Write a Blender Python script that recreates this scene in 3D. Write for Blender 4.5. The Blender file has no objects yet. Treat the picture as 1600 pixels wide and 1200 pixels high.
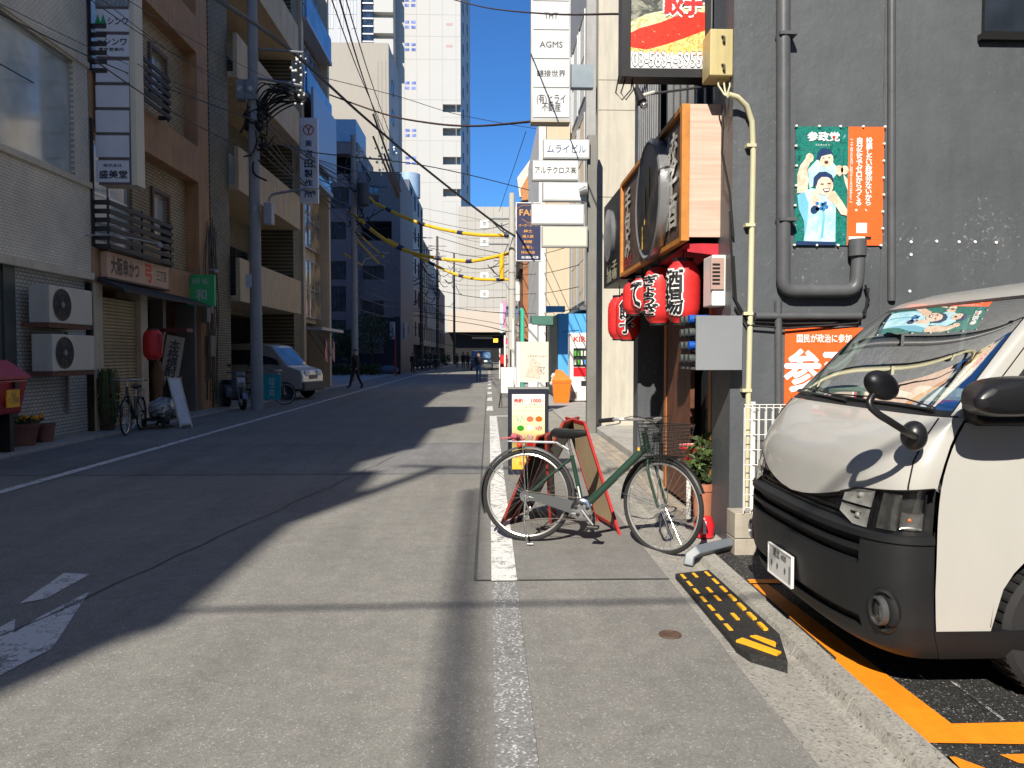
import bpy, bmesh, math, random
from math import sin, cos, pi, radians, sqrt, atan2
from mathutils import Matrix, Vector, Euler
R = random.Random(7)
SC = bpy.context.scene
COL = SC.collection
# ---------------------------------------------------------------- camera, sky, sun, exposure
EYE = 1.5
cam_d = bpy.data.cameras.new('camera'); cam = bpy.data.objects.new('camera', cam_d); COL.objects.link(cam)
cam_d.sensor_width = 36; cam_d.lens = 27.0; cam_d.clip_start = .05; cam_d.clip_end = 2000
PITCH, YAW = math.atan(46/1200), math.atan(36/1200)
cam.location = (0, 0, EYE); cam.rotation_euler = (pi/2 - PITCH, 0, -YAW)
SC.camera = cam
SUN = Vector((-.42, -1.2, 1.0)).normalized()          # towards the sun: behind the camera, a little to the left
sun_el = math.asin(SUN.z); sun_az = atan2(SUN.x, SUN.y)
w = bpy.data.worlds.new("World"); SC.world = w; w.use_nodes = True
nt = w.node_tree; nt.nodes.clear()
sky = nt.nodes.new('ShaderNodeTexSky'); sky.sky_type = 'NISHITA'; sky.sun_disc = False
sky.sun_elevation = sun_el; sky.sun_rotation = sun_az; sky.altitude = 0; sky.air_density = 1.0; sky.dust_density = .0; sky.ozone_density = 5
bg = nt.nodes.new('ShaderNodeBackground'); bg.inputs['Strength'].default_value = .086
wo = nt.nodes.new('ShaderNodeOutputWorld')
tint = nt.nodes.new('ShaderNodeMix'); tint.data_type = 'RGBA'; tint.blend_type = 'MULTIPLY'; tint.inputs[0].default_value = 1; tint.inputs[7].default_value = (.36, .68, 1.0, 1)   # clear deep blue winter sky
nt.links.new(sky.outputs[0], tint.inputs[6]); nt.links.new(tint.outputs[2], bg.inputs[0]); nt.links.new(bg.outputs[0], wo.inputs[0])
sd = bpy.data.lights.new('sun', 'SUN'); so = bpy.data.objects.new('sun', sd); COL.objects.link(so)
sd.energy = 4.6; sd.angle = radians(.53); sd.color = (1, .925, .80)
so.rotation_euler = SUN.to_track_quat('Z', 'Y').to_euler(); so.location = (-10, -30, 30)
SC.view_settings.view_transform = 'Standard'; SC.view_settings.look = 'None'
SC.view_settings.exposure = .74; SC.view_settings.gamma = 1; SC.view_settings.use_curve_mapping = False
SC.render.engine = 'CYCLES'
try:
    SC.cycles.use_denoising = True; SC.cycles.max_bounces = 8; SC.cycles.transparent_max_bounces = 8
    SC.cycles.caustics_reflective = False; SC.cycles.caustics_refractive = False; SC.cycles.sample_clamp_indirect = 6
except Exception: pass

# ---------------------------------------------------------------- measuring helpers: a view ray meets a plane of the place
_rot = Euler((pi/2 - PITCH, 0, -YAW)).to_matrix()
def ray(px, py): return _rot @ Vector(((px-800)/1200, -(py-600)/1200, -1))
def at(px, py, Y):
    d = ray(px, py); t = Y/d.y; return Vector((d.x*t, Y, EYE + d.z*t))
def atx(px, py, X):
    d = ray(px, py); t = X/d.x; return Vector((X, d.y*t, EYE + d.z*t))
def gr(px, py, Z=0):
    d = ray(px, py); t = (Z-EYE)/d.z; return Vector((d.x*t, d.y*t, Z))

# ---------------------------------------------------------------- materials
MATS = {}
def lin(c):
    if isinstance(c, (int, float)): c = (c, c, c)
    if isinstance(c, str):
        c = tuple(int(c[i:i+2], 16)/255 for i in (0, 2, 4)); c = tuple(((x+.055)/1.055)**2.4 if x > .04 else x/12.92 for x in c)
    return tuple(c)[:3] + (1,)
def nodes_for(name):
    m = bpy.data.materials.new(name); m.use_nodes = True; n = m.node_tree
    b = n.nodes['Principled BSDF']; MATS[name] = m
    return m, n, b
def N(n, t, **kw):
    x = n.nodes.new(t)
    for k, v in kw.items():
        if k in x.inputs: x.inputs[k].default_value = v
        else: setattr(x, k, v)
    return x
def ramp(n, src, stops, link=True):
    r = n.nodes.new('ShaderNodeValToRGB'); e = r.color_ramp.elements
    while len(e) < len(stops): e.new(.5)
    for i, (p, c) in enumerate(stops):
        e[i].position = p; e[i].color = (c, c, c, 1) if isinstance(c, (int, float)) else lin(c)
    n.links.new(src, r.inputs[0]); return r
def mixc(n, f, a, b, mode='MIX'):
    x = n.nodes.new('ShaderNodeMix'); x.data_type = 'RGBA'; x.blend_type = mode
    for s, v in ((0, f), (6, a), (7, b)):
        if hasattr(v, 'is_output') or hasattr(v, 'links'): n.links.new(v, x.inputs[s])
        else: x.inputs[s].default_value = v
    return x.outputs[2]
def mat(name, col=(.5, .5, .5), rough=.6, metal=0, var=.12, vs=2.5, bump=0, bs=60, coat=0, emit=0, trans=0, spec=.5, dirt=0, ior=1.45):
    if name in MATS: return MATS[name]
    m, n, b = nodes_for(name); c = lin(col)
    b.inputs['Roughness'].default_value = rough; b.inputs['Metallic'].default_value = metal
    b.inputs['Specular IOR Level'].default_value = spec; b.inputs['IOR'].default_value = ior
    b.inputs['Coat Weight'].default_value = coat; b.inputs['Coat Roughness'].default_value = .06
    b.inputs['Transmission Weight'].default_value = trans
    if var or dirt:
        tc = N(n, 'ShaderNodeTexCoord'); z = N(n, 'ShaderNodeTexNoise', Scale=vs, Detail=6.0, Roughness=.65)
        n.links.new(tc.outputs['Object'], z.inputs['Vector'])
        k = ramp(n, z.outputs[0], [(.3, 1-var), (.7, 1+var)])
        out = mixc(n, 1.0, c, k.outputs[0], 'MULTIPLY')
        if dirt:
            mp = N(n, 'ShaderNodeMapping'); mp.inputs['Scale'].default_value = (3, 3, .35)
            n.links.new(tc.outputs['Object'], mp.inputs[0])
            z2 = N(n, 'ShaderNodeTexNoise', Scale=2.2, Detail=7.0, Roughness=.7); n.links.new(mp.outputs[0], z2.inputs['Vector'])
            k2 = ramp(n, z2.outputs[0], [(.42, 1.0), (.75, 1-dirt)])
            out = mixc(n, 1.0, out, k2.outputs[0], 'MULTIPLY')
        n.links.new(out, b.inputs['Base Color'])
        rr = N(n, 'ShaderNodeMapRange'); rr.inputs['To Min'].default_value = max(0, rough-.08); rr.inputs['To Max'].default_value = min(1, rough+.1)
        n.links.new(z.outputs[0], rr.inputs[0]); n.links.new(rr.outputs[0], b.inputs['Roughness'])
    else: b.inputs['Base Color'].default_value = c
    if bump:
        tc = N(n, 'ShaderNodeTexCoord'); z = N(n, 'ShaderNodeTexNoise', Scale=bs, Detail=5.0, Roughness=.6)
        n.links.new(tc.outputs['Object'], z.inputs['Vector'])
        bp = N(n, 'ShaderNodeBump', Strength=bump, Distance=.01); n.links.new(z.outputs[0], bp.inputs['Height']); n.links.new(bp.outputs[0], b.inputs['Normal'])
    if emit:
        b.inputs['Emission Color'].default_value = c; b.inputs['Emission Strength'].default_value = emit
    return m
def brickmat(name, c1, c2, mortar, bw, bh, plane='yz', ms=.012, rough=.45, bump=.4, offset=.5, dirt=.25):
    if name in MATS: return MATS[name]
    m, n, b = nodes_for(name)
    tc = N(n, 'ShaderNodeTexCoord'); sp = N(n, 'ShaderNodeSeparateXYZ'); cb = N(n, 'ShaderNodeCombineXYZ')
    n.links.new(tc.outputs['Object'], sp.inputs[0])
    n.links.new(sp.outputs[{'y': 1, 'x': 0}[plane[0]]], cb.inputs[0]); n.links.new(sp.outputs[2 if plane[1] == 'z' else 1], cb.inputs[1])
    bt = N(n, 'ShaderNodeTexBrick', Scale=1.0); bt.offset = offset
    bt.inputs['Color1'].default_value = lin(c1); bt.inputs['Color2'].default_value = lin(c2); bt.inputs['Mortar'].default_value = lin(mortar)
    bt.inputs['Mortar Size'].default_value = ms; bt.inputs['Brick Width'].default_value = bw; bt.inputs['Row Height'].default_value = bh
    bt.inputs['Mortar Smooth'].default_value = .1
    n.links.new(cb.outputs[0], bt.inputs['Vector'])
    z = N(n, 'ShaderNodeTexNoise', Scale=.9, Detail=7.0, Roughness=.7); n.links.new(tc.outputs['Object'], z.inputs['Vector'])
    k = ramp(n, z.outputs[0], [(.3, 1-dirt), (.6, 1.05)])
    n.links.new(mixc(n, 1.0, bt.outputs['Color'], k.outputs[0], 'MULTIPLY'), b.inputs['Base Color'])
    b.inputs['Roughness'].default_value = max(rough, .7); b.inputs['Specular IOR Level'].default_value = .25
    bp = N(n, 'ShaderNodeBump', Strength=bump, Distance=.006); bp.invert = True
    n.links.new(bt.outputs['Fac'], bp.inputs['Height']); n.links.new(bp.outputs[0], b.inputs['Normal'])
    return m
def groundmat(name, dark, light, speck, sp_scale=130, thr=.82, bump=.5, paint=None, wear=.5, wscale=9, rough=.85, big=.18, bluish=None):
    """aggregate surface; with paint: worn paint over it"""
    if name in MATS: return MATS[name]
    m, n, b = nodes_for(name); tc = N(n, 'ShaderNodeTexCoord')
    P = tc.outputs['Object']
    v = N(n, 'ShaderNodeTexVoronoi', Scale=float(sp_scale)); n.links.new(P, v.inputs['Vector'])
    sp = N(n, 'ShaderNodeSeparateColor'); n.links.new(v.outputs['Color'], sp.inputs[0])
    base = ramp(n, sp.outputs[0], [(0, dark), (.75, light), (1, light)])
    mk = ramp(n, sp.outputs[1], [(thr, 0.0), (min(.999, thr+.06), 1.0)])
    c = mixc(n, mk.outputs[0], base.outputs[0], lin(speck))
    z = N(n, 'ShaderNodeTexNoise', Scale=.55, Detail=8.0, Roughness=.72); n.links.new(P, z.inputs['Vector'])
    k = ramp(n, z.outputs[0], [(.3, 1-big), (.7, 1+big)])
    c = mixc(n, 1.0, c, k.outputs[0], 'MULTIPLY')
    z5 = N(n, 'ShaderNodeTexNoise', Scale=7.0, Detail=6.0, Roughness=.75); n.links.new(P, z5.inputs['Vector'])
    k5 = ramp(n, z5.outputs[0], [(.35, .88), (.65, 1.08)])
    c = mixc(n, 1.0, c, k5.outputs[0], 'MULTIPLY')
    mp = N(n, 'ShaderNodeMapping'); mp.inputs['Scale'].default_value = (1.5, .12, 1); n.links.new(P, mp.inputs[0])
    z6 = N(n, 'ShaderNodeTexNoise', Scale=1.4, Detail=7.0, Roughness=.62); n.links.new(mp.outputs[0], z6.inputs['Vector'])
    k6 = ramp(n, z6.outputs[0], [(.34, 1-big*.9), (.52, 1.0), (.7, 1+big*.5)]); c = mixc(n, 1.0, c, k6.outputs[0], 'MULTIPLY')
    z7 = N(n, 'ShaderNodeTexNoise', Scale=2.6, Detail=8.0, Roughness=.8, Distortion=.8); n.links.new(P, z7.inputs['Vector'])
    k7 = ramp(n, z7.outputs[0], [(.30, 1-big*1.6), (.40, 1.0)]); c = mixc(n, 1.0, c, k7.outputs[0], 'MULTIPLY')
    if paint:
        z2 = N(n, 'ShaderNodeTexNoise', Scale=float(wscale), Detail=9.0, Roughness=.78); n.links.new(P, z2.inputs['Vector'])
        z3 = N(n, 'ShaderNodeTexNoise', Scale=70.0, Detail=4.0, Roughness=.8); n.links.new(P, z3.inputs['Vector'])
        a = N(n, 'ShaderNodeMath', operation='MULTIPLY_ADD'); n.links.new(z3.outputs[0], a.inputs[0]); a.inputs[1].default_value = .55; n.links.new(z2.outputs[0], a.inputs[2])
        a2 = N(n, 'ShaderNodeMath', operation='MULTIPLY'); n.links.new(a.outputs[0], a2.inputs[0]); a2.inputs[1].default_value = .65
        f = ramp(n, a2.outputs[0], [(wear-.03, 1.0), (wear+.03, 0.0)])
        pz = mixc(n, 1.0, lin(paint), k5.outputs[0], 'MULTIPLY')
        c = mixc(n, f.outputs[0], c, pz)
    n.links.new(c, b.inputs['Base Color']); b.inputs['Roughness'].default_value = rough; b.inputs['Specular IOR Level'].default_value = .35
    if bump:
        bp = N(n, 'ShaderNodeBump', Strength=bump, Distance=.003); n.links.new(v.outputs['Distance'], bp.inputs['Height'])
        n.links.new(bp.outputs[0], b.inputs['Normal'])
    return m
def imgmat(name, kind, cols, scale=6, rough=.4):
    """blotchy printed picture (foliage, food) as a procedural colour field"""
    if name in MATS: return MATS[name]
    m, n, b = nodes_for(name); tc = N(n, 'ShaderNodeTexCoord')
    z = N(n, 'ShaderNodeTexNoise', Scale=float(scale), Detail=6.0, Roughness=.7, Distortion=.6); n.links.new(tc.outputs['Object'], z.inputs['Vector'])
    r = ramp(n, z.outputs[0], [(.3 + .4*i/(len(cols)-1), c) for i, c in enumerate(cols)])
    n.links.new(r.outputs[0], b.inputs['Base Color']); b.inputs['Roughness'].default_value = rough
    return m
def glassmat(name, col=(.02, .03, .04), rough=.05, curtain=None):
    if name in MATS: return MATS[name]
    m, n, b = nodes_for(name); tc = N(n, 'ShaderNodeTexCoord')
    z = N(n, 'ShaderNodeTexNoise', Scale=1.3, Detail=3.0); n.links.new(tc.outputs['Object'], z.inputs['Vector'])
    c2 = curtain or tuple(min(1, x*2.5) for x in lin(col)[:3])
    r = ramp(n, z.outputs[0], [(.4, col), (.62, c2)]); n.links.new(r.outputs[0], b.inputs['Base Color'])
    b.inputs['Roughness'].default_value = rough; b.inputs['Specular IOR Level'].default_value = .9; b.inputs['IOR'].default_value = 1.6
    bp = N(n, 'ShaderNodeBump', Strength=.06, Distance=.05); z4 = N(n, 'ShaderNodeTexNoise', Scale=.9, Detail=1.0); n.links.new(tc.outputs['Object'], z4.inputs['Vector'])
    n.links.new(z4.outputs[0], bp.inputs['Height']); n.links.new(bp.outputs[0], b.inputs['Normal'])
    return m

# ---------------------------------------------------------------- mesh builder
def FR(x=0, y=0, z=0, rz=0): return Matrix.Translation((x, y, z)) @ Matrix.Rotation(radians(rz), 4, 'Z')
class MB:
    def __init__(s, M=None, mats=None):
        s.v = []; s.f = []; s.mi = []; s.M = M or Matrix(); s.mats = list(mats) if mats else []; s.cur = 0
    def use(s, m):
        if m not in s.mats: s.mats.append(m)
        s.cur = s.mats.index(m); return s
    def add(s, vs, fs, M=None):
        k = len(s.v); T = s.M @ M if M else s.M
        s.v += [T @ Vector(p) for p in vs]; s.f += [[i+k for i in f] for f in fs]; s.mi += [s.cur]*len(fs); return s
    def box(s, x0, x1, y0, y1, z0, z1, M=None):
        return s.add([(x0,y0,z0),(x1,y0,z0),(x1,y1,z0),(x0,y1,z0),(x0,y0,z1),(x1,y0,z1),(x1,y1,z1),(x0,y1,z1)],
                     [(3,2,1,0),(4,5,6,7),(0,1,5,4),(1,2,6,5),(2,3,7,6),(3,0,4,7)], M)
    def quad(s, a, b, c, d): return s.add([a, b, c, d], [(0,1,2,3)])
    def rings(s, rs, closed=True, caps=True, M=None):
        n = len(rs[0]); vs = [p for r in rs for p in r]; fs = []
        for i in range(len(rs)-1):
            for j in range(n if closed else n-1):
                a = i*n+j; b = i*n+(j+1) % n; fs.append((a, b, b+n, a+n))
        if caps and closed: fs += [tuple(range(n-1, -1, -1)), tuple(range((len(rs)-1)*n, len(rs)*n))]
        return s.add(vs, fs, M)
    def cyl(s, p0, p1, r, r1=None, n=12, caps=True, M=None):
        return s.tube([p0, p1], [r, r if r1 is None else r1], n, caps, M)
    def tube(s, pts, r, n=8, caps=True, M=None, closed=False):
        pts = [Vector(p) for p in pts]; k = len(pts); rs = r if isinstance(r, (list, tuple)) else [r]*k
        out = []; up = None
        for i in range(k):
            if closed: t = (pts[(i+1) % k]-pts[i-1]).normalized()
            else: t = (pts[min(i+1, k-1)]-pts[max(i-1, 0)]).normalized()
            if up is None: up = Vector((0,0,1)) if abs(t.z) < .9 else Vector((1,0,0))
            a = t.cross(up).normalized(); b = a.cross(t).normalized(); up = b
            out.append([pts[i] + (a*cos(2*pi*j/n) + b*sin(2*pi*j/n))*rs[i] for j in range(n)])
        if closed: out.append(out[0]); caps = False
        return s.rings(out, True, caps, M)
    def prism(s, poly, d0, d1, axis='y', M=None):
        """poly of (u,v) extruded along axis between d0 and d1"""
        f = {'y': lambda u, v, d: (u, d, v), 'x': lambda u, v, d: (d, u, v), 'z': lambda u, v, d: (u, v, d)}[axis]
        n = len(poly); vs = [f(u, v, d0) for u, v in poly] + [f(u, v, d1) for u, v in poly]
        return s.add(vs, [tuple(range(n)), tuple(range(2*n-1, n-1, -1))] + [(i, i+n, (i+1) % n+n, (i+1) % n) for i in range(n)], M)
    def lathe(s, prof, c=(0,0,0), axis='z', n=20, M=None, sy=1):
        rs = []
        for r, h in prof:
            ring = []
            for j in range(n):
                a = 2*pi*j/n; u, v = r*cos(a), r*sin(a)*sy
                p = {'z': (u, v, h), 'y': (u, h, v), 'x': (h, u, v)}[axis]
                ring.append((p[0]+c[0], p[1]+c[1], p[2]+c[2]))
            rs.append(ring)
        return s.rings(rs, True, True, M)
    def torus(s, c, R_, r, axis='y', n=40, m=8, sx=1, M=None):
        pts = []
        for i in range(n):
            a = 2*pi*i/n
            pts.append({'y': (c[0]+R_*cos(a), c[1], c[2]+R_*sin(a)), 'z': (c[0]+R_*cos(a), c[1]+R_*sin(a), c[2]), 'x': (c[0], c[1]+R_*cos(a), c[2]+R_*sin(a))}[axis])
        return s.tube(pts, r, m, False, M, True)
    def sphere(s, c, r, n=12, m=8, M=None, sc=(1,1,1)):
        prof = []
        rs = []
        for i in range(m+1):
            t = pi*i/m; rr = max(1e-4, sin(t)); h = -cos(t)
            rs.append([(c[0]+r*sc[0]*rr*cos(2*pi*j/n), c[1]+r*sc[1]*rr*sin(2*pi*j/n), c[2]+r*sc[2]*h) for j in range(n)])
        return s.rings(rs, True, True, M)
    def text(s, body, O, U, V, w, h, bold=0, keep=False):
        """flat lettering, fitted to w x h and centred on O in the plane U,V"""
        vs, fs, bw, bh = glyphs(body)
        su, sv = w/bw, h/bh
        if keep: su = sv = min(su, sv)
        O, U, V = Vector(O), Vector(U), Vector(V); W = U.cross(V).normalized()
        sh = [(0, 0)] if not bold else [(0, 0), (bold, 0), (-bold, 0), (0, bold), (0, -bold)]
        for i, (a, c) in enumerate(sh):
            s.add([O + U*((x+a)*su) + V*((y+c)*sv) + W*(.0003*i) for x, y in vs], fs)
        return s
    def disc(s, O, U, V, r, n=16, ry=None):
        O, U, V = Vector(O), Vector(U), Vector(V); ry = ry or r
        return s.add([O + U*(r*cos(2*pi*i/n)) + V*(ry*sin(2*pi*i/n)) for i in range(n)], [tuple(range(n))])
    def build(s, name, parent=None, mats=None, smooth=True, bevel=0, sub=0, label=None, kind=None, ang=38):
        me = bpy.data.meshes.new(name); O = origin(parent)
        me.from_pydata([v-O for v in s.v], [], s.f)
        for m in (mats or s.mats): me.materials.append(m)
        me.polygons.foreach_set('material_index', s.mi)
        if smooth:
            me.polygons.foreach_set('use_smooth', [True]*len(s.f)); me.set_sharp_from_angle(angle=radians(ang))
        me.update()
        o = bpy.data.objects.new(name, me); COL.objects.link(o)
        if parent: o.parent = parent
        if label: o['label'] = label
        if kind: o['kind'] = kind
        if bevel:
            b = o.modifiers.new('bevel', 'BEVEL'); b.width = bevel; b.segments = 2; b.limit_method = 'ANGLE'; b.angle_limit = radians(40)
        if sub:
            b = o.modifiers.new('subdivision', 'SUBSURF'); b.levels = sub; b.render_levels = sub
        return o
def origin(p):
    O = Vector((0,0,0))
    while p is not None: O += p.location; p = p.parent
    return O
_gl = {}
def glyphs(body):
    if body in _gl: return _gl[body]
    cu = bpy.data.curves.new('t', 'FONT'); cu.body = body; cu.resolution_u = 2; cu.align_x = 'CENTER'; cu.space_line = .82
    ob = bpy.data.objects.new('t', cu); COL.objects.link(ob)
    dg = bpy.context.evaluated_depsgraph_get(); me = bpy.data.meshes.new_from_object(ob.evaluated_get(dg))
    bpy.data.objects.remove(ob); bpy.data.curves.remove(cu)
    vs = [(v.co.x, v.co.y) for v in me.vertices]; fs = [tuple(p.vertices) for p in me.polygons]
    bpy.data.meshes.remove(me)
    if not vs: vs = [(0,0),(1,0),(0,1)]; fs = [(0,1,2)]
    x0, x1 = min(v[0] for v in vs), max(v[0] for v in vs); y0, y1 = min(v[1] for v in vs), max(v[1] for v in vs)
    vs = [(a-(x0+x1)/2, b-(y0+y1)/2) for a, b in vs]
    _gl[body] = (vs, fs, max(1e-3, x1-x0), max(1e-3, y1-y0)); return _gl[body]
def vert(t): return '\n'.join(t)
UX, UZ = (1,0,0), (0,0,1)
def thing(name, label, cat, loc=(0,0,0), group=None, kind=None):
    o = bpy.data.objects.new(name, None); COL.objects.link(o); o.location = loc; o.empty_display_size = .2
    o['label'] = label
    if cat: o['category'] = cat
    if group: o['group'] = group
    if kind: o['kind'] = kind
    return o
def tag(o, label, cat=None, group=None, kind=None):
    if label: o['label'] = label
    if cat: o['category'] = cat
    if group: o['group'] = group
    if kind: o['kind'] = kind
    return o
def struct(o): o['kind'] = 'structure'; return o
def copy_tree(root, loc, rz=0, label=None, group=None):
    def rec(o, par):
        c = o.copy(); COL.objects.link(c)
        if par is not None: c.parent = par
        for ch in [x for x in KIDS.get(o.name, [])]: rec(ch, c)
        return c
    KIDS.clear()
    for o in COL.objects:
        if o.parent: KIDS.setdefault(o.parent.name, []).append(o)
    c = rec(root, None); c.location = loc; c.rotation_euler = (0, 0, radians(rz))
    if label: c['label'] = label
    if group: c['group'] = group
    return c
KIDS = {}
def inst(name, me, parent, loc, rz=0):
    o = bpy.data.objects.new(name, me); COL.objects.link(o); o.parent = parent
    o.location = Vector(loc) - origin(parent); o.rotation_euler = (0, 0, radians(rz)); return o
def sag(a, b, s, n=14):
    a, b = Vector(a), Vector(b)
    return [a.lerp(b, i/n) + Vector((0, 0, -4*s*(i/n)*(1-i/n))) for i in range(n+1)]
# ================================================================ THE GROUND
ASPH = groundmat('worn asphalt', (.17, .165, .152), (.232, .227, .21), .36, 150, .93, .4, rough=.88, big=.13)
PATCH = groundmat('newer asphalt patch', (.17, .166, .155), (.205, .2, .187), .30, 170, .92, .3, big=.12)
PATCH2 = groundmat('older asphalt', .13, .185, .30, 120, .88, .4, big=.2)
LOTM = groundmat('black car park asphalt', .012, .045, .32, 150, .93, .8, big=.25, rough=.7)
WHITE = groundmat('worn white road paint', .16, .22, .36, 150, .86, .4, paint=(.72, .72, .70), wear=.535, wscale=7)
FADED = groundmat('almost gone white road paint', .15, .24, .5, 105, .84, .4, paint=(.6, .6, .58), wear=.35, wscale=9)
ORANGE = groundmat('orange car park paint', .02, .05, .2, 150, .95, .3, paint=(.86, .27, .012), wear=.615, wscale=5, rough=.6)
SCR = groundmat('scuffed white chalk line', .012, .045, .3, 150, .9, .6, paint=(.5, .5, .5), wear=.47, wscale=14)
CONC = groundmat('speckled gutter concrete', (.25, .24, .215), (.35, .335, .30), .12, 95, .93, .4, big=.16)
CONC2 = mat('grey concrete', (.36, .35, .325), .85, var=.16, vs=2, bump=.25, bs=35, dirt=.3)
TILEM = [mat('paving tile %d' % i, c, .75, var=.15, vs=8, bump=.2) for i, c in enumerate([(.33, .285, .235), (.29, .255, .21), (.37, .315, .25)])]
SEAM = mat('tar seam', (.085, .085, .083), .85, var=.3, vs=6)
def sheet(name, pts, z, m, label=None):
    mb = MB(mats=[m]); mb.add([(x, y, z) for x, y in pts], [tuple(range(len(pts)))]); o = struct(mb.build(name, smooth=False))
    if o.data.polygons[0].normal.z < 0: o.data.flip_normals()
    if label: o['label'] = label
    return o
def rect(x0, x1, y0, y1): return [(x0, y0), (x1, y0), (x1, y1), (x0, y1)]
sheet('ground', rect(-900, 900, -300, 1500), -.14, PATCH2, 'dark asphalt ground spreading out under the whole neighbourhood')
sheet('road', rect(-7.02, 1.2, -60, 131), 0, ASPH, 'long straight asphalt street running away from the camera')
sheet('cross_street', rect(-60, 40, 131, 166), -.01, PATCH2, 'wide dark cross street below the raised deck at the end')
sheet('road_patch', rect(-.09, 1.2, 5.05, 21), .003, PATCH, 'smoother grey asphalt strip along the right white line')
sheet('road_patch', rect(-7.0, -.094, 9.65, 12.9), .003, PATCH2, 'darker asphalt band across the street between two tar seams')
for y, x0, x1 in ((9.62, -7, -.1), (12.93, -7, -.1), (5.04, -.1, 1.2), (27, -7, 1.2), (18.6, -6.9, 1.2)):
    sheet('tar_seam', rect(x0, x1, y-.011, y+.011), .007, SEAM)
sheet('tar_seam', rect(-.105, -.085, 5.05, 30), .008, SEAM)
# long crack running diagonally through the shaded lane
g = MB(mats=[SEAM]); pr = None
for i in range(26):
    p = Vector((-2.75 + .055*i + R.uniform(-.03, .03), 3.1 + i*.33, .0065)); q = p + Vector((.013, .006, 0))
    if pr: g.quad(pr[0], pr[1], q, p)
    pr = (p, q)
struct(g.build('road_crack', smooth=False))['label'] = 'thin dark crack wandering along the shaded lane'
# white markings
sheet('edge_line', rect(.015, .185, 5.02, 18.7), .0085, WHITE, 'worn white edge line on the right, solid beside the bicycle')
sheet('edge_line', rect(.02, .18, -3, 5.0), .0045, FADED, 'nearly vanished white edge line in the sunny foreground')
sheet('edge_line', [(.19, 18.5), (1.15, 18.5), (1.15, 18.72), (.19, 18.72)], .0085, WHITE, 'short white line turning right to the kerb behind the menu boards')
g = MB(mats=[WHITE])
for k in range(22):
    y = 20.5 + k*4.3; g.add([(.0-.07, y, .0045), (.11, y, .0045), (.10, y+1.5+R.random(), .0045), (-.05, y+1.6, .0045)], [(0, 1, 2, 3)])
struct(g.build('dashed_line', smooth=False))['label'] = 'broken white line leading to the far end of the street'
sheet('edge_line', rect(-5.38, -5.24, -20, 131), .0085, WHITE, 'long thin white line along the shaded left side')
sheet('stop_line', rect(-5.2, -.4, 43.6, 43.95), .0045, FADED, 'faded white line across the street at the second pole')
arrow = [(140, 925), (81, 1015), (37, 1037), (0, 1057), (-70, 1080), (-70, 1000), (0, 981), (24, 968), (22, 990), (62, 965)]
sheet('arrow_marking', [gr(*p)[:2] for p in arrow], .0045, WHITE, 'worn white arrow head painted in the shaded lane')
sheet('arrow_marking', [gr(*p)[:2] for p in [(100, 896), (141, 898), (72, 936), (30, 944)]], .0045, WHITE, 'worn white bar painted above the arrow head')
# gutter blocks on the right, one by one near the camera
gut = thing('gutter', 'speckled concrete gutter along the right kerb', None, (1.2, 0, 0), kind='structure')
prof = [(1.2, .002), (1.44, -.03), (1.50, -.035), (1.535, -.02), (1.56, .028), (1.665, .032), (1.67, -.12), (1.2, -.12)]
for k in range(26):
    y0 = -1.6 + .6*k; j = R.uniform(-.002, .002)
    MB(mats=[CONC]).prism([(u, v+j) for u, v in prof], y0+.004, y0+.596).build('gutter_block', gut, smooth=False)
g = MB(mats=[SEAM]); g.box(1.19, 1.68, -1.6, 14, -.12, -.045); g.build('joint_bed', gut, smooth=False)
sheet('pavement', rect(1.68, 3, 14.0, 131), .02, CONC2, 'grey concrete pavement in front of the far shops on the right')
sheet('pavement', rect(1.2, 1.68, 14.0, 131), .004, CONC, 'concrete gutter strip beyond the grey steel post')
# car park
sheet('car_park', rect(1.675, 30, -12, 5.9), .012, LOTM, 'black asphalt car park under the white van')
def lot(pts, m, name='car_park_marking', z=.0165, label=None): return sheet(name, [gr(px, py, z)[:2] for px, py in pts], z, m, label)
sheet('car_park_marking', [(1.70, 2.95), (1.86, 2.95), (1.80, 4.86), (1.70, 4.86)], .0165, ORANGE, 'long orange line running under the front of the van')
lot([(1370, 1065), (1458, 1131), (1700, 1126), (1700, 1164), (1423, 1160), (1300, 1060), (1310, 1010)], ORANGE, z=.0205, label='orange corner of the parking bay in front of the van')
lot([(1168, 905), (1260, 905), (1260, 911), (1172, 911)], ORANGE, z=.0205, label='narrow orange line by the wall below the bumper')
lot([(1460, 1183), (1492, 1182), (1540, 1200), (1600, 1260), (1530, 1260)], ORANGE, label='orange painted stroke cut by the lower edge of the photo')
lot([(1562, 1179), (1640, 1176), (1640, 1196), (1592, 1192)], ORANGE, label='short orange painted stroke by the lower right corner')
lot([(1484, 1064), (1490, 1064), (1572, 1125), (1566, 1125)], SCR, z=.0165, label='thin chalky line on the black asphalt beside the bay')
0 and lot([(1376, 1066), (1384, 1066), (1456, 1128), (1448, 1130)], SCR, z=.0245, label='white dusty edge along the orange corner')
lot([(1455, 1160), (1462, 1160), (1500, 1200), (1470, 1220)], SCR, z=.0165, label='scuffed pale line between the orange strokes')
0 and lot([(1490, 1162), (1496, 1162), (1530, 1200), (1520, 1200)], SCR, z=.0205, label='second scuffed pale line between the orange strokes')
# left side strip
lk = thing('kerb', 'low pale concrete kerb along the shaded left shops', None, (-7.1, 5, 0), kind='structure')
for k in range(58):
    y0 = 3 + k*1.2; MB(mats=[CONC2]).box(-7.14, -7.0, y0+.006, y0+1.194, -.1, .05).build('kerb_stone', lk, bevel=.01, smooth=False)
sheet('pavement', rect(-14, -7.14, -60, 131), .04, CONC2, 'narrow grey forecourt in front of the left buildings')
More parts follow.
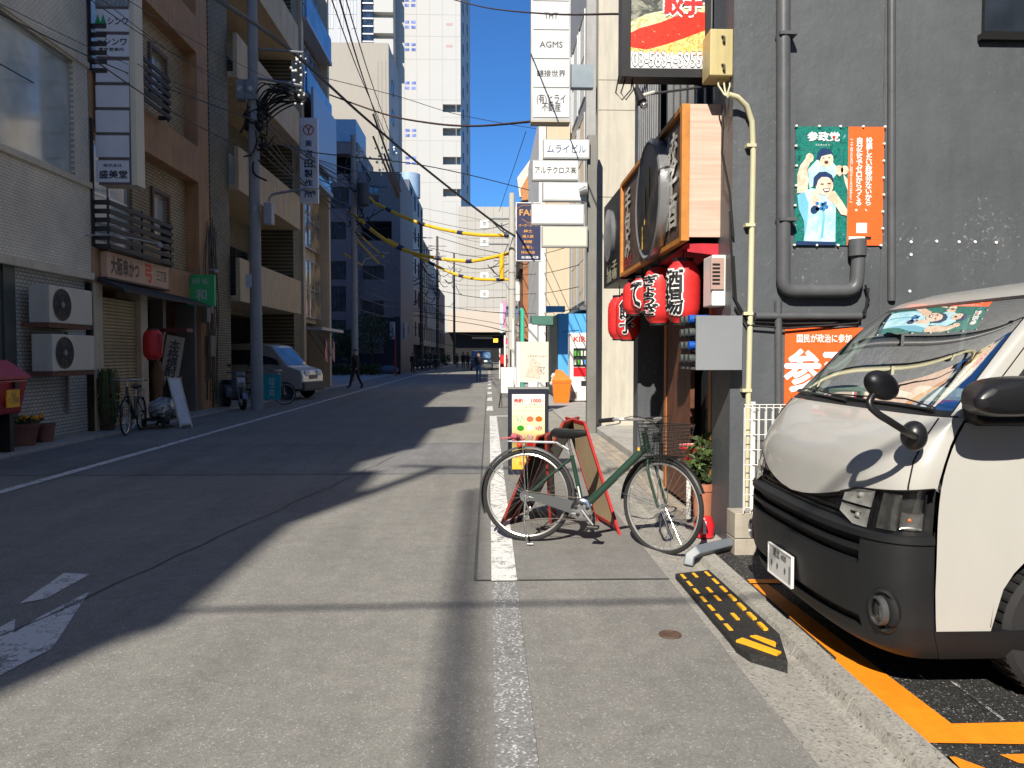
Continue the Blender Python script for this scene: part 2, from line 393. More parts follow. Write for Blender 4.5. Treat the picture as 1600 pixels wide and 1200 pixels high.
# brown tiles before the shops on the right
tb = thing('tile_band', 'brown paving tiles in front of the gyoza shop entrance', None, (1.68, 6.2, 0), kind='structure')
g = MB(mats=[CONC2]); g.box(1.676, 2.02, 5.95, 13.98, -.1, .018); g.build('mortar_bed', tb, smooth=False)
for i in range(3):
    for k in range(30):
        y0 = 6.25+k*.25; x0 = 1.685+i*.108
        MB(mats=[TILEM[R.randrange(3)]]).box(x0, x0+.102, y0, y0+.243, .0, .026+R.uniform(0, .003)).build('paving_tile', tb, smooth=False)
# little round cover
mh = thing('water_valve_cover', 'small rusty round cover set in the asphalt', 'cover', gr(1047, 992))
c = gr(1047, 992, .002); RUST = mat('rusty cast iron', (.11, .07, .05), .7, .3, var=.3, vs=40)
g = MB(mats=[RUST]); g.torus((c.x, c.y, .004), .055, .006, 'z', 28, 6); g.build('rim', mh)
g = MB(mats=[RUST]); g.lathe([(.0001, 0), (.05, 0), (.05, .006), (.0001, .006)], (c.x, c.y, 0), n=24)
for i in range(-3, 4): g.box(c.x-.04, c.x+.04, c.y+i*.012-.003, c.y+i*.012+.003, .006, .009)
g.build('lid', mh)
# rubber kerb ramp with yellow dashes
RUB = groundmat('black ramp rubber', .012, .022, .06, 200, .93, .5, rough=.75)
YEL = mat('yellow reflective tape', (.85, .42, .02), .5, var=.12, vs=20)
rp = thing('kerb_ramp', 'black rubber kerb ramp with yellow dashes lying on the gutter', 'ramp', (1.4, 4.7, 0))
A, B, C_, D = gr(1055, 896, .03), gr(1108, 890, .06), gr(1218, 990, .06), gr(1138, 993, .03)
E1, E2 = gr(1231, 1033, .03), gr(1172, 1022, .03)
top = [A, B, C_, E1, gr(1205, 1031, .02), E2, gr(1150, 1010, .025), D]
def rise(p, k=0.0):
    return Vector((p.x, p.y, p.z))
g = MB(mats=[RUB]); n_ = len(top); g.add([tuple(p) for p in top] + [(p.x, p.y, -.04) for p in top], [tuple(range(n_))] + [(i, (i+1) % n_, (i+1) % n_+n_, i+n_) for i in range(n_)])
ro = g.build('body', rp, smooth=False, bevel=.004)
bm = bmesh.new(); bm.from_mesh(ro.data); bmesh.ops.recalc_face_normals(bm, faces=bm.faces); bm.to_mesh(ro.data); bm.free()
def onr(u, v, dz=.003):
    p = A.lerp(D, v).lerp(B.lerp(C_, v), u); return Vector((p.x, p.y, p.z+dz))
for u, ks in ((.10, range(7)), (.44, (0, 2, 3, 5)), (.80, range(7))):
    for k in ks:
        v0 = .03+k*.137; v1 = v0+.085
        g = MB(mats=[YEL]); a, b, c, d = onr(u, v0, 0), onr(u+.085, v0, 0), onr(u+.085, v1, 0), onr(u, v1, 0)
        up = Vector((0, 0, .0022)); dn = Vector((0, 0, -.01))
        g.add([a+up, b+up, c+up, d+up, a+dn, b+dn, c+dn, d+dn], [(0, 1, 2, 3), (0, 4, 5, 1), (1, 5, 6, 2), (2, 6, 7, 3), (3, 7, 4, 0)]); g.build('yellow_dash', rp, smooth=False)
for (p0, p1, p2, p3) in (((1150, 1000), (1160, 996), (1221, 1018), (1214, 1022)), ((1172, 993), (1182, 992), (1213, 1003), (1212, 1009))):
    g = MB(mats=[YEL]); q = [gr(*p, .041) for p in (p0, p1, p2, p3)]; n4 = [v+Vector((0, 0, -.05)) for v in q]
    g.add(q+n4, [(0, 1, 2, 3), (0, 4, 5, 1), (1, 5, 6, 2), (2, 6, 7, 3), (3, 7, 4, 0)]); g.build('yellow_dash', rp, smooth=False)
# ================================================================ BUILDINGS
_wm = {}
def win_meshes(w_, h_, cols, rows, fm, gm, fw=.045):
    k = (round(w_, 2), round(h_, 2), cols, rows, fm.name, gm.name, fw)
    if k in _wm: return _wm[k]
    f = MB(mats=[fm]); f.box(0, fw, -.02, .05, 0, h_).box(w_-fw, w_, -.02, .05, 0, h_).box(fw, w_-fw, -.02, .05, 0, fw).box(fw, w_-fw, -.02, .05, h_-fw, h_)
    for i in range(1, cols): x = w_*i/cols; f.box(x-fw/2, x+fw/2, -.012, .045, fw, h_-fw)
    for i in range(1, rows): z = h_*i/rows; f.box(fw, w_-fw, -.008, .04, z-fw/2, z+fw/2)
    p = MB(mats=[gm]); p.box(.01, w_-.01, .012, .022, .01, h_-.01)
    a = f.build('window', smooth=False); b = p.build('pane', smooth=False)
    r = (a.data, b.data); bpy.data.objects.remove(a); bpy.data.objects.remove(b); _wm[k] = r; return r
def holed(mb, W, z0, H, holes, rev=.16):
    us = sorted({0, W} | {max(0, min(W, v)) for h in holes for v in (h[0], h[1])}); zs = sorted({z0, H} | {v for h in holes for v in (h[2], h[3]) if z0 < v < H})
    for i in range(len(us)-1):
        for j in range(len(zs)-1):
            u, z = (us[i]+us[i+1])/2, (zs[j]+zs[j+1])/2
            if any(h[0] < u < h[1] and h[2] < z < h[3] for h in holes): continue
            mb.add([(us[i], 0, zs[j]), (us[i+1], 0, zs[j]), (us[i+1], 0, zs[j+1]), (us[i], 0, zs[j+1])], [(0, 1, 2, 3)])
    for h in holes:
        a, b, c, d = max(0, h[0]), min(W, h[1]), h[2], h[3]; r = rev if len(h) < 5 else h[4]
        mb.add([(a, 0, c), (a, r, c), (a, r, d), (a, 0, d), (b, 0, c), (b, r, c), (b, r, d), (b, 0, d)], [(0, 3, 2, 1), (4, 5, 6, 7), (0, 1, 5, 4), (3, 7, 6, 2)])
def shell(mb, W, D, z0, H):
    mb.add([(0, 0, z0), (W, 0, z0), (W, D, z0), (0, D, z0), (0, 0, H), (W, 0, H), (W, D, H), (0, D, H)], [(1, 5, 6, 2), (2, 6, 7, 3), (3, 7, 4, 0), (4, 7, 6, 5)])
FW = mat('dark aluminium window frame', (.12, .11, .10), .4, .6, var=0)
FL = mat('pale aluminium frame', (.55, .56, .56), .35, .7, var=0)
GD = glassmat('dark window glass', (.015, .02, .028))
GB = glassmat('sky reflecting glass', (.05, .09, .16), .03)
GC = glassmat('curtained window glass', (.36, .42, .42), .09, (.58, .60, .56))
BLK = mat('dark interior', (.012, .012, .013), .9, var=0)
def building(name, label, F, W, D, H, wall, wins=(), z0=-.1, holes=(), side=None, parapet=None, group=None, fm=FW, rev=.14, cat='building', z_lod=False):
    """a building with real openings; frame F: u along the face, depth into it"""
    loc = F.to_translation(); rt = thing(name, label, cat, loc, group); rz = math.degrees(F.to_euler().z)
    mb = MB(F, [wall]); hs = [(u0, u1, a, b, rev) for (u0, u1, a, b, *_) in wins] + list(holes)
    holed(mb, W, z0, H, hs, rev)
    if side: mb.use(side)
    shell(mb, W, D, z0, H); mb.build('wall', rt, smooth=False)
    for wn in wins:
        u0, u1, a, b = wn[:4]; c, r = (wn[4], wn[5]) if len(wn) > 5 else (2, 1); g = wn[6] if len(wn) > 6 else GD
        f, p = win_meshes(u1-u0, b-a, c, r, fm, g); P = F @ Vector((u0, rev-.03, a))
        o = inst('window', f, rt, P, rz); q = bpy.data.objects.new('pane', p); COL.objects.link(q); q.parent = o
    for h in holes:
        if len(h) > 4 and h[4] < 3: g = MB(F, [BLK]); g.box(h[0], h[1], h[4]-.01, h[4]+.05, h[2], h[3]); g.build('dark_opening', rt, smooth=False)
    if parapet:
        g = MB(F, [parapet]); g.box(-.06, W+.06, -.06, D+.06, H+.002, H+.16); g.build('parapet', rt, smooth=False)
    return rt
def rail(rt, F, u0, u1, d, z0, z1, n, m, name='slat', posts=2, th=.035, ends=True):
    for i in range(n):
        z = z0+(z1-z0)*i/(n-1); g = MB(F, [m]); g.box(u0, u1, -d-th, -d, z-.045, z+.045); 
        if ends: g.box(u0, u0+.03, -d, 0, z-.045, z+.045).box(u1-.03, u1, -d, 0, z-.045, z+.045)
        g.build(name, rt, smooth=False)
    for i in range(posts): u = u0+.02+(u1-u0-.08)*i/max(1, posts-1); MB(F, [m]).box(u, u+.04, -d+.002, -d+.035, z0-.1, z1+.1).build('rail_post', rt, smooth=False)
XL = -7.5
def FLft(y, x=XL): return FR(x, y, 0, 90)
# ---- L1: white mosaic tiled building with the big windows
MOS = brickmat('white mosaic tile', (.86, .78, .64), (.80, .72, .58), (.50, .45, .36), .10, .05, 'yz', .006, .35, .5)
MOS2 = brickmat('grey blue ground floor tile', (.62, .60, .54), (.54, .52, .47), (.22, .21, .19), .115, .062, 'yz', .008, .35, .5)
MOSX = brickmat('white mosaic tile end wall', (.50, .49, .45), (.43, .42, .385), (.26, .25, .225), .10, .05, 'xz', .006, .35, .5)
STONE = mat('pale stone trim', (.66, .58, .45), .7, var=.1, bump=.1, dirt=.2)
F = FLft(4); y = lambda v: v-4
b1 = building('tiled_building', 'pale mosaic tiled building with large windows and an overhanging first floor, nearest on the left', F, 10.8, 11, 13.2, MOS,
    wins=[(y(6.0), y(9.3), 4.75, 6.8, 2, 1, GC), (y(9.75), y(14.3), 4.75, 6.8, 2, 1, GC), (y(6.0), y(9.3), 8.4, 10.4, 2, 1, GC), (y(9.75), y(14.3), 8.4, 10.4, 2, 1, GC)],
    z0=2.98, side=MOSX, parapet=STONE, fm=FL, rev=.12)
g = MB(F, [MOS2]); Fr = .12
g.box(0, 10.78, Fr, 10.9, -.1, 2.979); g.build('ground_floor_wall', b1, smooth=False)
g = MB(F, [STONE]); g.box(-.02, 10.83, -.05, .15, 2.9, 3.04); g.box(-.02, 10.82, -.04, -.002, 6.84, 6.95).box(-.02, 10.82, -.05, -.002, 4.62, 4.73); g.build('stone_band', b1, smooth=False, bevel=.01)
DOORG = mat('dark green grey shutter', (.06, .075, .07), .5, var=.1)
g = MB(F, [DOORG]); g.box(y(8), y(12.55), .06, .118, 0, 2.9)
for k in range(16): u = y(8)+.28*k; g.box(u, u+.03, .03, .06, 0, 2.9)
g.build('shutter_door', b1, smooth=False)
g = MB(F, [mat('grey drain pipe', (.23, .24, .25), .5)]); g.cyl((y(14.0), .06, .45), (y(14.0), .06, 1.9), .035, n=10); g.build('drain_pipe', b1)
# taller blocks of the same row behind the camera (they shade the street)
GRY = mat('grey painted wall', (.32, .32, .32), .8, var=.1, dirt=.25)
BEI = mat('beige render', (.50, .44, .34), .8, var=.08, dirt=.2)
for (ya, yb, h, m_, lb) in ((-60, -11.9, 12.35, BEI, 'beige office block farther back behind the camera'), (-11.9, -5.7, 13.4, GRY, 'long grey office building on the shaded side behind the camera'), (-5.7, -2.8, 14.9, BEI, 'narrow beige stair tower on the shaded side behind the camera'), (-2.8, 2.2, 16.4, GRY, 'tall grey building on the shaded side level with the camera'), (2.2, 3.99, 12.6, BEI, 'low beige building just before the mosaic tiled one')):
    ww = []
    nn = max(1, int((yb-ya)/3.2))
    for k in range(nn):
        for z in (4.4, 7.6, 10.6): u = (yb-ya)*(k+.5)/nn; ww.append((u-.7, u+.7, z, z+1.4))
    building('office_building', lb, FLft(ya), yb-ya-.01, 10, h, m_, ww[:60], parapet=STONE)
rt_ = thing('rooftop_hut', 'small rooftop hut and antenna mast on the grey block behind the camera', 'rooftop hut', (-8.5, -8.6, 13.6))
MB(mats=[GRY]).box(-9.5, -7.52, -9.6, -7.6, 13.57, 14.6).build('hut', rt_, smooth=False)
MB(mats=[GRY]).cyl((-7.55, -9.5, 13.57), (-7.55, -9.5, 16.3), .10, n=8).build('mast', rt_)
MB(mats=[GRY]).cyl((-7.6, -7.9, 15.2), (-4, -8.2, 14.9), .06, n=6).build('boom', rt_)
# ---- air conditioners
def aircon(F, u, z, label):
    t = thing('air_conditioner', label, 'air conditioner', F @ Vector((u, 0, z)), 'air conditioner outdoor units')
    W_ = mat('cream painted metal', (.58, .55, .47), .45, var=.06, dirt=.15)
    g = MB(F, [W_]); g.box(u, u+1.35, -.36, -.02, z, z+.62); g.build('casing', t, bevel=.015, smooth=False)
    g = MB(F, [mat('dark fan grille', (.02, .02, .022), .5, var=0)]); g.disc((u+.36, -.363, z+.31), (1, 0, 0), (0, 0, 1), .27, 28); g.build('fan_opening', t, smooth=False)
    g = MB(F, [mat('fan grille wire', (.07, .07, .075), .5, var=0)])
    for r in (.08, .14, .20, .26): g.torus((u+.36, -.372, z+.31), r, .006, 'y', 28, 5)
    for k in range(8): a = k*pi/4; g.cyl((u+.36, -.372, z+.31), (u+.36+.27*cos(a), -.372, z+.31+.27*sin(a)), .005, n=5)
    g.build('fan_grille', t)
    g = MB(F, [mat('grey fan hub', (.2, .2, .2), .5, var=0)]); g.cyl((u+.36, -.385, z+.31), (u+.36, -.363, z+.31), .05, n=16); g.build('fan_hub', t)
    g = MB(F, [mat('rusty bracket', (.16, .07, .045), .8, var=.3, vs=9)]); g.box(u+.0, u+1.35, -.34, .1, z-.075, z-.005); g.build('bracket', t, smooth=False)
    g = MB(F, [W_]); g.box(u+1.352, u+1.42, -.3, -.08, z+.1, z+.4); g.build('valve_cover', t, bevel=.02)
aircon(FLft(12.75), 0, 2.02, 'upper of the two cream air conditioner units under the overhang')
aircon(FLft(12.75), .05, 1.22, 'lower cream air conditioner unit on a rusty bracket')
# ---- L2: brown concrete frame with brick infill
BRN = mat('brown exposed frame', (.46, .26, .135), .75, var=.16, vs=1.5, dirt=.3, bump=.15, bs=30)
BRK = brickmat('tan brick tile infill', (.56, .42, .25), (.45, .34, .20), (.18, .14, .10), .22, .075, 'yz', .012, .45, .6)
F = FLft(14.82); yy = 14.82; Wd = 6.2
wins2 = []; holes2 = []
for k, z in enumerate((3.55, 6.85, 10.15, 13.45)):
    holes2.append((.12, Wd-.75, z, z+2.4, .34))
b2 = building('brown_building', 'brown concrete framed building with tan brick infill and white framed windows', F, Wd, 10, 15.6, BRN, holes=[h[:4]+(3.5,) for h in holes2]+[(.12, 5.5, 0, 2.85, 3.5)], side=MOSX, parapet=STONE)
for k, z in enumerate((3.55, 6.85, 10.15, 13.45)):
    g = MB(F @ Matrix.Translation((.12, .34, 0)), [BRK]); ws = [(.55, 2.35, z+.15, z+2.25, 2, 2, GC), (3.35, 4.15, z+.75, z+1.75, 1, 1, GC)]
    holed(g, Wd-.87, z, z+2.4, [w_[:4] for w_ in ws], .12); g.build('brick_infill', b2, smooth=False)
    for u0, u1, a, b_, c, r, gm in ws:
        f, p = win_meshes(u1-u0, b_-a, c, r, FL, gm); P = F @ Vector((u0+.12, .42, a)); o = inst('window', f, b2, P, 90); q = bpy.data.objects.new('pane', p); COL.objects.link(q); q.parent = o
    g = MB(F @ Matrix.Translation((.12, .34, 0)), [mat('brown window surround', (.15, .10, .07), .6)])
    u0, u1, a, b_ = 3.25, 4.25, z+.65, z+1.85
    g.box(u0, u1, -.06, 0, a, a+.09).box(u0, u1, -.06, 0, b_-.09, b_).box(u0, u0+.09, -.06, 0, a+.09, b_-.09).box(u1-.09, u1, -.06, 0, a+.09, b_-.09); g.build('window_surround', b2, smooth=False)
    if k < 2: rail(b2, F, .15, 3.1, .25, z+.02, z+.85, 6, mat('dark weathered railing', (.05, .045, .04), .6), posts=3)
    if k < 3:
        g = MB(F, [mat('dark downlight', (.02, .02, .02), .5)]); g.box(.02, .1, -.03, .0, z, z+2.4); g.build('edge_trim', b2, smooth=False)
SHUT = mat('beige roller shutter', (.52, .42, .25), .5, var=.08, dirt=.3)
g = MB(F, [SHUT])
for k in range(38): z = .05+k*.068; g.prism([(.10, z), (.075, z+.02), (.075, z+.048), (.10, z+.066)], .35, 1.95, 'x')
g.build('roller_shutter', b2, smooth=False)
g = MB(F, [mat('cream pillar', (.62, .52, .38), .7, dirt=.3)]); g.box(.0, .34, -.02, .5, 0, 2.86); g.build('pillar', b2, smooth=False); MB(F, g.mats).box(1.96, 2.3, -.02, .5, 0, 2.86).build('pillar', b2, smooth=False)
g = MB(F, [mat('dark brown lattice door', (.05, .028, .02), .6)]); g.box(2.32, 3.6, .5, .56, 0, 2.7)
for k in range(9): g.box(2.36+k*.14, 2.40+k*.14, .46, .5, .1, 2.6)
g.build('lattice_door', b2, smooth=False)
g = MB(F, [mat('grey entrance frame', (.20, .19, .18), .6)]); g.box(3.62, 3.78, .2, .6, 0, 2.8).box(5.3, 5.48, .1, .6, 0, 2.8).box(3.78, 5.3, 1.6, 1.7, 0, 2.8); g.build('entrance_frame', b2, smooth=False)
g = MB(F, [mat('dark awning', (.03, .03, .03), .7)]); g.add([(.1, -.05, 2.98), (4.6, -.05, 2.9), (4.6, -.55, 2.72), (.1, -.55, 2.76), (.1, -.05, 2.9), (4.6, -.05, 2.82), (4.6, -.55, 2.66), (.1, -.55, 2.7)], [(0, 1, 2, 3), (7, 6, 5, 4), (3, 2, 6, 7), (0, 3, 7, 4), (1, 5, 6, 2), (0, 4, 5, 1)]); g.build('awning', b2, smooth=False)
# ---- L3: beige balcony building with a garage
TILG = brickmat('olive grey long tile', (.30, .255, .17), (.23, .20, .135), (.09, .08, .06), .24, .07, 'yz', .012, .4, .7)
TILX = brickmat('olive grey long tile on the end faces', (.30, .255, .17), (.23, .20, .135), (.09, .08, .06), .24, .07, 'xz', .012, .4, .7)
BAL = mat('beige fluted balcony panel', (.58, .44, .28), .75, var=.1, dirt=.25)
F = FLft(21.05); Wd = 9.9
b3 = thing('balcony_building', 'beige building with stacked concrete balconies, tiled columns and an open garage', 'building', F.to_translation())
g = MB(F, [TILG]); g.box(0, Wd, 1.4, 11, 2.9, 17.8); g.build('wall', b3, smooth=False)
for u0 in (.0, Wd-1.15):
    g = MB(F, [TILG]); g.box(u0, u0+1.15 if u0 else 1.5, -.02, 1.4, -.1, 17.8); g.build('tiled_column', b3, smooth=False)
g = MB(F, [mat('garage wall', (.20, .19, .17), .85)]); g.box(1.5, Wd, 6.2, 6.4, -.1, 2.9).box(Wd-.1, Wd, 1.4, 6.4, -.1, 2.9).box(1.4, 1.5, 1.4, 6.4, -.1, 2.9); g.build('garage_wall', b3, smooth=False)
for k, z in enumerate((3.05, 6.25, 9.45, 12.65, 15.85)):
    n_ = 9
    for i in range(n_):
        u0 = 1.5+(Wd-2.65)*i/n_; g = MB(F, [BAL]); g.box(u0+.008, u0+(Wd-2.65)/n_-.008, -.30, -.18, z, z+1.25); g.build('balcony_panel', b3, smooth=False)
    g = MB(F, [BAL]); g.box(1.5, Wd-1.15, -.18, 1.4, z, z+.16); g.build('balcony_floor', b3, smooth=False)
    for j in range(2):
        f, p = win_meshes(2.6, 1.9, 2, 1, FW, GD if (k+j) % 2 else GC); o = inst('window', f, b3, F @ Vector((1.8+3.2*j, 1.36, z+.3)), 90); q = bpy.data.objects.new('pane', p); COL.objects.link(q); q.parent = o
# ---- L4: glassy narrow shop building
F = FLft(31.0); Wd = 5.3
MTL = mat('pale grey metal cladding', (.36, .38, .42), .35, .3, var=.08)
b4 = thing('glass_building', 'narrow building with reflecting bay windows and pale blue glass balconies', 'building', F.to_translation())
g = MB(F, [mat('beige side pier', (.58, .47, .33), .7, dirt=.2)]); g.box(.0, .35, -.12, 9, -.1, 19).box(Wd-.35, Wd, -.12, 9, -.1, 19).box(.35, Wd-.35, .5, 9, 2.9, 19); g.build('pier', b4, smooth=False)
GOLD = glassmat('glass with painted street reflection', (.10, .09, .07), .06, (.62, .42, .20))  # gold blotches in the colour imitate the sunny street's reflection
for k, z in enumerate((3.1, 6.1, 9.1, 12.1, 15.1)):
    f, p = win_meshes(2.2, 2.5, 2, 2, FL, GOLD if k < 2 else GB)
    for j in range(2): o = inst('window', f, b4, F @ Vector((.4+2.3*j, .3, z)), 90); q = bpy.data.objects.new('pane', p); COL.objects.link(q); q.parent = o
    if k >= 2:
        g = MB(F, [MTL]); g.box(.2, Wd-.2, -.3, .3, z-.35, z-.18); g.build('balcony_floor', b4, smooth=False)
        g = MB(F, [GB]); g.box(.25, Wd-.25, -.28, -.25, z-.15, z+.85); g.build('balcony_glass', b4, smooth=False)
g = MB(F, [MTL]); g.box(.35, Wd-.35, -.75, .2, 2.5, 2.62); g.box(.35, Wd-.35, -.5, -.4, 9.4, 12.2); g.build('canopy', b4, smooth=False)
g = MB(F, [BLK]); g.box(.35, Wd-.35, 1.2, 1.3, -.1, 2.9); g.build('shop_front', b4, smooth=False)
for u0 in (.6, 2.1):
    g = MB(F, [mat('red striped flag', (.45, .04, .05), .7)]);
    for k in range(5): g.use(mat('red striped flag') if k % 2 == 0 else mat('white flag stripe', (.6, .6, .6), .7)); g.box(u0+k*.11, u0+k*.11+.108, -.8, -.77, 1.35-.05*k, 2.2-.05*k)
    g.use(mat('navy flag corner', (.02, .03, .12), .7)); g.box(u0, u0+.25, -.806, -.802, 1.75, 2.2)
    g.use(FW); g.cyl((u0+.3, -.8, 1.3), (u0+.7, 0, 2.45), .015, n=6)
    tag(g.build('striped_flag', smooth=False), ('red and white striped flag hanging nearer the garage' if u0 < 1 else 'red and white striped flag hanging nearer the dark hedge'), 'flag')
building('shade_slab', 'unseen tall grey slab added behind the glass building to shade the planted lot', FR(-30, 37.2, 0, 0), 17, 9, 34, GRY, [(2+5*i, 4+5*i, 3+3.2*k, 4.6+3.2*k) for i in range(3) for k in range(9)])  # unseen slab added so its shadow covers the lot and slate wall
# ---- set-back blue grey block facing the camera (beyond a planted lot)
SLT = mat('slate blue painted wall', (.20, .19, .19), .75, var=.08, dirt=.15)
SLP = mat('mauve grey balcony wall', (.24, .19, .19), .75, var=.08, dirt=.2)
def P2(px, py, Y): v = at(px, py, Y); return v.x, v.z
Yb = 60
def facing(name, label, px0, px1, pyt, Y, D, wall, wins, rz=0, group=None, fm=FW, holes=(), parapet=None, pyb=None, side=None):
    x0, zt = P2(px0, pyt, Y); x1, _ = P2(px1, pyt, Y); z0 = -.1 if pyb is None else P2(px0, pyb, Y)[1]
    F = FR(x0, Y, 0, rz); ws = []
    for w_ in wins:
        a, t = P2(w_[0], w_[1], Y); b, l = P2(w_[2], w_[3], Y); ws.append((a-x0, b-x0, l, t)+tuple(w_[4:]))
    hs = []
    for w_ in holes:
        a, t = P2(w_[0], w_[1], Y); b, l = P2(w_[2], w_[3], Y); hs.append((a-x0, b-x0, l, t, w_[4]))
    return building(name, label, F, x1-x0, D, zt, wall, ws, z0=z0, fm=fm, holes=hs, parapet=parapet, side=side, group=group)
facing('mauve_building', 'mauve and slate building with stacked dark balconies beyond the glass building', 500, 559, 222, 60, 8, SLP,
    [(517, 292, 546, 326), (517, 347, 541, 374), (517, 408, 541, 437), (517, 447, 541, 487), (517, 500, 541, 522)], holes=[(516, 240, 553, 272, 1.2)])
facing('rooftop_cabin', 'light blue rooftop cabin on the mauve building', 515, 556, 186, 62, 5, mat('light blue steel cabin', (.30, .42, .55), .5), [], pyb=221)
facing('slate_building', 'slate blue block with brown balconies behind the dark hedge', 559.5, 625, 268, 60.2, 10, SLT,
    [(566, 415, 600, 437), (565, 470, 600, 520, 2, 2), (574, 290, 592, 318)], holes=[(563, 345, 612, 376, 1.0)])
# hedge and plot before it
HED = mat('dark hedge leaves', (.035, .06, .022), .6, var=.5, vs=30); HED2 = mat('lighter hedge leaves', (.07, .11, .03), .6, var=.4, vs=30)
def leafcloud(mb, c, r, n, s, mats, rnd, flat=.5):
    for i in range(n):
        while True:
            p = Vector((rnd.uniform(-1, 1), rnd.uniform(-1, 1), rnd.uniform(-1, 1)))
            if .25 < p.length < 1: break
        p = Vector((c[0]+p.x*r[0], c[1]+p.y*r[1], c[2]+p.z*r[2])); a = Euler((rnd.uniform(0, 6), rnd.uniform(0, 6), rnd.uniform(0, 6))).to_matrix()
        k = s*rnd.uniform(.6, 1.3); mb.use(mats[rnd.randrange(len(mats))])
        mb.add([p + a @ Vector(q) for q in ((-k*.4, 0, 0), (0, -k, 0), (k*.4, 0, .1*k), (0, k, 0))], [(0, 1, 2, 3)])
for i, (px, Y, h, r, lb) in enumerate(((520, 56, 3.9, 1.3, 'dark leafy tree against the slate wall, nearest the glass building'), (543, 57, 3.2, 1.0, 'smaller dark tree just left of the grey pole'), (580, 56, 4.4, 1.5, 'broad dark tree right of the grey pole before the slate building'))):
    p = at(px, 600, Y); t = thing('street_tree', lb, 'tree', (p.x, Y, 0), 'trees on the planted lot')
    g = MB(mats=[mat('dark bark', (.05, .04, .03), .9)]); g.tube([(p.x, Y, 0), (p.x+.1, Y, h*.4), (p.x-.1, Y, h*.8)], [.1, .07, .03], 7); g.tube([(p.x+.1, Y, h*.4), (p.x+.6, Y, h*.75)], [.05, .02], 6); g.build('trunk', t)
    g = MB(); leafcloud(g, (p.x, Y, h*.68), (r, r, h*.36), 900, .14, [HED, HED, HED2], R); g.build('crown', t, smooth=False)
g = MB(); 
for k in range(9): leafcloud(g, (-11.2+k*.42, 54.5, .45), (.4, .4, .45), 130, .12, [HED, HED2], R)
tag(g.build('hedge', smooth=False), 'low dark hedge along the planted lot by the grey pole', 'hedge')
g = MB(mats=[mat('dark blue panel fence', (.02, .025, .04), .6)]); x0, x1 = at(600, 500, 59).x, at(626, 500, 59).x; g.box(x0, x1, 58.7, 58.8, -.1, 4.4); g.box(-12.6, x0, 58.75, 58.8, -.1, 1.6)
tag(g.build('site_fence', smooth=False), 'dark blue panel fence at the foot of the slate building', 'fence')
# ---- left row further on
def row_left(name, label, ya, yb, h, wall, seed, nz=3.1, fm=FW, gl=GD, x=-7.3, fr=.55):
    r = random.Random(seed); W_ = yb-ya; ws = []; n_ = max(1, int(W_/3))
    z = 3.3
    while z+1.7 < h:
        for k in range(n_): u = W_*(k+.5)/n_; q = W_/n_*fr/2; ws.append((u-q, u+q, z, z+1.5, 2, 1, gl))
        z += nz
    return building(name, label, FR(x, ya, 0, 90), W_-.02, 8, h, wall, ws, holes=[(.5, W_-.5, 0, 2.5, .6)], fm=fm, rev=.2)
row_left('brick_shop_house', 'brown and cream old shop house just past the slate building', 63, 71.5, 15.4, mat('brown cream render', (.42, .31, .21), .8, dirt=.35), 1)
row_left('dark_blue_building', 'dark navy clad building with a roof tank beyond the old shop house', 71.5, 86, 17.6, mat('navy cladding', (.085, .10, .135), .5, dirt=.2), 2, fr=.4)
row_left('beige_narrow_building', 'narrow beige building with small windows on the shaded side', 86, 96, 14.3, mat('beige tile wall', (.36, .32, .25), .7, dirt=.25), 3)
row_left('grey_narrow_building', 'grey narrow building squeezed before the white tower', 96, 108, 13.2, mat('cool grey wall', (.26, .27, .28), .7, dirt=.25), 4)
row_left('old_low_building', 'low dark old building near the end of the shaded side', 108, 128, 11.2, mat('dark taupe wall', (.16, .14, .13), .8, dirt=.3), 5)
g = MB(mats=[mat('light blue steel cabin')]); p = at(640, 320, 80); g.cyl((p.x, 80, 17.6), (p.x, 80, 20), 1.1, n=18); tag(g.build('roof_tank'), 'pale blue round water tank on the navy building roof', 'water tank')
# ---- beige slab building and white towers behind
BSL = mat('sunlit beige slab', (.34, .31, .26), .8, var=.04, dirt=.1, vs=.3)
bs = facing('beige_slab_building', 'windowless beige slab building with a shaded window side behind the left row', 512, 607, 66, 84, 9, BSL, [], side=mat('slab side wall', (.40, .40, .40), .8, dirt=.1, vs=.4))
x1 = at(607, 100, 84).x
for k in range(8):
    f, p = win_meshes(1.6, 1.5, 1, 1, FW, GD); o = inst('window', f, bs, (x1+.06, 86.5, 8+k*3.2), 90); q = bpy.data.objects.new('pane', p); COL.objects.link(q); q.parent = o
g = MB(mats=[mat('panel joint', (.30, .28, .24), .8)])
for px in (590, 596, 602): xx = at(px, 100, 83.9).x; g.box(xx-.04, xx+.04, 83.96, 83.995, 2, 33)
g.build('wall_joint', bs, smooth=False)
WTW = mat('white tower panels', (.44, .43, .405), .7, var=.025, vs=.2)
WTS = mat('shade tinted tower panels', (.42, .43, .44), .7, var=.03, vs=.2)  # cool shade tint of the tower flank is put into this colour
JNT = mat('pale joint line', (.36, .355, .34), .8, var=0)
Yt = 175
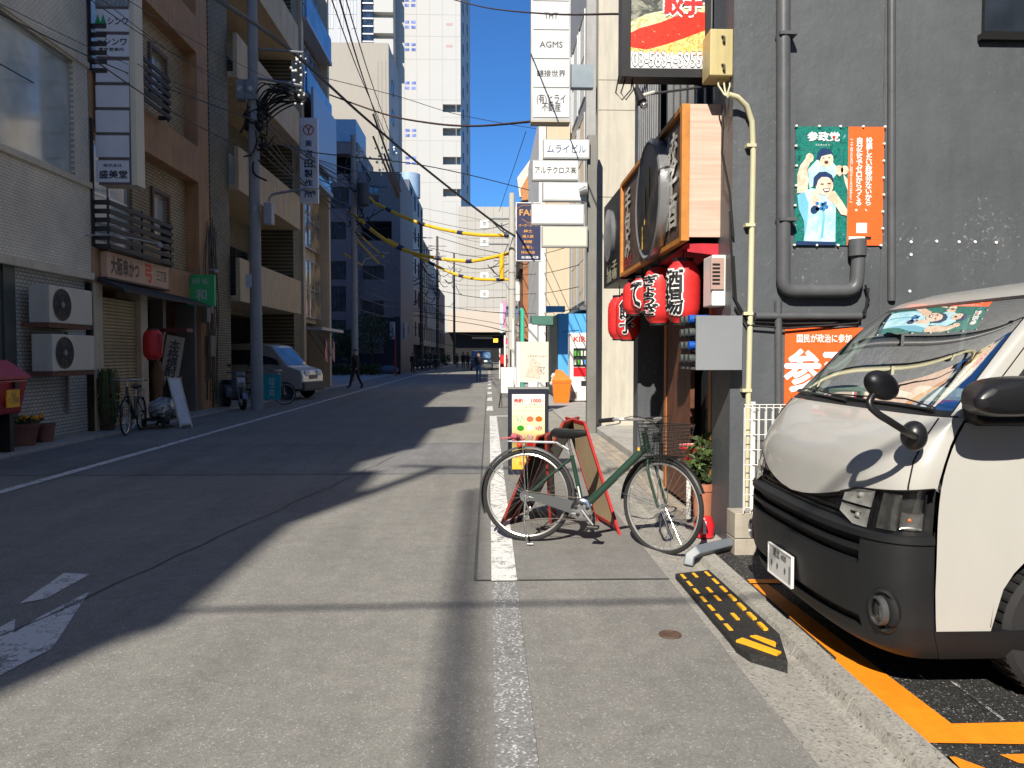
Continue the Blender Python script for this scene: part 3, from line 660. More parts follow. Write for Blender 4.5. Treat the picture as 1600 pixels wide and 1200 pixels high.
def tower():
    x0 = at(610, 200, Yt).x; x1 = at(720, 200, Yt).x; W_ = x1-x0; F = FR(x0, Yt, 0, 0)
    t = thing('white_tower', 'tall white panelled tower with small four-pane windows and corner balconies', 'building', F.to_translation())
    H = 110; zz = lambda py: P2(700, py, Yt)[1]; uu = lambda px: P2(px, 300, Yt)[0]-x0
    g = MB(F, [WTW]); hs = []
    for py in (163, 200, 245, 295): hs.append((uu(692), W_, zz(py+20), zz(py), 1.6))
    for k in range(1, 9): pass
    holed(g, W_, -.1, H, hs, 1.6); g.use(WTS)
    dx = 1.5; D = 26
    g.add([(W_, 0, -.1), (W_+dx, D, -.1), (W_+dx, D, H), (W_, 0, H), (0, 0, -.1), (0, D, -.1), (0, D, H), (0, 0, H)], [(0, 1, 2, 3), (7, 6, 5, 4), (3, 2, 6, 7)])
    g.build('wall', t, smooth=False)
    for h in hs:
        g = MB(F, [mat('grey balcony shade', (.35, .35, .34), .8)]); g.box(h[0], h[1]-.2, 1.58, 1.7, h[2], h[3]); g.build('balcony_recess', t, smooth=False)
        g = MB(F, [WTW]); g.box(h[0], h[1]+.02, -.03, .1, h[2], h[2]+1.1); g.build('balcony_parapet', t, smooth=False)
    for px in (633, 652, 672, 692, 713):
        g = MB(F, [JNT]); g.box(uu(px)-.05, uu(px)+.05, -.02, .01, 5, H); g.build('joint', t, smooth=False)
    for py in (-12, 23, 57, 93, 156, 220, 285):
        g = MB(F, [JNT]); g.box(0, W_, -.015, .012, zz(py)-.05, zz(py)+.05); g.build('joint', t, smooth=False)
    BLW = glassmat('blue tower glass', (.10, .12, .28), .1)
    for k, py in enumerate((-64, -30, 6, 40, 75, 135, 209, 252)):
        for i in range(2):
            for j in range(2):
                u0 = uu(634+i*10); z1 = zz(py-7+j*8); g = MB(F, [BLW]); g.box(u0, u0+.95, -.04, .02, z1-.62, z1); g.build('window', t, smooth=False)
    for py in (36, 70): g = MB(F, [mat('reddish small print', (.45, .3, .3), .8)]); g.box(uu(698), uu(708), -.03, .0, zz(py)-.5, zz(py)); g.build('wall_mark', t, smooth=False)
    for k, py in enumerate((-80, -45, -10, 20, 55, 90, 125, 160, 195, 230, 265)):   # windows on the shaded flank
        for j in range(2): 
            yv = 5+j*11; xv = W_+dx*yv/D; g = MB(F, [GD]); g.box(xv-.02, xv+.22, yv, yv+3.2, zz(py)-1.8, zz(py)); g.build('window', t, smooth=False)
    return t
tower()
# second white tower to the left, with balconies and striped panels
t2 = thing('striped_tower', 'white and grey striped apartment tower rising behind the beige slab', 'building', (at(500, 300, 170).x, 170, 0))
x0 = at(470, 300, 170).x; xs = at(566, 300, 170).x; xe = at(616, 300, 170).x
g = MB(mats=[WTS]); g.box(x0, xs, 170, 190, 0, 130); g.build('wall', t2, smooth=False)
for k in range(13):
    px = 492+k*5.2
    for j in range(6):
        if R.random() < .7:
            xx = at(px, 100, 169.8).x; z = at(px, 66-j*22, 169.8).z; g = MB(mats=[mat('pale grey stripe panel', (.42, .43, .46), .6, var=.03) if R.random() < .6 else mat('white stripe panel', (.50, .50, .50), .6, var=.03)])
            g.box(xx, xx+.45, 169.9, 169.99, z, z+2.9); g.build('stripe_panel', t2, smooth=False)
g = MB(mats=[GD]); a, b = at(568, 100, 169.7).x, at(584, 100, 169.7).x; g.box(a, b, 169.6, 169.99, 20, 130)
g.build('glass_strip', t2, smooth=False)
g = MB(mats=[mat('light tower frame', (.6, .62, .66), .5, var=0)])
for j in range(14): z = at(575, 66-j*12, 169.5).z; g.box(a-.1, b, 169.4, 169.58, z, z+.28)
g.build('frame', t2, smooth=False)
g = MB(mats=[mat('grey balcony shade', (.35, .35, .34), .8)]); g.box(b, xe, 171.5, 188, 0, 130); g.build('balcony_recess', t2, smooth=False)
for j in range(8):
    z = at(600, 62-j*33, 169.5).z; g = MB(mats=[WTW]); g.box(b, xe, 169.7, 171.49, z-3.0, z+.25); g.build('balcony', t2, smooth=False)
# ---- building closing the street, on a raised deck with a dark underpass
Ye = 146
FE = FR(at(716, 400, Ye).x, Ye, 0, 0); xe0 = at(716, 400, Ye).x; xe1 = at(842, 400, Ye).x
ENDM = mat('beige grey end wall', (.40, .375, .33), .8, var=.03, vs=.2); 
te = thing('end_building', 'blank beige building closing the far end of the street above an underpass', 'building', FE.to_translation())
zt = at(760, 323, Ye).z; zm = at(760, 487, Ye).z; zl = at(760, 519, Ye).z
g = MB(mats=[ENDM]); g.box(xe0, xe1, Ye, Ye+20, zm, zt); g.build('wall', te, smooth=False)
g = MB(mats=[mat('pinkish lower wall', (.50, .42, .34), .8, var=.03, vs=.2)]); g.box(at(700, 500, Ye).x, xe1, Ye-.6, Ye+20, zl, zm); g.build('lower_wall', te, smooth=False)
g = MB(mats=[mat('white square vent', (.68, .68, .66), .6, var=0)])
for py in (350, 378, 432, 460):
    a = at(757, py, Ye-.1); m2 = MB(mats=g.mats)
    m2.box(a.x-.75, a.x-.35, Ye-.1, Ye-.01, a.z-.75, a.z+.75).box(a.x+.35, a.x+.75, Ye-.1, Ye-.01, a.z-.75, a.z+.75).box(a.x-.35, a.x+.35, Ye-.1, Ye-.01, a.z+.35, a.z+.75).box(a.x-.35, a.x+.35, Ye-.1, Ye-.01, a.z-.75, a.z-.35); m2.build('square_vent', te, smooth=False)
g = MB(mats=[mat('panel joint')])
for py in (345, 372, 399, 426, 453, 480): z = at(760, py, Ye).z; g.box(xe0, xe1, Ye-.03, Ye-.002, z-.05, z+.05)
for px in (730, 743, 757, 771, 785): xx = at(px, 400, Ye).x; g.box(xx-.04, xx+.04, Ye-.025, Ye-.004, zm, zt)
g.build('wall_joint', te, smooth=False)
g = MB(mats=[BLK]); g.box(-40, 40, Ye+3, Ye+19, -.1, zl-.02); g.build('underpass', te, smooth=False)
g = MB(mats=[mat('underpass ceiling strip', (.40, .34, .26), .8)]); g.box(at(737, 527, Ye).x, at(770, 527, Ye).x, Ye+2.6, Ye+2.95, at(737, 529, Ye).z, at(737, 526, Ye).z); g.build('ceiling_strip', te, smooth=False)
# ================================================================ RIGHT SIDE: the black building with the gyoza shop
def blackwall():
    m, n, b = nodes_for('charcoal painted rough wall'); tc = N(n, 'ShaderNodeTexCoord'); P = tc.outputs['Object']
    z = N(n, 'ShaderNodeTexNoise', Scale=1.6, Detail=8.0, Roughness=.7); n.links.new(P, z.inputs['Vector'])
    base = ramp(n, z.outputs[0], [(.3, (.066, .074, .084)), (.7, (.095, .104, .116))])
    z2 = N(n, 'ShaderNodeTexNoise', Scale=26.0, Detail=6.0, Roughness=.8, Distortion=.4); n.links.new(P, z2.inputs['Vector'])
    z3 = N(n, 'ShaderNodeTexNoise', Scale=1.1, Detail=2.0); n.links.new(P, z3.inputs['Vector'])
    a = N(n, 'ShaderNodeMath', operation='MULTIPLY_ADD'); n.links.new(z3.outputs[0], a.inputs[0]); a.inputs[1].default_value = .45; n.links.new(z2.outputs[0], a.inputs[2])
    k = ramp(n, a.outputs[0], [(.865, 0.0), (.93, .55)])
    mp = N(n, 'ShaderNodeMapping'); mp.inputs['Scale'].default_value = (2.2, 2.2, .16); n.links.new(P, mp.inputs[0])
    z5 = N(n, 'ShaderNodeTexNoise', Scale=2.5, Detail=8.0, Roughness=.72); n.links.new(mp.outputs[0], z5.inputs['Vector'])
    st = ramp(n, z5.outputs[0], [(.35, .93), (.5, 1.0), (.68, 1.08)])
    z6 = N(n, 'ShaderNodeTexVoronoi', Scale=.9); z6.feature = 'SMOOTH_F1'; n.links.new(P, z6.inputs['Vector'])
    pt = ramp(n, z6.outputs['Distance'], [(.2, 1.04), (.6, .96)])
    bc = mixc(n, 1.0, mixc(n, 1.0, base.outputs[0], st.outputs[0], 'MULTIPLY'), pt.outputs[0], 'MULTIPLY')
    n.links.new(mixc(n, k.outputs[0], bc, lin((.38, .38, .38))), b.inputs['Base Color'])
    b.inputs['Roughness'].default_value = .48
    z4 = N(n, 'ShaderNodeTexNoise', Scale=9.0, Detail=8.0, Roughness=.65); n.links.new(P, z4.inputs['Vector'])
    bp = N(n, 'ShaderNodeBump', Strength=.22, Distance=.03); n.links.new(z4.outputs[0], bp.inputs['Height']); n.links.new(bp.outputs[0], b.inputs['Normal'])
    return m
BW = blackwall()
BP = mat('charcoal painted pipe', (.085, .09, .098), .4, var=.12, vs=6, bump=.1, bs=25)
XR = 1.87; YW = 5.9
shop = thing('black_building', 'charcoal painted building with the gyoza shop on its street side', 'building', (XR, YW, 0))
def sh(g, name, **k): return g.build(name, shop, **k)
g = MB(mats=[BW]); wx = at(1533, 55, YW).x; wz = at(1533, 55, YW).z
holed(g.__class__(mats=[BW]), 1, 0, 1, [])
def face_y(g, x0, x1, z0, z1, y, n=1): return g.add([(x0, y, z0), (x1, y, z0), (x1, y, z1), (x0, y, z1)], [(0, 1, 2, 3)])
g = MB(FR(XR, YW, 0), [BW]); holed(g, 10.5, -.1, 9.5, [(wx-XR, wx-XR+1.5, wz, wz+1.4)], .12)
g.add([(0, 0, -.1), (0, .50, -.1), (0, .50, 9.5), (0, 0, 9.5), (.12, .50, -.1), (.12, .50, 2.4)], [(3, 2, 1, 0)])
g.add([(0, .5, -.1), (.9, .5, -.1), (.9, .5, 2.42), (0, .5, 2.42)], [(3, 2, 1, 0)])
sh(g, 'painted_wall', smooth=False)
g = MB(mats=[BW]); g.box(XR+.02, XR+10.5, 9.7, 10.0, -.1, 9.5); g.box(XR+.02, XR+10.5, 5.95, 9.98, 9.45, 9.5); g.box(XR+.03, XR+10.4, 6.4, 9.7, 2.45, 2.55); sh(g, 'rear_wall', smooth=False)
sh(MB(mats=[BW]).box(12.3, 12.37, 5.92, 9.9, -.1, 9.4), 'end_wall', smooth=False)
# interior of the entrance
g = MB(mats=[mat('dark shop interior', (.02, .016, .014), .9, var=.2)]); g.box(3.6, 3.7, 6.4, 9.7, -.1, 2.45); g.box(2.1, 3.6, 6.41, 6.46, -.1, 2.45)
sh(g, 'interior_wall', smooth=False)
sh(MB(mats=[CONC2]).box(XR+.12, 3.6, 6.41, 9.69, -.1, .07), 'shop_floor', smooth=False)
WOODD = mat('dark red brown boards', (.11, .04, .02), .55, var=.35, vs=5)
WOODO = mat('orange brown wood', (.38, .14, .04), .5, var=.25, vs=6)
for k in range(5):
    y0 = 7.15+.19*k; sh(MB(mats=[WOODD]).box(XR+.02, XR+.06, y0+.003, y0+.187, .08, 2.44), 'door_board', smooth=False)
sh(MB(mats=[WOODO]).box(XR+.01, XR+.09, 8.10, 8.2, .08, 2.44), 'door_post', smooth=False)
sh(MB(mats=[WOODO]).box(XR-.005, XR+.05, 6.40, 6.47, .06, 2.44), 'wood_edge', smooth=False)
g = MB(mats=[mat('charcoal glass door', (.03, .032, .035), .25)]); g.box(XR+.12, XR+.15, 6.62, 7.14, .08, 2.44); sh(g, 'door_leaf', smooth=False)
g = MB(mats=[BLK]); g.box(XR+.25, XR+.28, 8.2, 9.5, .08, 2.44); sh(g, 'dark_doorway', smooth=False)
g = MB(mats=[mat('pale noren strip', (.35, .33, .3), .8)]); g.box(XR+.2, XR+.22, 8.66, 8.70, 1.3, 2.3); sh(g, 'curtain_rod', smooth=False)
# upper facade: corrugated siding and dark lattice window
SID = mat('grey corrugated siding', (.17, .175, .18), .42, .4, var=.12, vs=4)
g = MB(mats=[SID]); yy = 8.5; pr = []
while yy < 9.72:
    pr += [(yy, XR), (yy+.05, XR), (yy+.065, XR+.035), (yy+.10, XR+.035)]; yy += .115
g.rings([[(x, y, z) for y, x in pr] for z in (3.2, 9.4)], closed=False, caps=False); sh(g, 'corrugated_siding', smooth=False)
sh(MB(mats=[mat('charcoal recess', (.03, .032, .035), .7)]).box(XR+.3, XR+.34, 6.42, 8.5, 2.6, 9.4), 'upper_recess', smooth=False)
for k in range(7): sh(MB(mats=[SID]).box(XR+.04, XR+.09, 6.5+.29*k, 6.56+.29*k, 2.6, 9.4), 'lattice_bar', smooth=False)
# pipes and ducts on the camera-facing wall
def W(px, py, d=0): v = at(px, py, YW-d); return v
def wpipe(pts, r, name, d=None, m=BP, n=12, label=None):
    d = r+.005 if d is None else d; P = [W(px, py, d) for px, py in pts]; g = MB(mats=[m]); g.tube(P, r, n); return sh(g, name)
g = MB(mats=[BP])
def rbox(x0, x1, z0, z1, d0, d1): g.box(x0, x1, YW-d1, YW-d0, z0, z1)
def duct(pts, half, d0, d1, name):
    """square-ish channel with rounded bends"""
    P = []
    for i, (px, py) in enumerate(pts):
        v = W(px, py, d1)
        if 0 < i < len(pts)-1:
            a, b = W(*pts[i-1], d1), W(*pts[i+1], d1); r_ = min(.09, (a-v).length/2, (b-v).length/2)
            s_, e_ = v+(a-v).normalized()*r_, v+(b-v).normalized()*r_
            for t in (0, .25, .5, .75, 1): P.append(s_*(1-t)**2+v*2*t*(1-t)+e_*t*t)
        else: P.append(v)
    m = MB(mats=[BP]); m.tube(P, half, 14); return sh(m, name)
duct([(1224, -120), (1224, 455), (1338, 455), (1342, 392)], .052, 0, .055, 'ventilation_duct')
duct([(1340, 400), (1340, 374)], .066, 0, .06, 'duct_cap')
for py in (60, 346): a = W(1224, py, 0); sh(MB(mats=[BP]).box(a.x-.066, a.x+.066, YW-.115, YW, a.z-.012, a.z+.012), 'pipe_clamp', smooth=False)
sh(MB(mats=[BP]).tube([W(1393, -120, .012), W(1393, 470, .012)], .030, 10), 'rain_pipe')
sh(MB(mats=[SEAM]).box(W(1384, 0).x-.006, W(1384, 0).x+.006, YW-.004, YW+.01, 1.0, 9.0), 'wall_seam', smooth=False)
duct([(1180, 494), (1345, 494)], .030, 0, .04, 'conduit')
duct([(1216, 470), (1218, 860)], .028, 0, .04, 'conduit')
CRM = mat('cream conduit', (.58, .55, .36), .5, var=.08, dirt=.2)
sh(MB(mats=[CRM]).tube([W(1138, 148, .12), W(1152, 152, .1), W(1166, 165, .07), W(1175, 190, .04), W(1177, 240, .035), W(1172, 500, .035), W(1165, 812, .035)], .022, 10), 'cream_conduit')
for px, py in ((1176, 228), (1174, 352), (1171, 490), (1169, 610)): a = W(px-6, py, .035); sh(MB(mats=[CRM]).box(a.x-.022, a.x+.05, YW-.062, YW, a.z-.012, a.z+.012), 'conduit_clip', smooth=False)
KBL = mat('black cable', (.012, .012, .013), .5, var=0)
for pts in ([(1146, 400), (1150, 470), (1170, 502), (1230, 506), (1300, 505), (1352, 492), (1357, 450)], [(1140, 330), (1146, 460), (1160, 492), (1200, 500)], [(1130, 180), (1128, 240), (1140, 300), (1146, 370)], [(1148, 480), (1168, 508), (1230, 513), (1340, 505), (1358, 470), (1352, 445)]):
    sh(MB(mats=[KBL]).tube([W(px, py, .02+R.uniform(0, .03)) for px, py in pts], .009, 6), 'wall_cable')
sh(MB(mats=[BP]).tube([at(1117, 648, 6.36), at(1119, 800, 6.36)], .022, 10), 'drain_pipe')
# rainwater elbow lying over the gutter
e = thing('drain_outlet', 'grey square rainwater elbow lying across the gutter beside the bicycle', 'drain pipe', gr(1110, 878))
g = MB(mats=[mat('grey painted drain pipe', (.13, .15, .175), .45, var=.15)])
a, b, c = at(1146, 848, 5.72), at(1085, 862, 5.48), at(1082, 884, 5.46)
g.tube([a, b+Vector((.01, 0, .0)), b+Vector((-.03, 0, -.03)), c+Vector((-.03, 0, 0))], .05, 4); g.build('elbow', e, bevel=.008)
# flush window
gF, gP = win_meshes(1.5, 1.4, 2, 1, mat('black window frame', (.01, .01, .01), .4, var=0), GD); o = inst('window', gF, shop, (wx, YW+.05, wz)); q = bpy.data.objects.new('pane', gP); COL.objects.link(q); q.parent = o
sh(MB(mats=[mat('black window frame')]).box(wx-.03, wx+1.6, YW-.05, YW+.02, wz-.05, wz-.005), 'window_sill', smooth=False)
# block stub and white mesh fence
BLKC = mat('weathered concrete block', (.37, .335, .28), .85, var=.15, vs=5, bump=.3, bs=50, dirt=.3)
bl = thing('block_stub', 'two weathered concrete blocks stacked at the wall corner', 'concrete block', (2.0, 5.72, 0))
x0, x1 = at(1148, 850, 5.6).x, at(1184, 850, 5.6).x
for za, zb in ((-.05, .13), (.135, .325)): MB(mats=[BLKC]).box(x0, x1, 5.6, 5.8, za, zb).build('block', bl, bevel=.006, smooth=False)
WM = mat('white coated wire', (.72, .72, .70), .4, var=0)
fe = thing('mesh_fence', 'white wire mesh fence panel between wall and van', 'fence', (2.1, 5.55, .3))
g = MB(mats=[WM]); yf = 5.62; z0, z1 = at(1160, 795, yf).z, at(1160, 632, yf).z; xa, xb = at(1160, 700, yf).x, at(1290, 700, yf).x
MB(mats=[WM]).cyl((at(1176, 700, yf).x, yf, .3), (at(1176, 700, yf).x, yf, z1+.02), .020, n=10).build('fence_post', fe)
for k in range(8): z = z0+(z1-z0)*k/7; MB(mats=[WM]).cyl((xa, yf-.03, z), (xb, yf-.03, z), .0035, n=5).build('horizontal_wire', fe)
for z in (z0+.02, z1-.02): MB(mats=[WM]).cyl((xa, yf-.06, z), (xb, yf-.06, z), .0035, n=5).build('horizontal_wire', fe)
nn = 13
for k in range(nn): x = xa+(xb-xa)*k/(nn-1); MB(mats=[WM]).tube([(x, yf-.033, z0-.03), (x, yf-.033, z1-.02), (x, yf-.06, z1), (x, yf-.06, z0)], .0035, 5).build('vertical_wire', fe)
# small hooks and nails on the wall
NW = mat('white nail cap', (.85, .85, .82), .5, var=0)
for px, py in ((1423, 378), (1463, 377), (1498, 378), (1523, 378), (1556, 379), (1423, 398), (1421, 455)):
    a = W(px, py); g = MB(mats=[NW]); g.cyl((a.x, YW-.008, a.z), (a.x, YW+.001, a.z), .011, n=8); sh(g, 'nail_cap')
# ---- posters on the wall
def poster_frame(px0, py0, px1, py1, name, label, m, th=.006):
    a, b = W(px0, py0), W(px1, py1); t = thing(name, label, 'poster', (a.x, YW-.01, b.z))
    g = MB(mats=[m]); g.box(a.x, b.x, YW-.012, YW-.012+th, b.z, a.z); g.build('board', t, smooth=False); return t, a, b
TEAL = imgmat('teal foliage print', 'n', ['063a36', '0c5a50', '1c8072', '0a4a55', '7fc8c0'], 22)
ORG = mat('orange poster print', lin('f2642c')[:3], .45, var=.05, vs=6)
t, a, b = poster_frame(1243, 198, 1377, 384, 'wall_poster', 'teal and orange campaign poster of a man carrying a child on his shoulders', TEAL)
pw, ph = b.x-a.x, a.z-b.z
def pp(u, v): return (a.x+pw*u, a.z-ph*v)      # 0..1 from the top left of the poster
def flat(name, polys, m, lay, label=None):
    y = YW-.0125-.0012*lay
    for poly in polys:
        g = MB(mats=[m]); g.add([(x, y, z) for x, z in [pp(u, v) for u, v in poly]], [tuple(range(len(poly)))])
        o = g.build(name, t, smooth=False); bm = bmesh.new(); bm.from_mesh(o.data); bmesh.ops.triangulate(bm, faces=bm.faces); bm.to_mesh(o.data); bm.free()
    return o
def el(cx, cy, rx, ry, n=16, rot=0): return [(cx+rx*cos(2*pi*i/n)*cos(rot)-ry*sin(2*pi*i/n)*sin(rot), cy+rx*cos(2*pi*i/n)*sin(rot)*.72+ry*sin(2*pi*i/n)*cos(rot)) for i in range(n)]
flat('orange_band', [[(.595, 0), (1, 0), (1, 1), (.595, 1)]], ORG, 1)
SKN = imgmat('pale printed skin', 'n', ['c79f88', 'd8b8a0', 'ead6c4', 'cfa890'], 13); SKD = mat('shaded printed skin', lin('b98f7a')[:3], .5, var=.1, vs=25)
SHRT = imgmat('pale blue printed shirt', 'n', ['7fbcd6', 'a4d6e8', 'c4e8f2', '93cbe0'], 8); SHR2 = mat('shaded blue printed shirt', lin('6fb4cf')[:3], .5, var=.1, vs=12)
HAIR = mat('dark blue black printed hair', lin('1a3560')[:3], .5, var=.2, vs=40); LINE = mat('printed dark line', lin('5a3b34')[:3], .5, var=0)
flat('printed_shirt', [[(.14, .36), (.24, .28), (.42, .30), (.50, .37), (.42, .44), (.30, .46), (.16, .52)]], SHRT, 2)
flat('printed_arm', [[(.02, .40), (.05, .33), (.11, .27), (.17, .29), (.13, .36), (.15, .46), (.13, .56), (.02, .56)], [(.44, .38), (.52, .34), (.56, .37), (.50, .42)], [(.54, .40), (.59, .44), (.595, .54), (.56, .47)]], SKN, 3)
flat('printed_head', [el(.34, .275, .085, .065)], SKN, 3)
flat('printed_hair', [[(.235, .27), (.25, .21), (.31, .18), (.38, .19), (.42, .23), (.36, .235), (.29, .25), (.27, .29)]], HAIR, 4)
flat('printed_fist', [el(.155, .265, .045, .04), el(.49, .365, .05, .04), el(.555, .365, .045, .038)], SKN, 4)
flat('printed_mouth', [el(.345, .30, .025, .014, 10), el(.31, .265, .012, .004, 8), el(.375, .262, .012, .004, 8)], LINE, 5)
flat('printed_shirt', [[(.02, .58), (.17, .52), (.28, .53), (.42, .56), (.46, .62), (.46, .97), (.10, .97), (.12, .80), (.04, .70)]], SHRT, 5)
flat('printed_fold', [[(.02, .58), (.10, .55), (.15, .65), (.14, .80), (.11, .95), (.10, .80), (.04, .70)], [(.30, .62), (.34, .75), (.32, .94), (.29, .94), (.31, .76)]], SHR2, 6)
flat('printed_leg', [[(.17, .54), (.26, .54), (.27, .60), (.26, .68), (.20, .67)], [(.34, .56), (.44, .54), (.52, .62), (.59, .70), (.585, .75), (.52, .74), (.45, .66), (.36, .60)]], SKN, 7)
flat('printed_head', [el(.325, .50, .10, .078, 18)], SKN, 8)
flat('printed_hair', [[(.195, .49), (.20, .43), (.26, .385), (.34, .38), (.41, .41), (.43, .46), (.37, .425), (.29, .425), (.25, .455), (.235, .50)]], HAIR, 9)
flat('printed_mouth', [[(.30, .525), (.39, .52), (.375, .55), (.33, .555)], el(.295, .485, .022, .005, 8), el(.375, .48, .022, .005, 8)], LINE, 10)
flat('printed_teeth', [[(.315, .53), (.38, .526), (.37, .541), (.33, .545)]], mat('printed white', (.85, .85, .85), .5, var=0), 11)
flat('printed_glove', [el(.215, .70, .05, .035, 12, -.6)], HAIR, 8)
flat('printed_splash', [el(.30+R.uniform(-.06, .06), .67+R.uniform(-.03, .03), .022, .016, 7) for i in range(9)], mat('blue splash print', lin('2a6fb0')[:3], .5), 8)
flat('printed_jeans', [[(.02, .965), (.46, .972), (.46, 1), (.0, 1)]], HAIR, 9)
WH = mat('white print', (.85, .85, .84), .5, var=0); RD = mat('red print', (.72, .02, .02), .5, var=0); KP = mat('black print', (.015, .015, .018), .5, var=0)
def ptext(s, u, v, w_, h_, m, lay, bold=0, root=None):
    x, z = pp(u, v); g = MB(mats=[m]); g.text(s, (x, YW-.0125-.0012*lay, z), UX, UZ, pw*w_, ph*h_, bold); return g.build('lettering', root or t, smooth=False)
ptext('参政党', .31, .085, .36, .075, WH, 3, .035); flat('red_dot', [el(.425, .09, .018, .013)], RD, 6); ptext('さんせいとう', .30, .155, .16, .016, WH, 3)
ptext(vert('投票したい政党がないから、'), .83, .40, .075, .62, WH, 3, .03); ptext(vert('自分たちでゼロからつくる。'), .72, .40, .075, .62, WH, 3, .03); ptext(vert('〜子供の為に残せる日本を〜'), .63, .37, .035, .54, WH, 3)
flat('white_square', [[(.70, .81), (.82, .81), (.82, .895), (.70, .895)], [(.615, .925), (.80, .925), (.80, .95), (.615, .95)]], WH, 3); flat('black_tab', [[(.80, .925), (.87, .925), (.87, .95), (.80, .95)]], KP, 3)
for u, v in [(k/4, 0) for k in range(5)]+[(k/4*.98, 1) for k in range(5)]+[(0, k/6) for k in range(1, 6)]+[(1, k/7) for k in range(1, 7)]:
    x, z = pp(u+R.uniform(-.01, .01), v); g = MB(mats=[NW]); g.lathe([(.0001, YW-.03), (.008, YW-.027), (.010, YW-.012), (.0001, YW-.0118)], (x, 0, z), 'y', 10); g.build('round_pin', t)
t, a, b = poster_frame(1226, 512, 1345, 640, 'wall_poster', 'orange and white campaign poster half hidden behind the van windscreen', ORG)
pw, ph = b.x-a.x, a.z-b.z
ptext('国民が政治に参加', .50, .13, .70, .10, WH, 2, .02); ptext('参政', .48, .52, .96, .50, WH, 2, .03)
# ---- shop sign box
PKW = mat('pale pink wood grain board', (.60, .42, .33), .55, var=.05)
def grained():
    m, n, b = nodes_for('pinkish plank with horizontal grain'); tc = N(n, 'ShaderNodeTexCoord'); mp = N(n, 'ShaderNodeMapping'); mp.inputs['Scale'].default_value = (.6, .6, 14)
    n.links.new(tc.outputs['Object'], mp.inputs[0]); z = N(n, 'ShaderNodeTexNoise', Scale=2.0, Detail=6.0); n.links.new(mp.outputs[0], z.inputs['Vector'])
    r = ramp(n, z.outputs[0], [(.3, (.50, .34, .26)), (.7, (.66, .48, .385))]); n.links.new(r.outputs[0], b.inputs['Base Color']); b.inputs['Roughness'].default_value = .55; return m
PLK = grained(); ORW = mat('orange wooden frame', (.50, .20, .04), .5, var=.18, vs=8)
DBR = mat('dark mottled sign face', (.10, .065, .05), .45, var=.5, vs=12); GLD = mat('silver raised letter', (.72, .70, .64), .3, .25, var=.2, vs=10)
sg = thing('shop_sign', 'big box sign of the gyoza shop with raised letters, wooden frame and round disc', 'shop sign', (XR-.3, 6.2, 2.45))
xs = XR-.30; z0, z1 = 2.45, 3.47
def SG(g, name, **k): return g.build(name, sg, **k)
SG(MB(mats=[mat('sign box body', (.05, .035, .03), .6)]).box(xs+.02, XR-.01, 6.225, 9.1, z0+.01, z1-.01), 'box', smooth=False)
SG(MB(mats=[PLK]).box(xs+.045, XR+.10, 6.2, 6.224, z0, z1+.04), 'end_board', smooth=False)
SG(MB(mats=[DBR]).box(xs+.012, xs+.02, 6.23, 9.1, z0+.02, z1-.02), 'face', smooth=False)
for (y0, y1, za, zb) in ((6.19, 6.25, z0-.03, z1+.04), (9.05, 9.11, z0-.03, z1+.03)): SG(MB(mats=[ORW]).box(xs-.02, xs+.044, y0, y1, za, zb), 'frame_post', smooth=False)
for za in (z0-.035, z1): SG(MB(mats=[ORW]).box(xs-.018, xs+.04, 6.251, 9.049, za, za+.04), 'frame_rail', smooth=False)
UR = (0, -1, 0)
for txt, yc, w_, h_ in (('手\n包\nみ', 8.72, .3, .78), ('餃\n子\n酒', 6.62, .36, .80),):
    g = MB(mats=[GLD])
    for i in range(3): g.text(txt, (xs+.006-.004*i, yc, 2.98), UR, UZ, w_, h_, .02)
    SG(g, 'raised_letters', smooth=False)
g = MB(mats=[mat('red raised letter', (.65, .02, .02), .4)]); g.text('ぎょうざ', (xs+.004, 8.75, 2.56), UR, UZ, .5, .13, .03); SG(g, 'red_letters', smooth=False)
RIM = mat('dark grey metal rim', (.30, .31, .33), .28, .5, var=.1)
g = MB(mats=[RIM]); g.lathe([(.0001, xs+.0), (.545, xs+.0), (.555, xs-.03), (.555, xs-.09), (.53, xs-.10), (.51, xs-.085), (.0001, xs-.085)], (0, 7.2, 2.94), 'x', 44); SG(g, 'round_disc')
g = MB(mats=[imgmat('dark disc picture', 'n', ['14110f', '2e2822', '191614', '4a3a2a', '201c1a'], 5)]); g.lathe([(.0001, xs-.086), (.50, xs-.086), (.50, xs-.09), (.0001, xs-.09)], (0, 7.2, 2.94), 'x', 40); SG(g, 'disc_face')
g = MB(mats=[mat('yellow chopstick line', (.6, .42, .05), .5)])
for dy, a0, a1 in ((.1, -.2, .15), (-.08, .02, .3), (.2, -.42, -.2)): g.box(xs-.095, xs-.091, 7.2+dy, 7.22+dy, 2.93+a0, 2.93+a1)
SG(g, 'yellow_lines', smooth=False)
s2 = thing('menu_sign', 'dark box sign with a small round clock-like dial beyond the big shop sign', 'sign', (xs, 9.2, 2.4))
g = MB(mats=[mat('black sign box', (.02, .02, .022), .5)]); g.box(xs, XR-.01, 9.16, 10.5, 2.40, 3.5); g.build('box', s2, smooth=False)
g = MB(mats=[RIM]); g.lathe([(.0001, xs+.01), (.31, xs+.01), (.33, xs-.05), (.0001, xs-.055)], (0, 9.86, 3.02), 'x', 30); g.build('round_dial', s2)
g = MB(mats=[mat('cream raised letter', (.5, .47, .33), .5)]); g.text('餃子\n酒場', (xs-.006, 9.8, 2.56), UR, UZ, .8, .24, .02); g.build('lettering', s2, smooth=False)
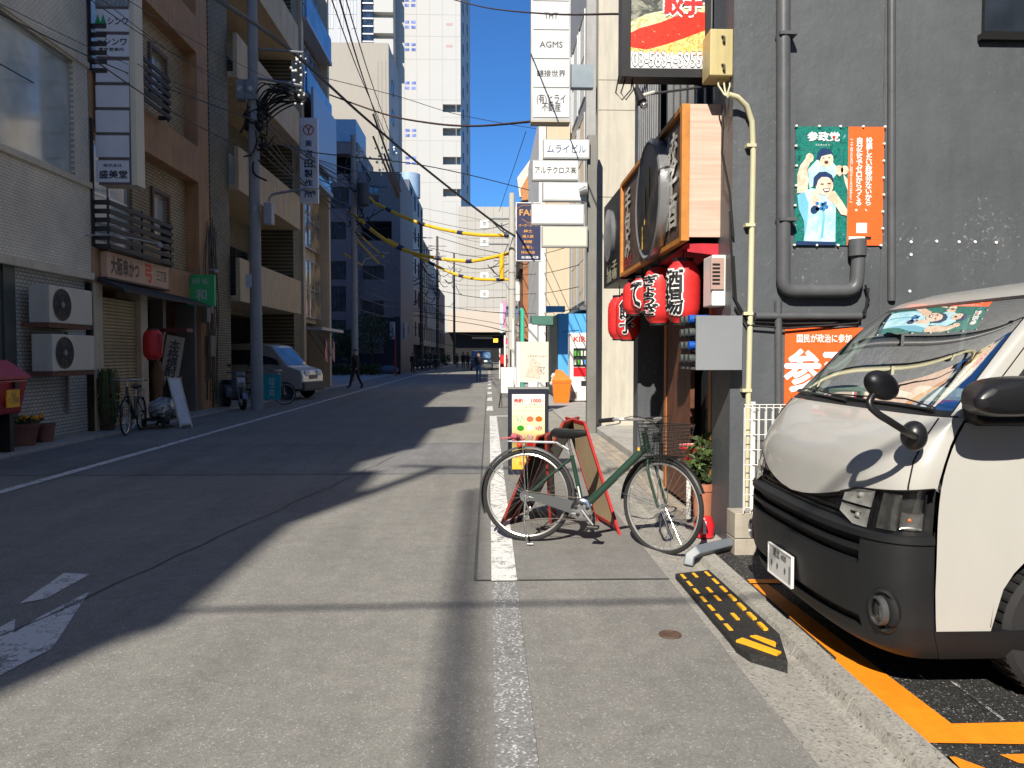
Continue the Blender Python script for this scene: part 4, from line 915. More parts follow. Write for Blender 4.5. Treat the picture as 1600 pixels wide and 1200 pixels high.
for q_, sp in ((sg, .3),):
    SG(MB(mats=[mat('red awning cloth', (.42, .015, .03), .7, var=.2, vs=10)]).add([(xs+.05, 6.26, 2.41), (XR+.06, 6.24, 2.40), (XR+.06, 7.4, 2.30), (xs+.02, 7.4, 2.33), (xs+.05, 6.26, 2.34), (XR+.06, 6.24, 2.30)], [(0, 1, 2, 3), (0, 4, 5, 1)]), 'red_cloth', smooth=False)
# ---- lanterns
LR = mat('red paper lantern', (.62, .03, .03), .45, var=.12, vs=8); 
def lantern(y, zt, h, r, txt, label, group='red paper lanterns under the sign', x=XR-.22, face=(-.75, -.66)):
    t = thing('paper_lantern', label, 'lantern', (x, y, zt-h), group)
    prof = [(.0001, zt-h), (r*.62, zt-h+.001)]
    n = 22
    for i in range(n+1):
        s_ = i/n; z = zt-h+.01+(h-.02)*s_; rr = r*(1-.38*abs(2*s_-1)**5)+(.004 if i % 2 else 0); prof.append((rr, z))
    prof += [(r*.62, zt-.001), (.0001, zt)]
    g = MB(mats=[LR]); g.lathe(prof, (x, y, 0), n=26); g.build('shell', t, ang=60)
    g = MB(mats=[KP]); g.cyl((x, y, zt-.002), (x, y, zt+.03), r*.6, n=18); g.build('ring', t); MB(mats=[KP]).cyl((x, y, zt-h-.02), (x, y, zt-h+.001), r*.6, n=18).build('ring', t); MB(mats=[KP]).cyl((x, y, zt+.025), (x, y, zt+.16), .006, n=5).build('cord', t)
    if txt:
        f = Vector((face[0], face[1], 0)).normalized(); U_ = Vector((-f.y, f.x, 0)); 
        for m, bo, off, nm in ((WH, .09, 0, 'letter_outline'), (KP, .03, .004, 'lettering')):
            vs, fs, bw, bh = glyphs(vert(txt)); g = MB(mats=[m]); k = 0
            sh_ = [(0, 0), (bo, 0), (-bo, 0), (0, bo), (0, -bo), (bo*.7, bo*.7), (-bo*.7, bo*.7), (bo*.7, -bo*.7), (-bo*.7, -bo*.7)]
            for i, (dx, dy) in enumerate(sh_):
                w_, hh = r*1.15, h*.72; pts = []
                for vx, vy in vs:
                    an = (vx+dx)/bw*w_/(r*1.0); zz_ = zt-h/2+(vy+dy)/bh*hh; s_ = (zz_-(zt-h))/h; rr = r*(1-.38*abs(2*s_-1)**5)+.006+off+.0004*i
                    pts.append(Vector((x, y, zz_))+f*(rr*cos(an))+U_*(rr*sin(an)))
                g.add(pts, fs)
            g.build(nm, t, smooth=False)
    return t
lantern(6.55, 2.29, .52, .145, '酒場', 'largest red lantern lettered with a drinks sign, nearest the white heater box', x=1.66)
lantern(7.30, 2.32, .52, .145, 'ぎょうざ', 'tall red lantern partly hidden behind the nearest lantern', x=1.62)
lantern(8.10, 2.30, .34, .12, 'て', 'small round red lantern marked with one curved letter', x=1.62)
lantern(8.75, 2.32, .36, .13, '', 'small plain red lantern above the far lettered one', x=1.66)
lantern(9.15, 2.20, .52, .145, '餃子', 'red lantern lettered with gyoza above the pale wall base', x=1.66, face=(-.3, -.95))
lantern(9.75, 2.22, .52, .145, '', 'plain farthest red lantern at the left end of the row', x=1.66)
# ---- gyoza photo sign above
tg = thing('photo_sign', 'black framed hanging sign with a dumpling photo and a phone number', 'sign', at(1040, 122, 6.2))
ys = 6.2; a, b = at(972, -60, ys), at(1108, 122, ys)
BF = mat('black sign frame', (.018, .018, .02), .4, var=.05)
g = MB(mats=[BF]); g.box(a.x, b.x, ys, ys+.16, b.z, a.z); g.build('box', tg, smooth=False)
ix0, ix1, iz0, iz1 = at(984, 108, ys).x, at(1101, 108, ys).x, at(984, 108, ys).z, at(984, -50, ys).z
for (x0, x1, za, zb) in ((a.x-.004, ix0, b.z, a.z), (ix1, b.x+.004, b.z, a.z), (ix0, ix1, b.z-.004, iz0), (ix0, ix1, iz1, a.z)): g = MB(mats=[BF]); g.box(x0, x1, ys-.025, ys-.001, za, zb); g.build('frame', tg, smooth=False)
def gp(name, poly, m, lay):
    g = MB(mats=[m]); g.add([(at(px, py, ys).x, ys-.001-.001*lay, at(px, py, ys).z) for px, py in poly], [tuple(range(len(poly)))]); o = g.build(name, tg, smooth=False)
    bm = bmesh.new(); bm.from_mesh(o.data); bmesh.ops.triangulate(bm, faces=bm.faces); bm.to_mesh(o.data); bm.free()
gp('printed_backdrop', [(984, -50), (1101, -50), (1101, 108), (984, 108)], imgmat('smoky grey food picture', 'n', ['202326', '6a6e66', '2a2d30', '9a9c8c', '3a3d40'], 6), 1)
gp('printed_garnish', [(984, 34), (1010, 22), (1050, 14), (1101, 6), (1101, 40), (984, 60)], imgmat('pale garnish picture', 'n', ['c9c58e', 'a8a860', 'e6e2c0', '8f8f50'], 30), 2)
gp('printed_dumpling', [(984, 52), (1000, 44), (1030, 36), (1060, 24), (1085, 18), (1101, 20), (1101, 48), (1070, 60), (1040, 70), (1010, 78), (984, 74)], imgmat('bright red sauce picture', 'n', ['a80c04', 'e01c08', 'f03418', 'd01004', 'f8a070'], 26), 3)
gp('printed_crust', [(984, 74), (1010, 78), (1040, 70), (1070, 60), (1101, 48), (1101, 96), (984, 84)], imgmat('golden dumpling crust picture', 'n', ['d8600c', 'f0a030', 'f6d890', 'e88818', 'f4ead0'], 20), 4)
gp('printed_panel', [(984, 80), (1020, 84), (1101, 88), (1101, 108), (984, 108)], mat('white grey print', (.62, .63, .65), .5, var=.08), 5)
def glet(s, px, py, w_, h_, m, lay, bold, outline=None):
    c = at(px, py, ys); W_, H_ = w_*ys/1200, h_*ys/1200
    if outline: g = MB(mats=[outline]); g.text(s, (c.x, ys-.001-.001*lay, c.z), UX, UZ, W_*1.0, H_*1.0, bold*3); g.build('letter_outline', tg, smooth=False)
    g = MB(mats=[m]); g.text(s, (c.x, ys-.0035-.001*lay, c.z), UX, UZ, W_, H_, bold); g.build('lettering', tg, smooth=False)
glet('03-5834-3955', 1042, 93, 108, 22, mat('white print'), 6, .022, KP)
glet('餃子', 1067, 5, 58, 34, RD, 7, .05, WH)
for k in range(2): g = MB(mats=[KBL]); g.tube([at(967+k*12, 118, 6.25), at(962+k*8, 145, 6.25), at(972+k*6, 156, 6.25), at(986+k*4, 140, 6.25), at(988, 122, 6.25)], .006, 5); g.build('hanging_cable', tg)
ar = thing('spot_lamp', 'small spot lamp on a bar under the photo sign', 'lamp', at(1000, 150, 6.1))
g = MB(mats=[mat('dark grey metal bar', (.06, .065, .07), .4, .3)]); g.cyl(at(1008, 148, 6.1), at(1125, 132, 6.3), .010, n=8); g.build('arm', ar)
g = MB(mats=[mat('light grey lamp bracket', (.5, .5, .46), .5)]); g.cyl(at(1002, 150, 6.08), at(1022, 144, 6.1), .014, n=8); g.build('bracket', ar)
g = MB(mats=[BF]); g.cyl(at(994, 138, 6.08), at(1003, 160, 6.02), .022, .040, n=14); g.build('housing', ar)
g = MB(mats=[mat('chrome reflector', (.6, .6, .62), .15, .9, var=0)]); g.sphere(at(1006, 165, 6.0), .030); g.build('bulb', ar)
# ---- junction box, heater, grey cabinet
JB = mat('mustard cream steel', (.50, .42, .20), .5, var=.08, dirt=.25)
jb = thing('junction_box', 'mustard coloured junction box with two latches high on the corner', 'junction box', at(1128, 125, 6.0))
a, b = at(1150, 45, 5.93), at(1146, 118, 5.93); a.x = at(1112, 45, 5.93).x+.03; g = MB(mats=[JB]); g.box(a.x-.04, b.x+.02, 5.93, 6.15, b.z, a.z); g.build('casing', jb, bevel=.008, smooth=False)
for py in (62, 106): c = at(1131, py, 5.92); g = MB(mats=[mat('dark latch', (.06, .05, .04), .5)]); g.box(c.x-.008, c.x+.008, 5.905, 5.929, c.z-.02, c.z+.02).box(c.x-.018, c.x+.0, 5.912, 5.929, c.z+.02, c.z+.03); g.build('latch', jb, smooth=False)
for k in range(3): g = MB(mats=[CRM]); p = at(1122+k*9, 124, 5.99); g.tube([p, p+Vector((0, -.01, -.05)), at(1132+2*k, 148, 5.88), at(1140, 152, 5.82)], .007, 6); g.build('wire', jb)
WHP = mat('white enamel', (.72, .71, .68), .35, var=.05)
ht = thing('gas_heater', 'white wall heater box with a pinkish panel under the sign', 'water heater', at(1128, 478, 6.15))
a, b = at(1113, 398, 6.05), at(1147, 478, 6.05); g = MB(mats=[WHP]); g.box(a.x, b.x+.03, 6.05, 6.3, b.z, a.z); g.build('casing', ht, bevel=.01, smooth=False)
g = MB(mats=[mat('pinkish grille panel', (.42, .28, .24), .5)]); c, d = at(1112, 403, 6.04), at(1131, 452, 6.04); g.box(c.x-.006, d.x, 6.035, 6.049, d.z, c.z); g.build('panel', ht, smooth=False)
g = MB(mats=[BLK])
for k in range(6): g.box(c.x+.005, d.x-.035, 6.028, 6.034, d.z+.04+.03*k, d.z+.052+.03*k)
g.build('grille_slots', ht, smooth=False)
cb = thing('grey_cabinet', 'grey steel rack cabinet fixed beside the entrance with bottles showing at its side', 'cabinet', at(1118, 578, 5.8))
a, b = at(1088, 493, 5.72), at(1147, 578, 5.72); g = MB(mats=[mat('plain grey steel sheet', (.23, .245, .265), .42, .2, var=.07, vs=1.5)]); g.box(a.x, b.x+.06, 5.72, 5.74, b.z, a.z).box(a.x+.001, b.x+.06, 5.74, 6.2, a.z-.02, a.z-.001).box(a.x+.001, b.x+.06, 5.74, 6.2, b.z+.001, b.z+.02); g.box(a.x+.14, a.x+.15, 5.74, 6.2, b.z+.02, a.z-.02); g.build('casing', cb, smooth=False)
for k in range(4):
    z = b.z+.05+.1*k; g = MB(mats=[KP]); g.box(a.x+.002, a.x+.14, 5.76, 6.18, z-.012, z-.002); g.build('shelf', cb, smooth=False)
    for j in range(3):
        g = MB(mats=[mat('blue crate plastic', (.01, .09, .45), .4) if (k in (1, 3) and j == 0) else mat('dark bottle end', (.08, .09, .09), .15)]); g.cyl((a.x-.03, 5.82+.13*j, z+.035), (a.x+.12, 5.82+.13*j, z+.035), .033, n=10); g.build('bottle', cb)
# ---- things inside the entrance
pr_ = at(1078, 740, 6.6)
ss = thing('red_ashtray_stand', 'red bowl on a white post inside the entrance', 'ashtray stand', (pr_.x, 6.6, .07))
c = at(1082, 700, 6.6); g = MB(mats=[mat('glossy red plastic', (.65, .02, .03), .3, coat=.4, var=.05)]); g.lathe([(.0001, c.z-.13), (.05, c.z-.13), (.09, c.z-.03), (.115, c.z+.0), (.115, c.z+.02), (.0001, c.z+.01)], (c.x, 6.6, 0), n=22); g.build('bowl', ss)
g = MB(mats=[mat('pink rim', (.7, .35, .33), .4)]); g.torus((c.x, 6.6, c.z+.022), .112, .007, 'z', 24, 6); g.build('rim', ss)
g = MB(mats=[WHP]); g.cyl((c.x-.03, 6.6, .07), (c.x-.03, 6.6, c.z-.12), .022, n=12); g.build('post', ss)
TER = mat('terracotta', (.42, .155, .085), .75, var=.12, vs=6, bump=.1, dirt=.2)
def pot(x, y, z, r, h, label, plant=None, m=TER, n_leaf=260, leaf=.045, lm=None, lr=None, lh=.3, name='potted_plant', square=False):
    t = thing(name, label, 'plant pot' if plant is None else 'potted plant', (x, y, z))
    g = MB(mats=[m]); g.lathe([(.0001, z), (r*.72, z), (r*.92, z+h*.82), (r, z+h*.82), (r*1.03, z+h), (r*.88, z+h), (r*.85, z+h*.86), (.0001, z+h*.85)], (x, y, 0), n=4 if square else 24); g.build('pot', t, ang=30)
    if plant:
        g = MB(); leafcloud(g, (x, y, z+h+lh*.6), (lr or r*1.1, lr or r*1.1, lh*.7), n_leaf, leaf, lm or [HED, HED2], R); g.build('leaves', t, smooth=False)
        g = MB(mats=[mat('dark bark')])
        for k in range(4): g.tube([(x, y, z+h*.8), (x+R.uniform(-r, r)*.7, y+R.uniform(-r, r)*.7, z+h+lh)], [.009, .003], 5)
        g.build('stem', t)
    return t
q = at(1099, 800, 6.45)
pot(q.x, 6.45, .07, .105, .34, 'terracotta pot with a dark leafy plant at the shop entrance', 'plant', n_leaf=300, lh=.34, lr=.15)
g = MB(mats=[mat('glossy red plastic')]); c = at(1100, 838, 6.05); g.lathe([(.0001, .0), (.075, .0), (.085, .10), (.06, .16), (.0001, .17)], (c.x+.02, 6.12, .03), n=18)
g.use(WH); g.box(c.x-.01, c.x+.012, 6.03, 6.036, .07, .17); tag(g.build('red_bucket'), 'small red plastic bucket with a white mark below the terracotta pot', 'bucket')
for (ya, yb, h, c, lb) in ((-62, -4.5, 21, (.80, .76, .67), 'unseen long cream block added behind the camera to bounce sunlight onto the left facades'), (-4, 4.5, 26, (.80, .76, .68), 'unseen white block added across the car park to bounce sunlight onto the left facades')):  # unseen pale blocks added to bounce sunlight onto the shaded left facades
    building('bounce_block', lb, FR(10.5 if ya > -5 else 2.1, yb, 0, -90), yb-ya, 9, h, mat('bounce render %d' % ya, c, .8, dirt=.1), [(1+3*k, 2.6+3*k, 1.2+3.1*j, 2.8+3.1*j) for k in range(int((yb-ya-2)/3)) for j in range(4)])
# ================================================================ white building beyond the shop and its signs
WBM = mat('off white rendered wall', (.50, .47, .40), .8, var=.07, vs=1.2, dirt=.28, bump=.15, bs=20)
YB_ = 14.85; xb0 = at(933, 600, YB_).x
wb = thing('white_building', 'off white rendered building with dark street windows beyond the gyoza shop', 'building', (xb0, YB_, 0))
zz = [-.1]+[P2(950, py, YB_)[1] for py in (308, 172, 125, -100)]+[21]
for i in range(5): g = MB(mats=[WBM]); g.box(xb0, 12, YB_, YB_+.35, zz[i]+.006, zz[i+1]-.006); g.build('wall_course', wb, smooth=False)
g = MB(mats=[mat('tan joint', (.40, .34, .24), .8)]); g.box(3.7, 11.9, YB_+.36, YB_+5.6, -.1, 20.8); g.build('wall_core', wb, smooth=False)
gw = thing('grey_office', 'grey building with tall dark windows overhanging the blue shed', 'building', (3.2, 25.6, 0))
MB(mats=[mat('grey office wall', (.33, .33, .32), .6, dirt=.2)]).box(3.22, 11, 25.6, 32, 3.1, 22).build('wall', gw, smooth=False)
MB(mats=[mat('dark grey hood', (.13, .13, .13), .6)]).box(3.0, 11, 25.4, 32.1, 2.98, 3.09).build('hood', gw, smooth=False)
for k in range(3):
    for j in range(3):
        f, p = win_meshes(1.7, 2.9, 1, 2, FL, GD); o = inst('window', f, gw, Vector((3.2, 31.8-2.1*j, 3.3+3.4*k)), -90); q = bpy.data.objects.new('pane', p); COL.objects.link(q); q.parent = o
g = MB(mats=[mat('pale steel door frame', (.62, .60, .55), .5)]); xx = at(993, 600, 13).x; g.box(xx-.03, xx+.03, 12.9, 12.96, 0, 2.15); g.build('white_pipe', wb, smooth=False)
sh_step = struct(MB(mats=[CONC2]).box(2.02, 3.2, 10.0, 14.84, -.1, .12).build('entrance_step', smooth=False)); sh_step['label'] = 'low grey concrete step before the off white building'
# grey steel post with light box signs
PG = mat('grey square steel post', (.20, .195, .18), .5, .2, var=.1, dirt=.25)
po = thing('sign_post', 'tall grey square steel post carrying five small light box signs', 'sign post', gr(925, 680))
yp = 14.3; xa_, xb_ = at(918, 400, yp).x, at(932, 400, yp).x; g = MB(mats=[PG]); g.box(xa_, xb_, yp, yp+.18, -.05, at(925, 211, yp).z); g.build('post', po, smooth=False)
LBX = mat('aluminium sign frame', (.42, .42, .40), .4, .5, var=.08); LIT = mat('white acrylic sign face', (.80, .80, .78), .4, var=.02); LITB = mat('cream acrylic sign face', (.58, .57, .48), .4, var=.03)
def lightbox(pa, pb, yq, txt, label, th=.16, fm=LIT, hs=.42, name='light_box_sign', tm=None, group=None, parent=None, tw=.84, face=None, bold=.02):
    a, b = at(pa[0], pa[1], yq), at(pb[0], pb[1], yq); t = thing(name, label, 'sign', (a.x, yq, b.z), group)
    g = MB(mats=[LBX]); g.box(a.x, b.x, yq, yq+th, b.z, a.z); g.build('box', t, smooth=False)
    m_ = .022; g = MB(mats=[fm]); g.box(a.x+m_, b.x-m_, yq-.008, yq-.001, b.z+m_, a.z-m_); g.build('face', t, smooth=False)
    if txt:
        g = MB(mats=[tm or mat('dark grey print', (.05, .05, .06), .5, var=0)]); g.text(txt, ((a.x+b.x)/2, yq-.011, (a.z+b.z)/2), UX, UZ, (b.x-a.x)*tw, (a.z-b.z)*hs, bold); g.build('lettering', t, smooth=False)
    return t
lightbox((849, 217), (921, 248), 14.2, 'ムライビル', 'topmost white light box on the grey post, with blue grey katakana', tm=mat('blue grey print', (.08, .12, .22), .5, var=0))
lightbox((832, 250), (904, 282), 14.2, 'アルテクロス㈱', 'second white light box from the top, shifted towards the road', hs=.36, tw=.9)
lightbox((848, 284), (918, 314), 14.2, '', 'third light box on the grey post, blank white')
lightbox((830, 318), (913, 351), 14.2, '', 'fourth light box on the grey post, blank and widest')
lightbox((847, 353), (918, 386), 14.2, '', 'lowest light box on the grey post, blank and cream', fm=LITB)
g = MB(mats=[PG])
g = MB(mats=[RIM]); g.cyl(at(905, 300, 14.1), at(916, 297, 14.1), .05, .09, n=14); tag(g.build('flood_lamp'), 'small round flood lamp between the light boxes', 'lamp')
# tall vertical sign
tv = thing('tenant_sign', 'tall white tenant sign board of stacked name panels against the sky', 'sign', at(860, 188, 14.6))
yv = 14.6; a, b = at(830, -75, yv), at(891, 189, yv); g = MB(mats=[LBX]); g.box(a.x, b.x, yv, yv+.3, b.z, a.z); g.build('box', tv, smooth=False)
g = MB(mats=[mat('tan sign underside', (.5, .42, .3), .6)]); g.box(a.x, b.x, yv, yv+.3, b.z-.02, b.z-.002); g.build('base_strip', tv, smooth=False)
SF = mat('light grey acrylic panel', (.60, .61, .62), .4, var=.03)
for i, (p0, p1, txt, h) in enumerate(((-70, -38, '', .3), (-37, 2, '', .3), (3, 47, 'THT', .22), (48, 92, 'AGMS', .22), (93, 137, '鏈接世界', .24), (138, 184, '(有)ヒライ\n不動産', .60))):
    c, d = at(833, p0, yv), at(889, p1, yv); o = MB(mats=[SF]).box(c.x, d.x, yv-.012, yv-.001, d.z+.006, c.z-.006).build('name_panel', tv, smooth=False)
    if txt: MB(mats=[mat('dark grey print')]).text(txt, ((c.x+d.x)/2, yv-.0135, (c.z+d.z)/2), UX, UZ, (d.x-c.x)*(.64 if len(txt) < 5 and txt[0] in 'AT' else .8)*(0.6 if txt == 'THT' else 1), (c.z-d.z)*h, .015).build('lettering', tv, smooth=False)
g = MB(mats=[mat('grey blue sign bracket', (.22, .27, .31), .5)]); c, d = at(891, 101, yv+.1), at(919, 137, yv+.1); g.box(c.x, d.x+.1, yv+.08, yv+.25, d.z, c.z); g.build('bracket', tv, smooth=False)
# ================================================================ further right side
BLU = mat('bright blue sheet', lin('4f9fdc')[:3], .5, var=.04, dirt=.05); 
def bx(x0, x1, y0, y1, z0, z1, m, name, par=None, **k): return MB(mats=[m]).box(x0, x1, y0, y1, z0, z1).build(name, par, smooth=False, **k)
Y5 = 25.2
bs_ = thing('blue_shed', 'bright blue shed wall with a black side and overhead shutter box', 'shed', (2.2, Y5, 0))
xl = at(872, 560, Y5).x; zt_ = at(872, 490, Y5).z
bx(xl, 12, Y5, 33, -.1, zt_, BLU, 'wall', bs_); bx(xl-.02, xl-.002, Y5+.02, 33, -.1, zt_-.02, mat('black corrugated side', (.02, .022, .025), .5), 'side_wall', bs_)
bx(at(854, 480, Y5-.3).x, at(883, 480, Y5-.3).x, Y5-.3, Y5-.02, at(860, 488, Y5).z, at(860, 479, Y5).z, BLU, 'beam', bs_)
BGE = mat('pale beige upper wall', (.56, .46, .33), .8, var=.04, dirt=.12)
bb = thing('beige_house', 'beige walled house with a white edge rising behind the blue shed', 'building', (2.3, 30, 0))
x0 = at(853, 300, 30).x; bx(x0, 3.15, 30, 38, zt_+.1, at(853, 190, 30).z, BGE, 'wall', bb); bx(x0-.28, x0-.01, 29.9, 38, -.1, at(853, 185, 30).z, mat('white downpipe edge', (.62, .62, .62), .5), 'white_edge', bb)
g = MB(mats=[mat('thin dark crack print', (.2, .15, .1), .8)])
oh = thing('tiled_house', 'white gabled house with orange soffit and brick strip beyond the light boxes', 'house', at(825, 620, 44))
Yo = 44; f = lambda px, py: (at(px, py, Yo).x, at(px, py, Yo).z)
def polyY(pts, y0, y1, m, name, par): return MB(mats=[m]).prism([f(*p) for p in pts], y0, y1, 'y').build(name, par, smooth=False)
polyY([(808, 278), (845, 226), (858, 226), (858, 300), (812, 308)], Yo, Yo+.3, mat('white gable board', (.62, .58, .50), .7), 'gable', oh)
polyY([(813, 297), (832, 262), (852, 262), (852, 312), (815, 314)], Yo-.25, Yo-.02, mat('orange ribbed soffit', (.45, .20, .07), .6, var=.3, vs=8), 'soffit', oh)
polyY([(812, 314), (852, 314), (852, 420), (812, 420)], Yo+.01, Yo+6, mat('dark brown recess', (.06, .04, .03), .8), 'recess', oh)
polyY([(817, 408), (833, 408), (833, 620), (817, 620)], Yo-.2, Yo+6, brickmat('orange brown brick strip', (.40, .16, .07), (.34, .13, .055), (.25, .14, .08), .3, .1, 'xz'), 'brick_pier', oh)
polyY([(833, 400), (845, 400), (845, 620), (833, 620)], Yo-.1, Yo+6, mat('taupe side strip', (.30, .27, .24), .8), 'side_strip', oh)
rr_ = [(48, 58, 13.5, 'narrow maroon and grey building on the sunny side', (.25, .12, .12)), (58, 75, 12, 'pale grey building on the sunny side behind the concrete pole', (.42, .42, .42)), (75, 100, 9, 'low cream building far along the sunny side', (.5, .45, .36)), (100, 128, 12, 'farthest grey building of the sunny side', (.32, .31, .3))]
for i, (ya, yb, h, lb, c) in enumerate(rr_):
    W_ = yb-ya; ws = []; z = 3.2; n_ = max(1, int(W_/3.4))
    while z+1.6 < h:
        for k in range(n_): u = W_*(k+.5)/n_; ws.append((u-.8, u+.8, z, z+1.4))
        z += 3.1
    building('shop_building', lb, FR(2.6+.1*i, yb, 0, -90), W_-.05, 8, h, mat('far wall %d' % i, c, .8, var=.08, dirt=.2), ws, holes=[(.4, W_-.4, 0, 2.5, .5)])
# ================================================================ THE WHITE VAN (nose towards the street)
VX, VY = 1.56, 3.98
PEARL = mat('pearl white car paint', (.43, .425, .40), .32, var=.03, vs=1.2, coat=.7, dirt=.04)
BUMP = mat('matt black bumper plastic', (.0095, .0105, .012), .5, var=.12, vs=5, bump=.06, bs=60)
BLKP = mat('black mirror plastic', (.012, .012, .014), .33, var=.05)
TYRE = mat('tyre rubber', (.018, .018, .019), .8, var=.15, vs=10)
CHR = mat('chrome', (.72, .72, .73), .12, 1, var=0)
def clearglass(name, tint=(.75, .88, .84), rough=.0, alpha=.28):
    m, n, b = nodes_for(name); out = n.nodes['Material Output']; n.nodes.remove(b)
    t = N(n, 'ShaderNodeBsdfTransparent'); t.inputs[0].default_value = lin(tint); g = N(n, 'ShaderNodeBsdfGlossy'); g.inputs['Roughness'].default_value = rough; g.inputs[0].default_value = (1, 1, 1, 1)
    f = N(n, 'ShaderNodeFresnel', IOR=1.5); mr = N(n, 'ShaderNodeMath', operation='MULTIPLY_ADD'); n.links.new(f.outputs[0], mr.inputs[0]); mr.inputs[1].default_value = .6; mr.inputs[2].default_value = alpha*.2
    x = N(n, 'ShaderNodeMixShader'); n.links.new(mr.outputs[0], x.inputs[0]); n.links.new(t.outputs[0], x.inputs[1]); n.links.new(g.outputs[0], x.inputs[2]); n.links.new(x.outputs[0], out.inputs[0]); return m
WG = clearglass('windscreen glass')
LENS = clearglass('clear lamp lens', (.95, .95, .95))
#        z    xc   xs   w     n
LV = [(.20, .10, .36, .80, 3.0), (.24, .05, .34, .825, 3.0), (.34, .015, .31, .84, 3.0), (.50, .0, .30, .845, 3.0), (.66, .005, .30, .847, 3.0), (.735, .02, .30, .847, 3.0),
      (.80, .035, .30, .848, 3.0), (.88, .06, .305, .848, 3.0), (.965, .085, .315, .848, 3.0), (1.04, .125, .335, .847, 3.0), (1.12, .185, .365, .843, 3.0), (1.19, .25, .40, .838, 3.1), (1.245, .315, .44, .832, 3.3),
      (1.275, .35, .465, .826, 3.5), (1.38, .445, .545, .812, 3.7), (1.50, .555, .64, .795, 3.8), (1.62, .665, .735, .775, 3.8), (1.74, .785, .845, .75, 3.6), (1.81, .865, .93, .73, 3.3),
      (1.85, .93, 1.0, .705, 3.0), (1.90, 1.08, 1.16, .655, 2.6), (1.935, 1.30, 1.40, .57, 2.4), (1.955, 1.7, 1.85, .43, 2.2), (1.965, 2.1, 2.3, .2, 2.0)]
def fz(z): return z if z < 1.275 else 1.275+(z-1.275)*.925
def lv(z):
    for i in range(len(LV)-1):
        if LV[i][0] <= z <= LV[i+1][0]:
            t = (z-LV[i][0])/(LV[i+1][0]-LV[i][0]); return [LV[i][k]*(1-t)+LV[i+1][k]*t for k in range(5)]
    return list(LV[-1] if z > 1 else LV[0])
def vpt(z, s, off=0):
    """s in -1..1 across the front, |s|>1 runs back along the side: metres behind the corner"""
    _, xc, xs, w_, n_ = lv(z)
    if abs(s) <= 1:
        a = s*pi/2; y = w_*math.copysign(abs(sin(a))**(2/n_), a); x = xs-(xs-xc)*abs(cos(a))**(2/n_)
        e = 1e-3; a2 = (s-e if s > 0 else s+e)*pi/2; y2 = w_*math.copysign(abs(sin(a2))**(2/n_), a2); x2 = xs-(xs-xc)*abs(cos(a2))**(2/n_)
        t = Vector((x2-x, y2-y, 0)); nrm = Vector((-abs(t.y), 0, 0)) + Vector((0, math.copysign(abs(t.x), y), 0)) if t.length > 1e-9 else Vector((-1, 0, 0)); nrm.normalize()
    else: x = xs+(abs(s)-1); y = math.copysign(w_, s); nrm = Vector((0, math.copysign(1, s), 0))
    return Vector((VX+x, VY+y, fz(z))) + nrm*off
def grid(mb, zs, ss, off=0):
    zs = list(zs); ss = list(ss); n_ = len(ss); vs = [vpt(z, s, off) for z in zs for s in ss]
    return mb.add(vs, [(i*n_+j, i*n_+j+1, (i+1)*n_+j+1, (i+1)*n_+j) for i in range(len(zs)-1) for j in range(n_-1)])
def lin_(a, b, n): return [a+(b-a)*i/n for i in range(n+1)]
van = thing('delivery_van', 'white high-nosed delivery van with black bumper parked nose out in the car park', 'van', (VX, VY, 0))
V = lambda g, name, p=None, **k: g.build(name, p or van, **k)
def Zs(a, b, n): return lin_(a, b, n)
# underbody / dark inner shell just inside the panels so that gaps read dark
DK = mat('dark body gap', (.01, .01, .011), .8, var=0)
g = MB(mats=[DK]); grid(g, Zs(.22, 1.25, 14), lin_(-1.05, 1.05, 30), -.09); V(g, 'inner_shell')
# bumper: grid with real slots
def slot(z, s): # recessed air intakes
    if abs(s) < .50:
        if .655 < z < .70 or .585 < z < .635: return .045
        if .30 < z < .345 and abs(s) < .52: return .035
    return 0
zs = [.20, .215, .24, .27, .295, .302, .342, .35, .38, .45, .52, .575, .582, .588, .632, .638, .645, .652, .658, .698, .704, .715, .73, .745, .755]; ss = lin_(-1, -.52, 10)+[-.505, -.495]+lin_(-.48, .48, 22)+[.495, .505]+lin_(.52, 1, 10)
g = MB(mats=[BUMP]); vs = []
for z in zs:
    for s in ss: vs.append(vpt(z, s, -slot(z, s) + (.012 if .70 < z < .735 else 0) - (.03*max(0, (z-.735)/.02) if z > .735 else 0)))
n_ = len(ss); g.add(vs, [(i*n_+j, i*n_+j+1, (i+1)*n_+j+1, (i+1)*n_+j) for i in range(len(zs)-1) for j in range(n_-1)]); V(g, 'bumper', ang=50)
for sg_ in (-1, 1):
    g = MB(mats=[BUMP]); grid(g, [.2, .25, .3, .325, .33], [sg_*v for v in (1.0, 1.02, 1.2, 1.42)], .004)
    g.add([vpt(z, sg_*s, o) for z, s, o in ((.33, 1, .004), (.33, 1.42, .004), (.33, 1.42, -.04), (.33, 1, -.04))], [(0, 1, 2, 3)]); V(g, 'lower_skirt')
# bumper side return up to the door line
for sg_ in (-1, 1):
    g = MB(mats=[BUMP]); grid(g, [.332, .45, .6, .7, .74, .755], [sg_*v for v in (1.0, 1.005)], 0); V(g, 'bumper_return')
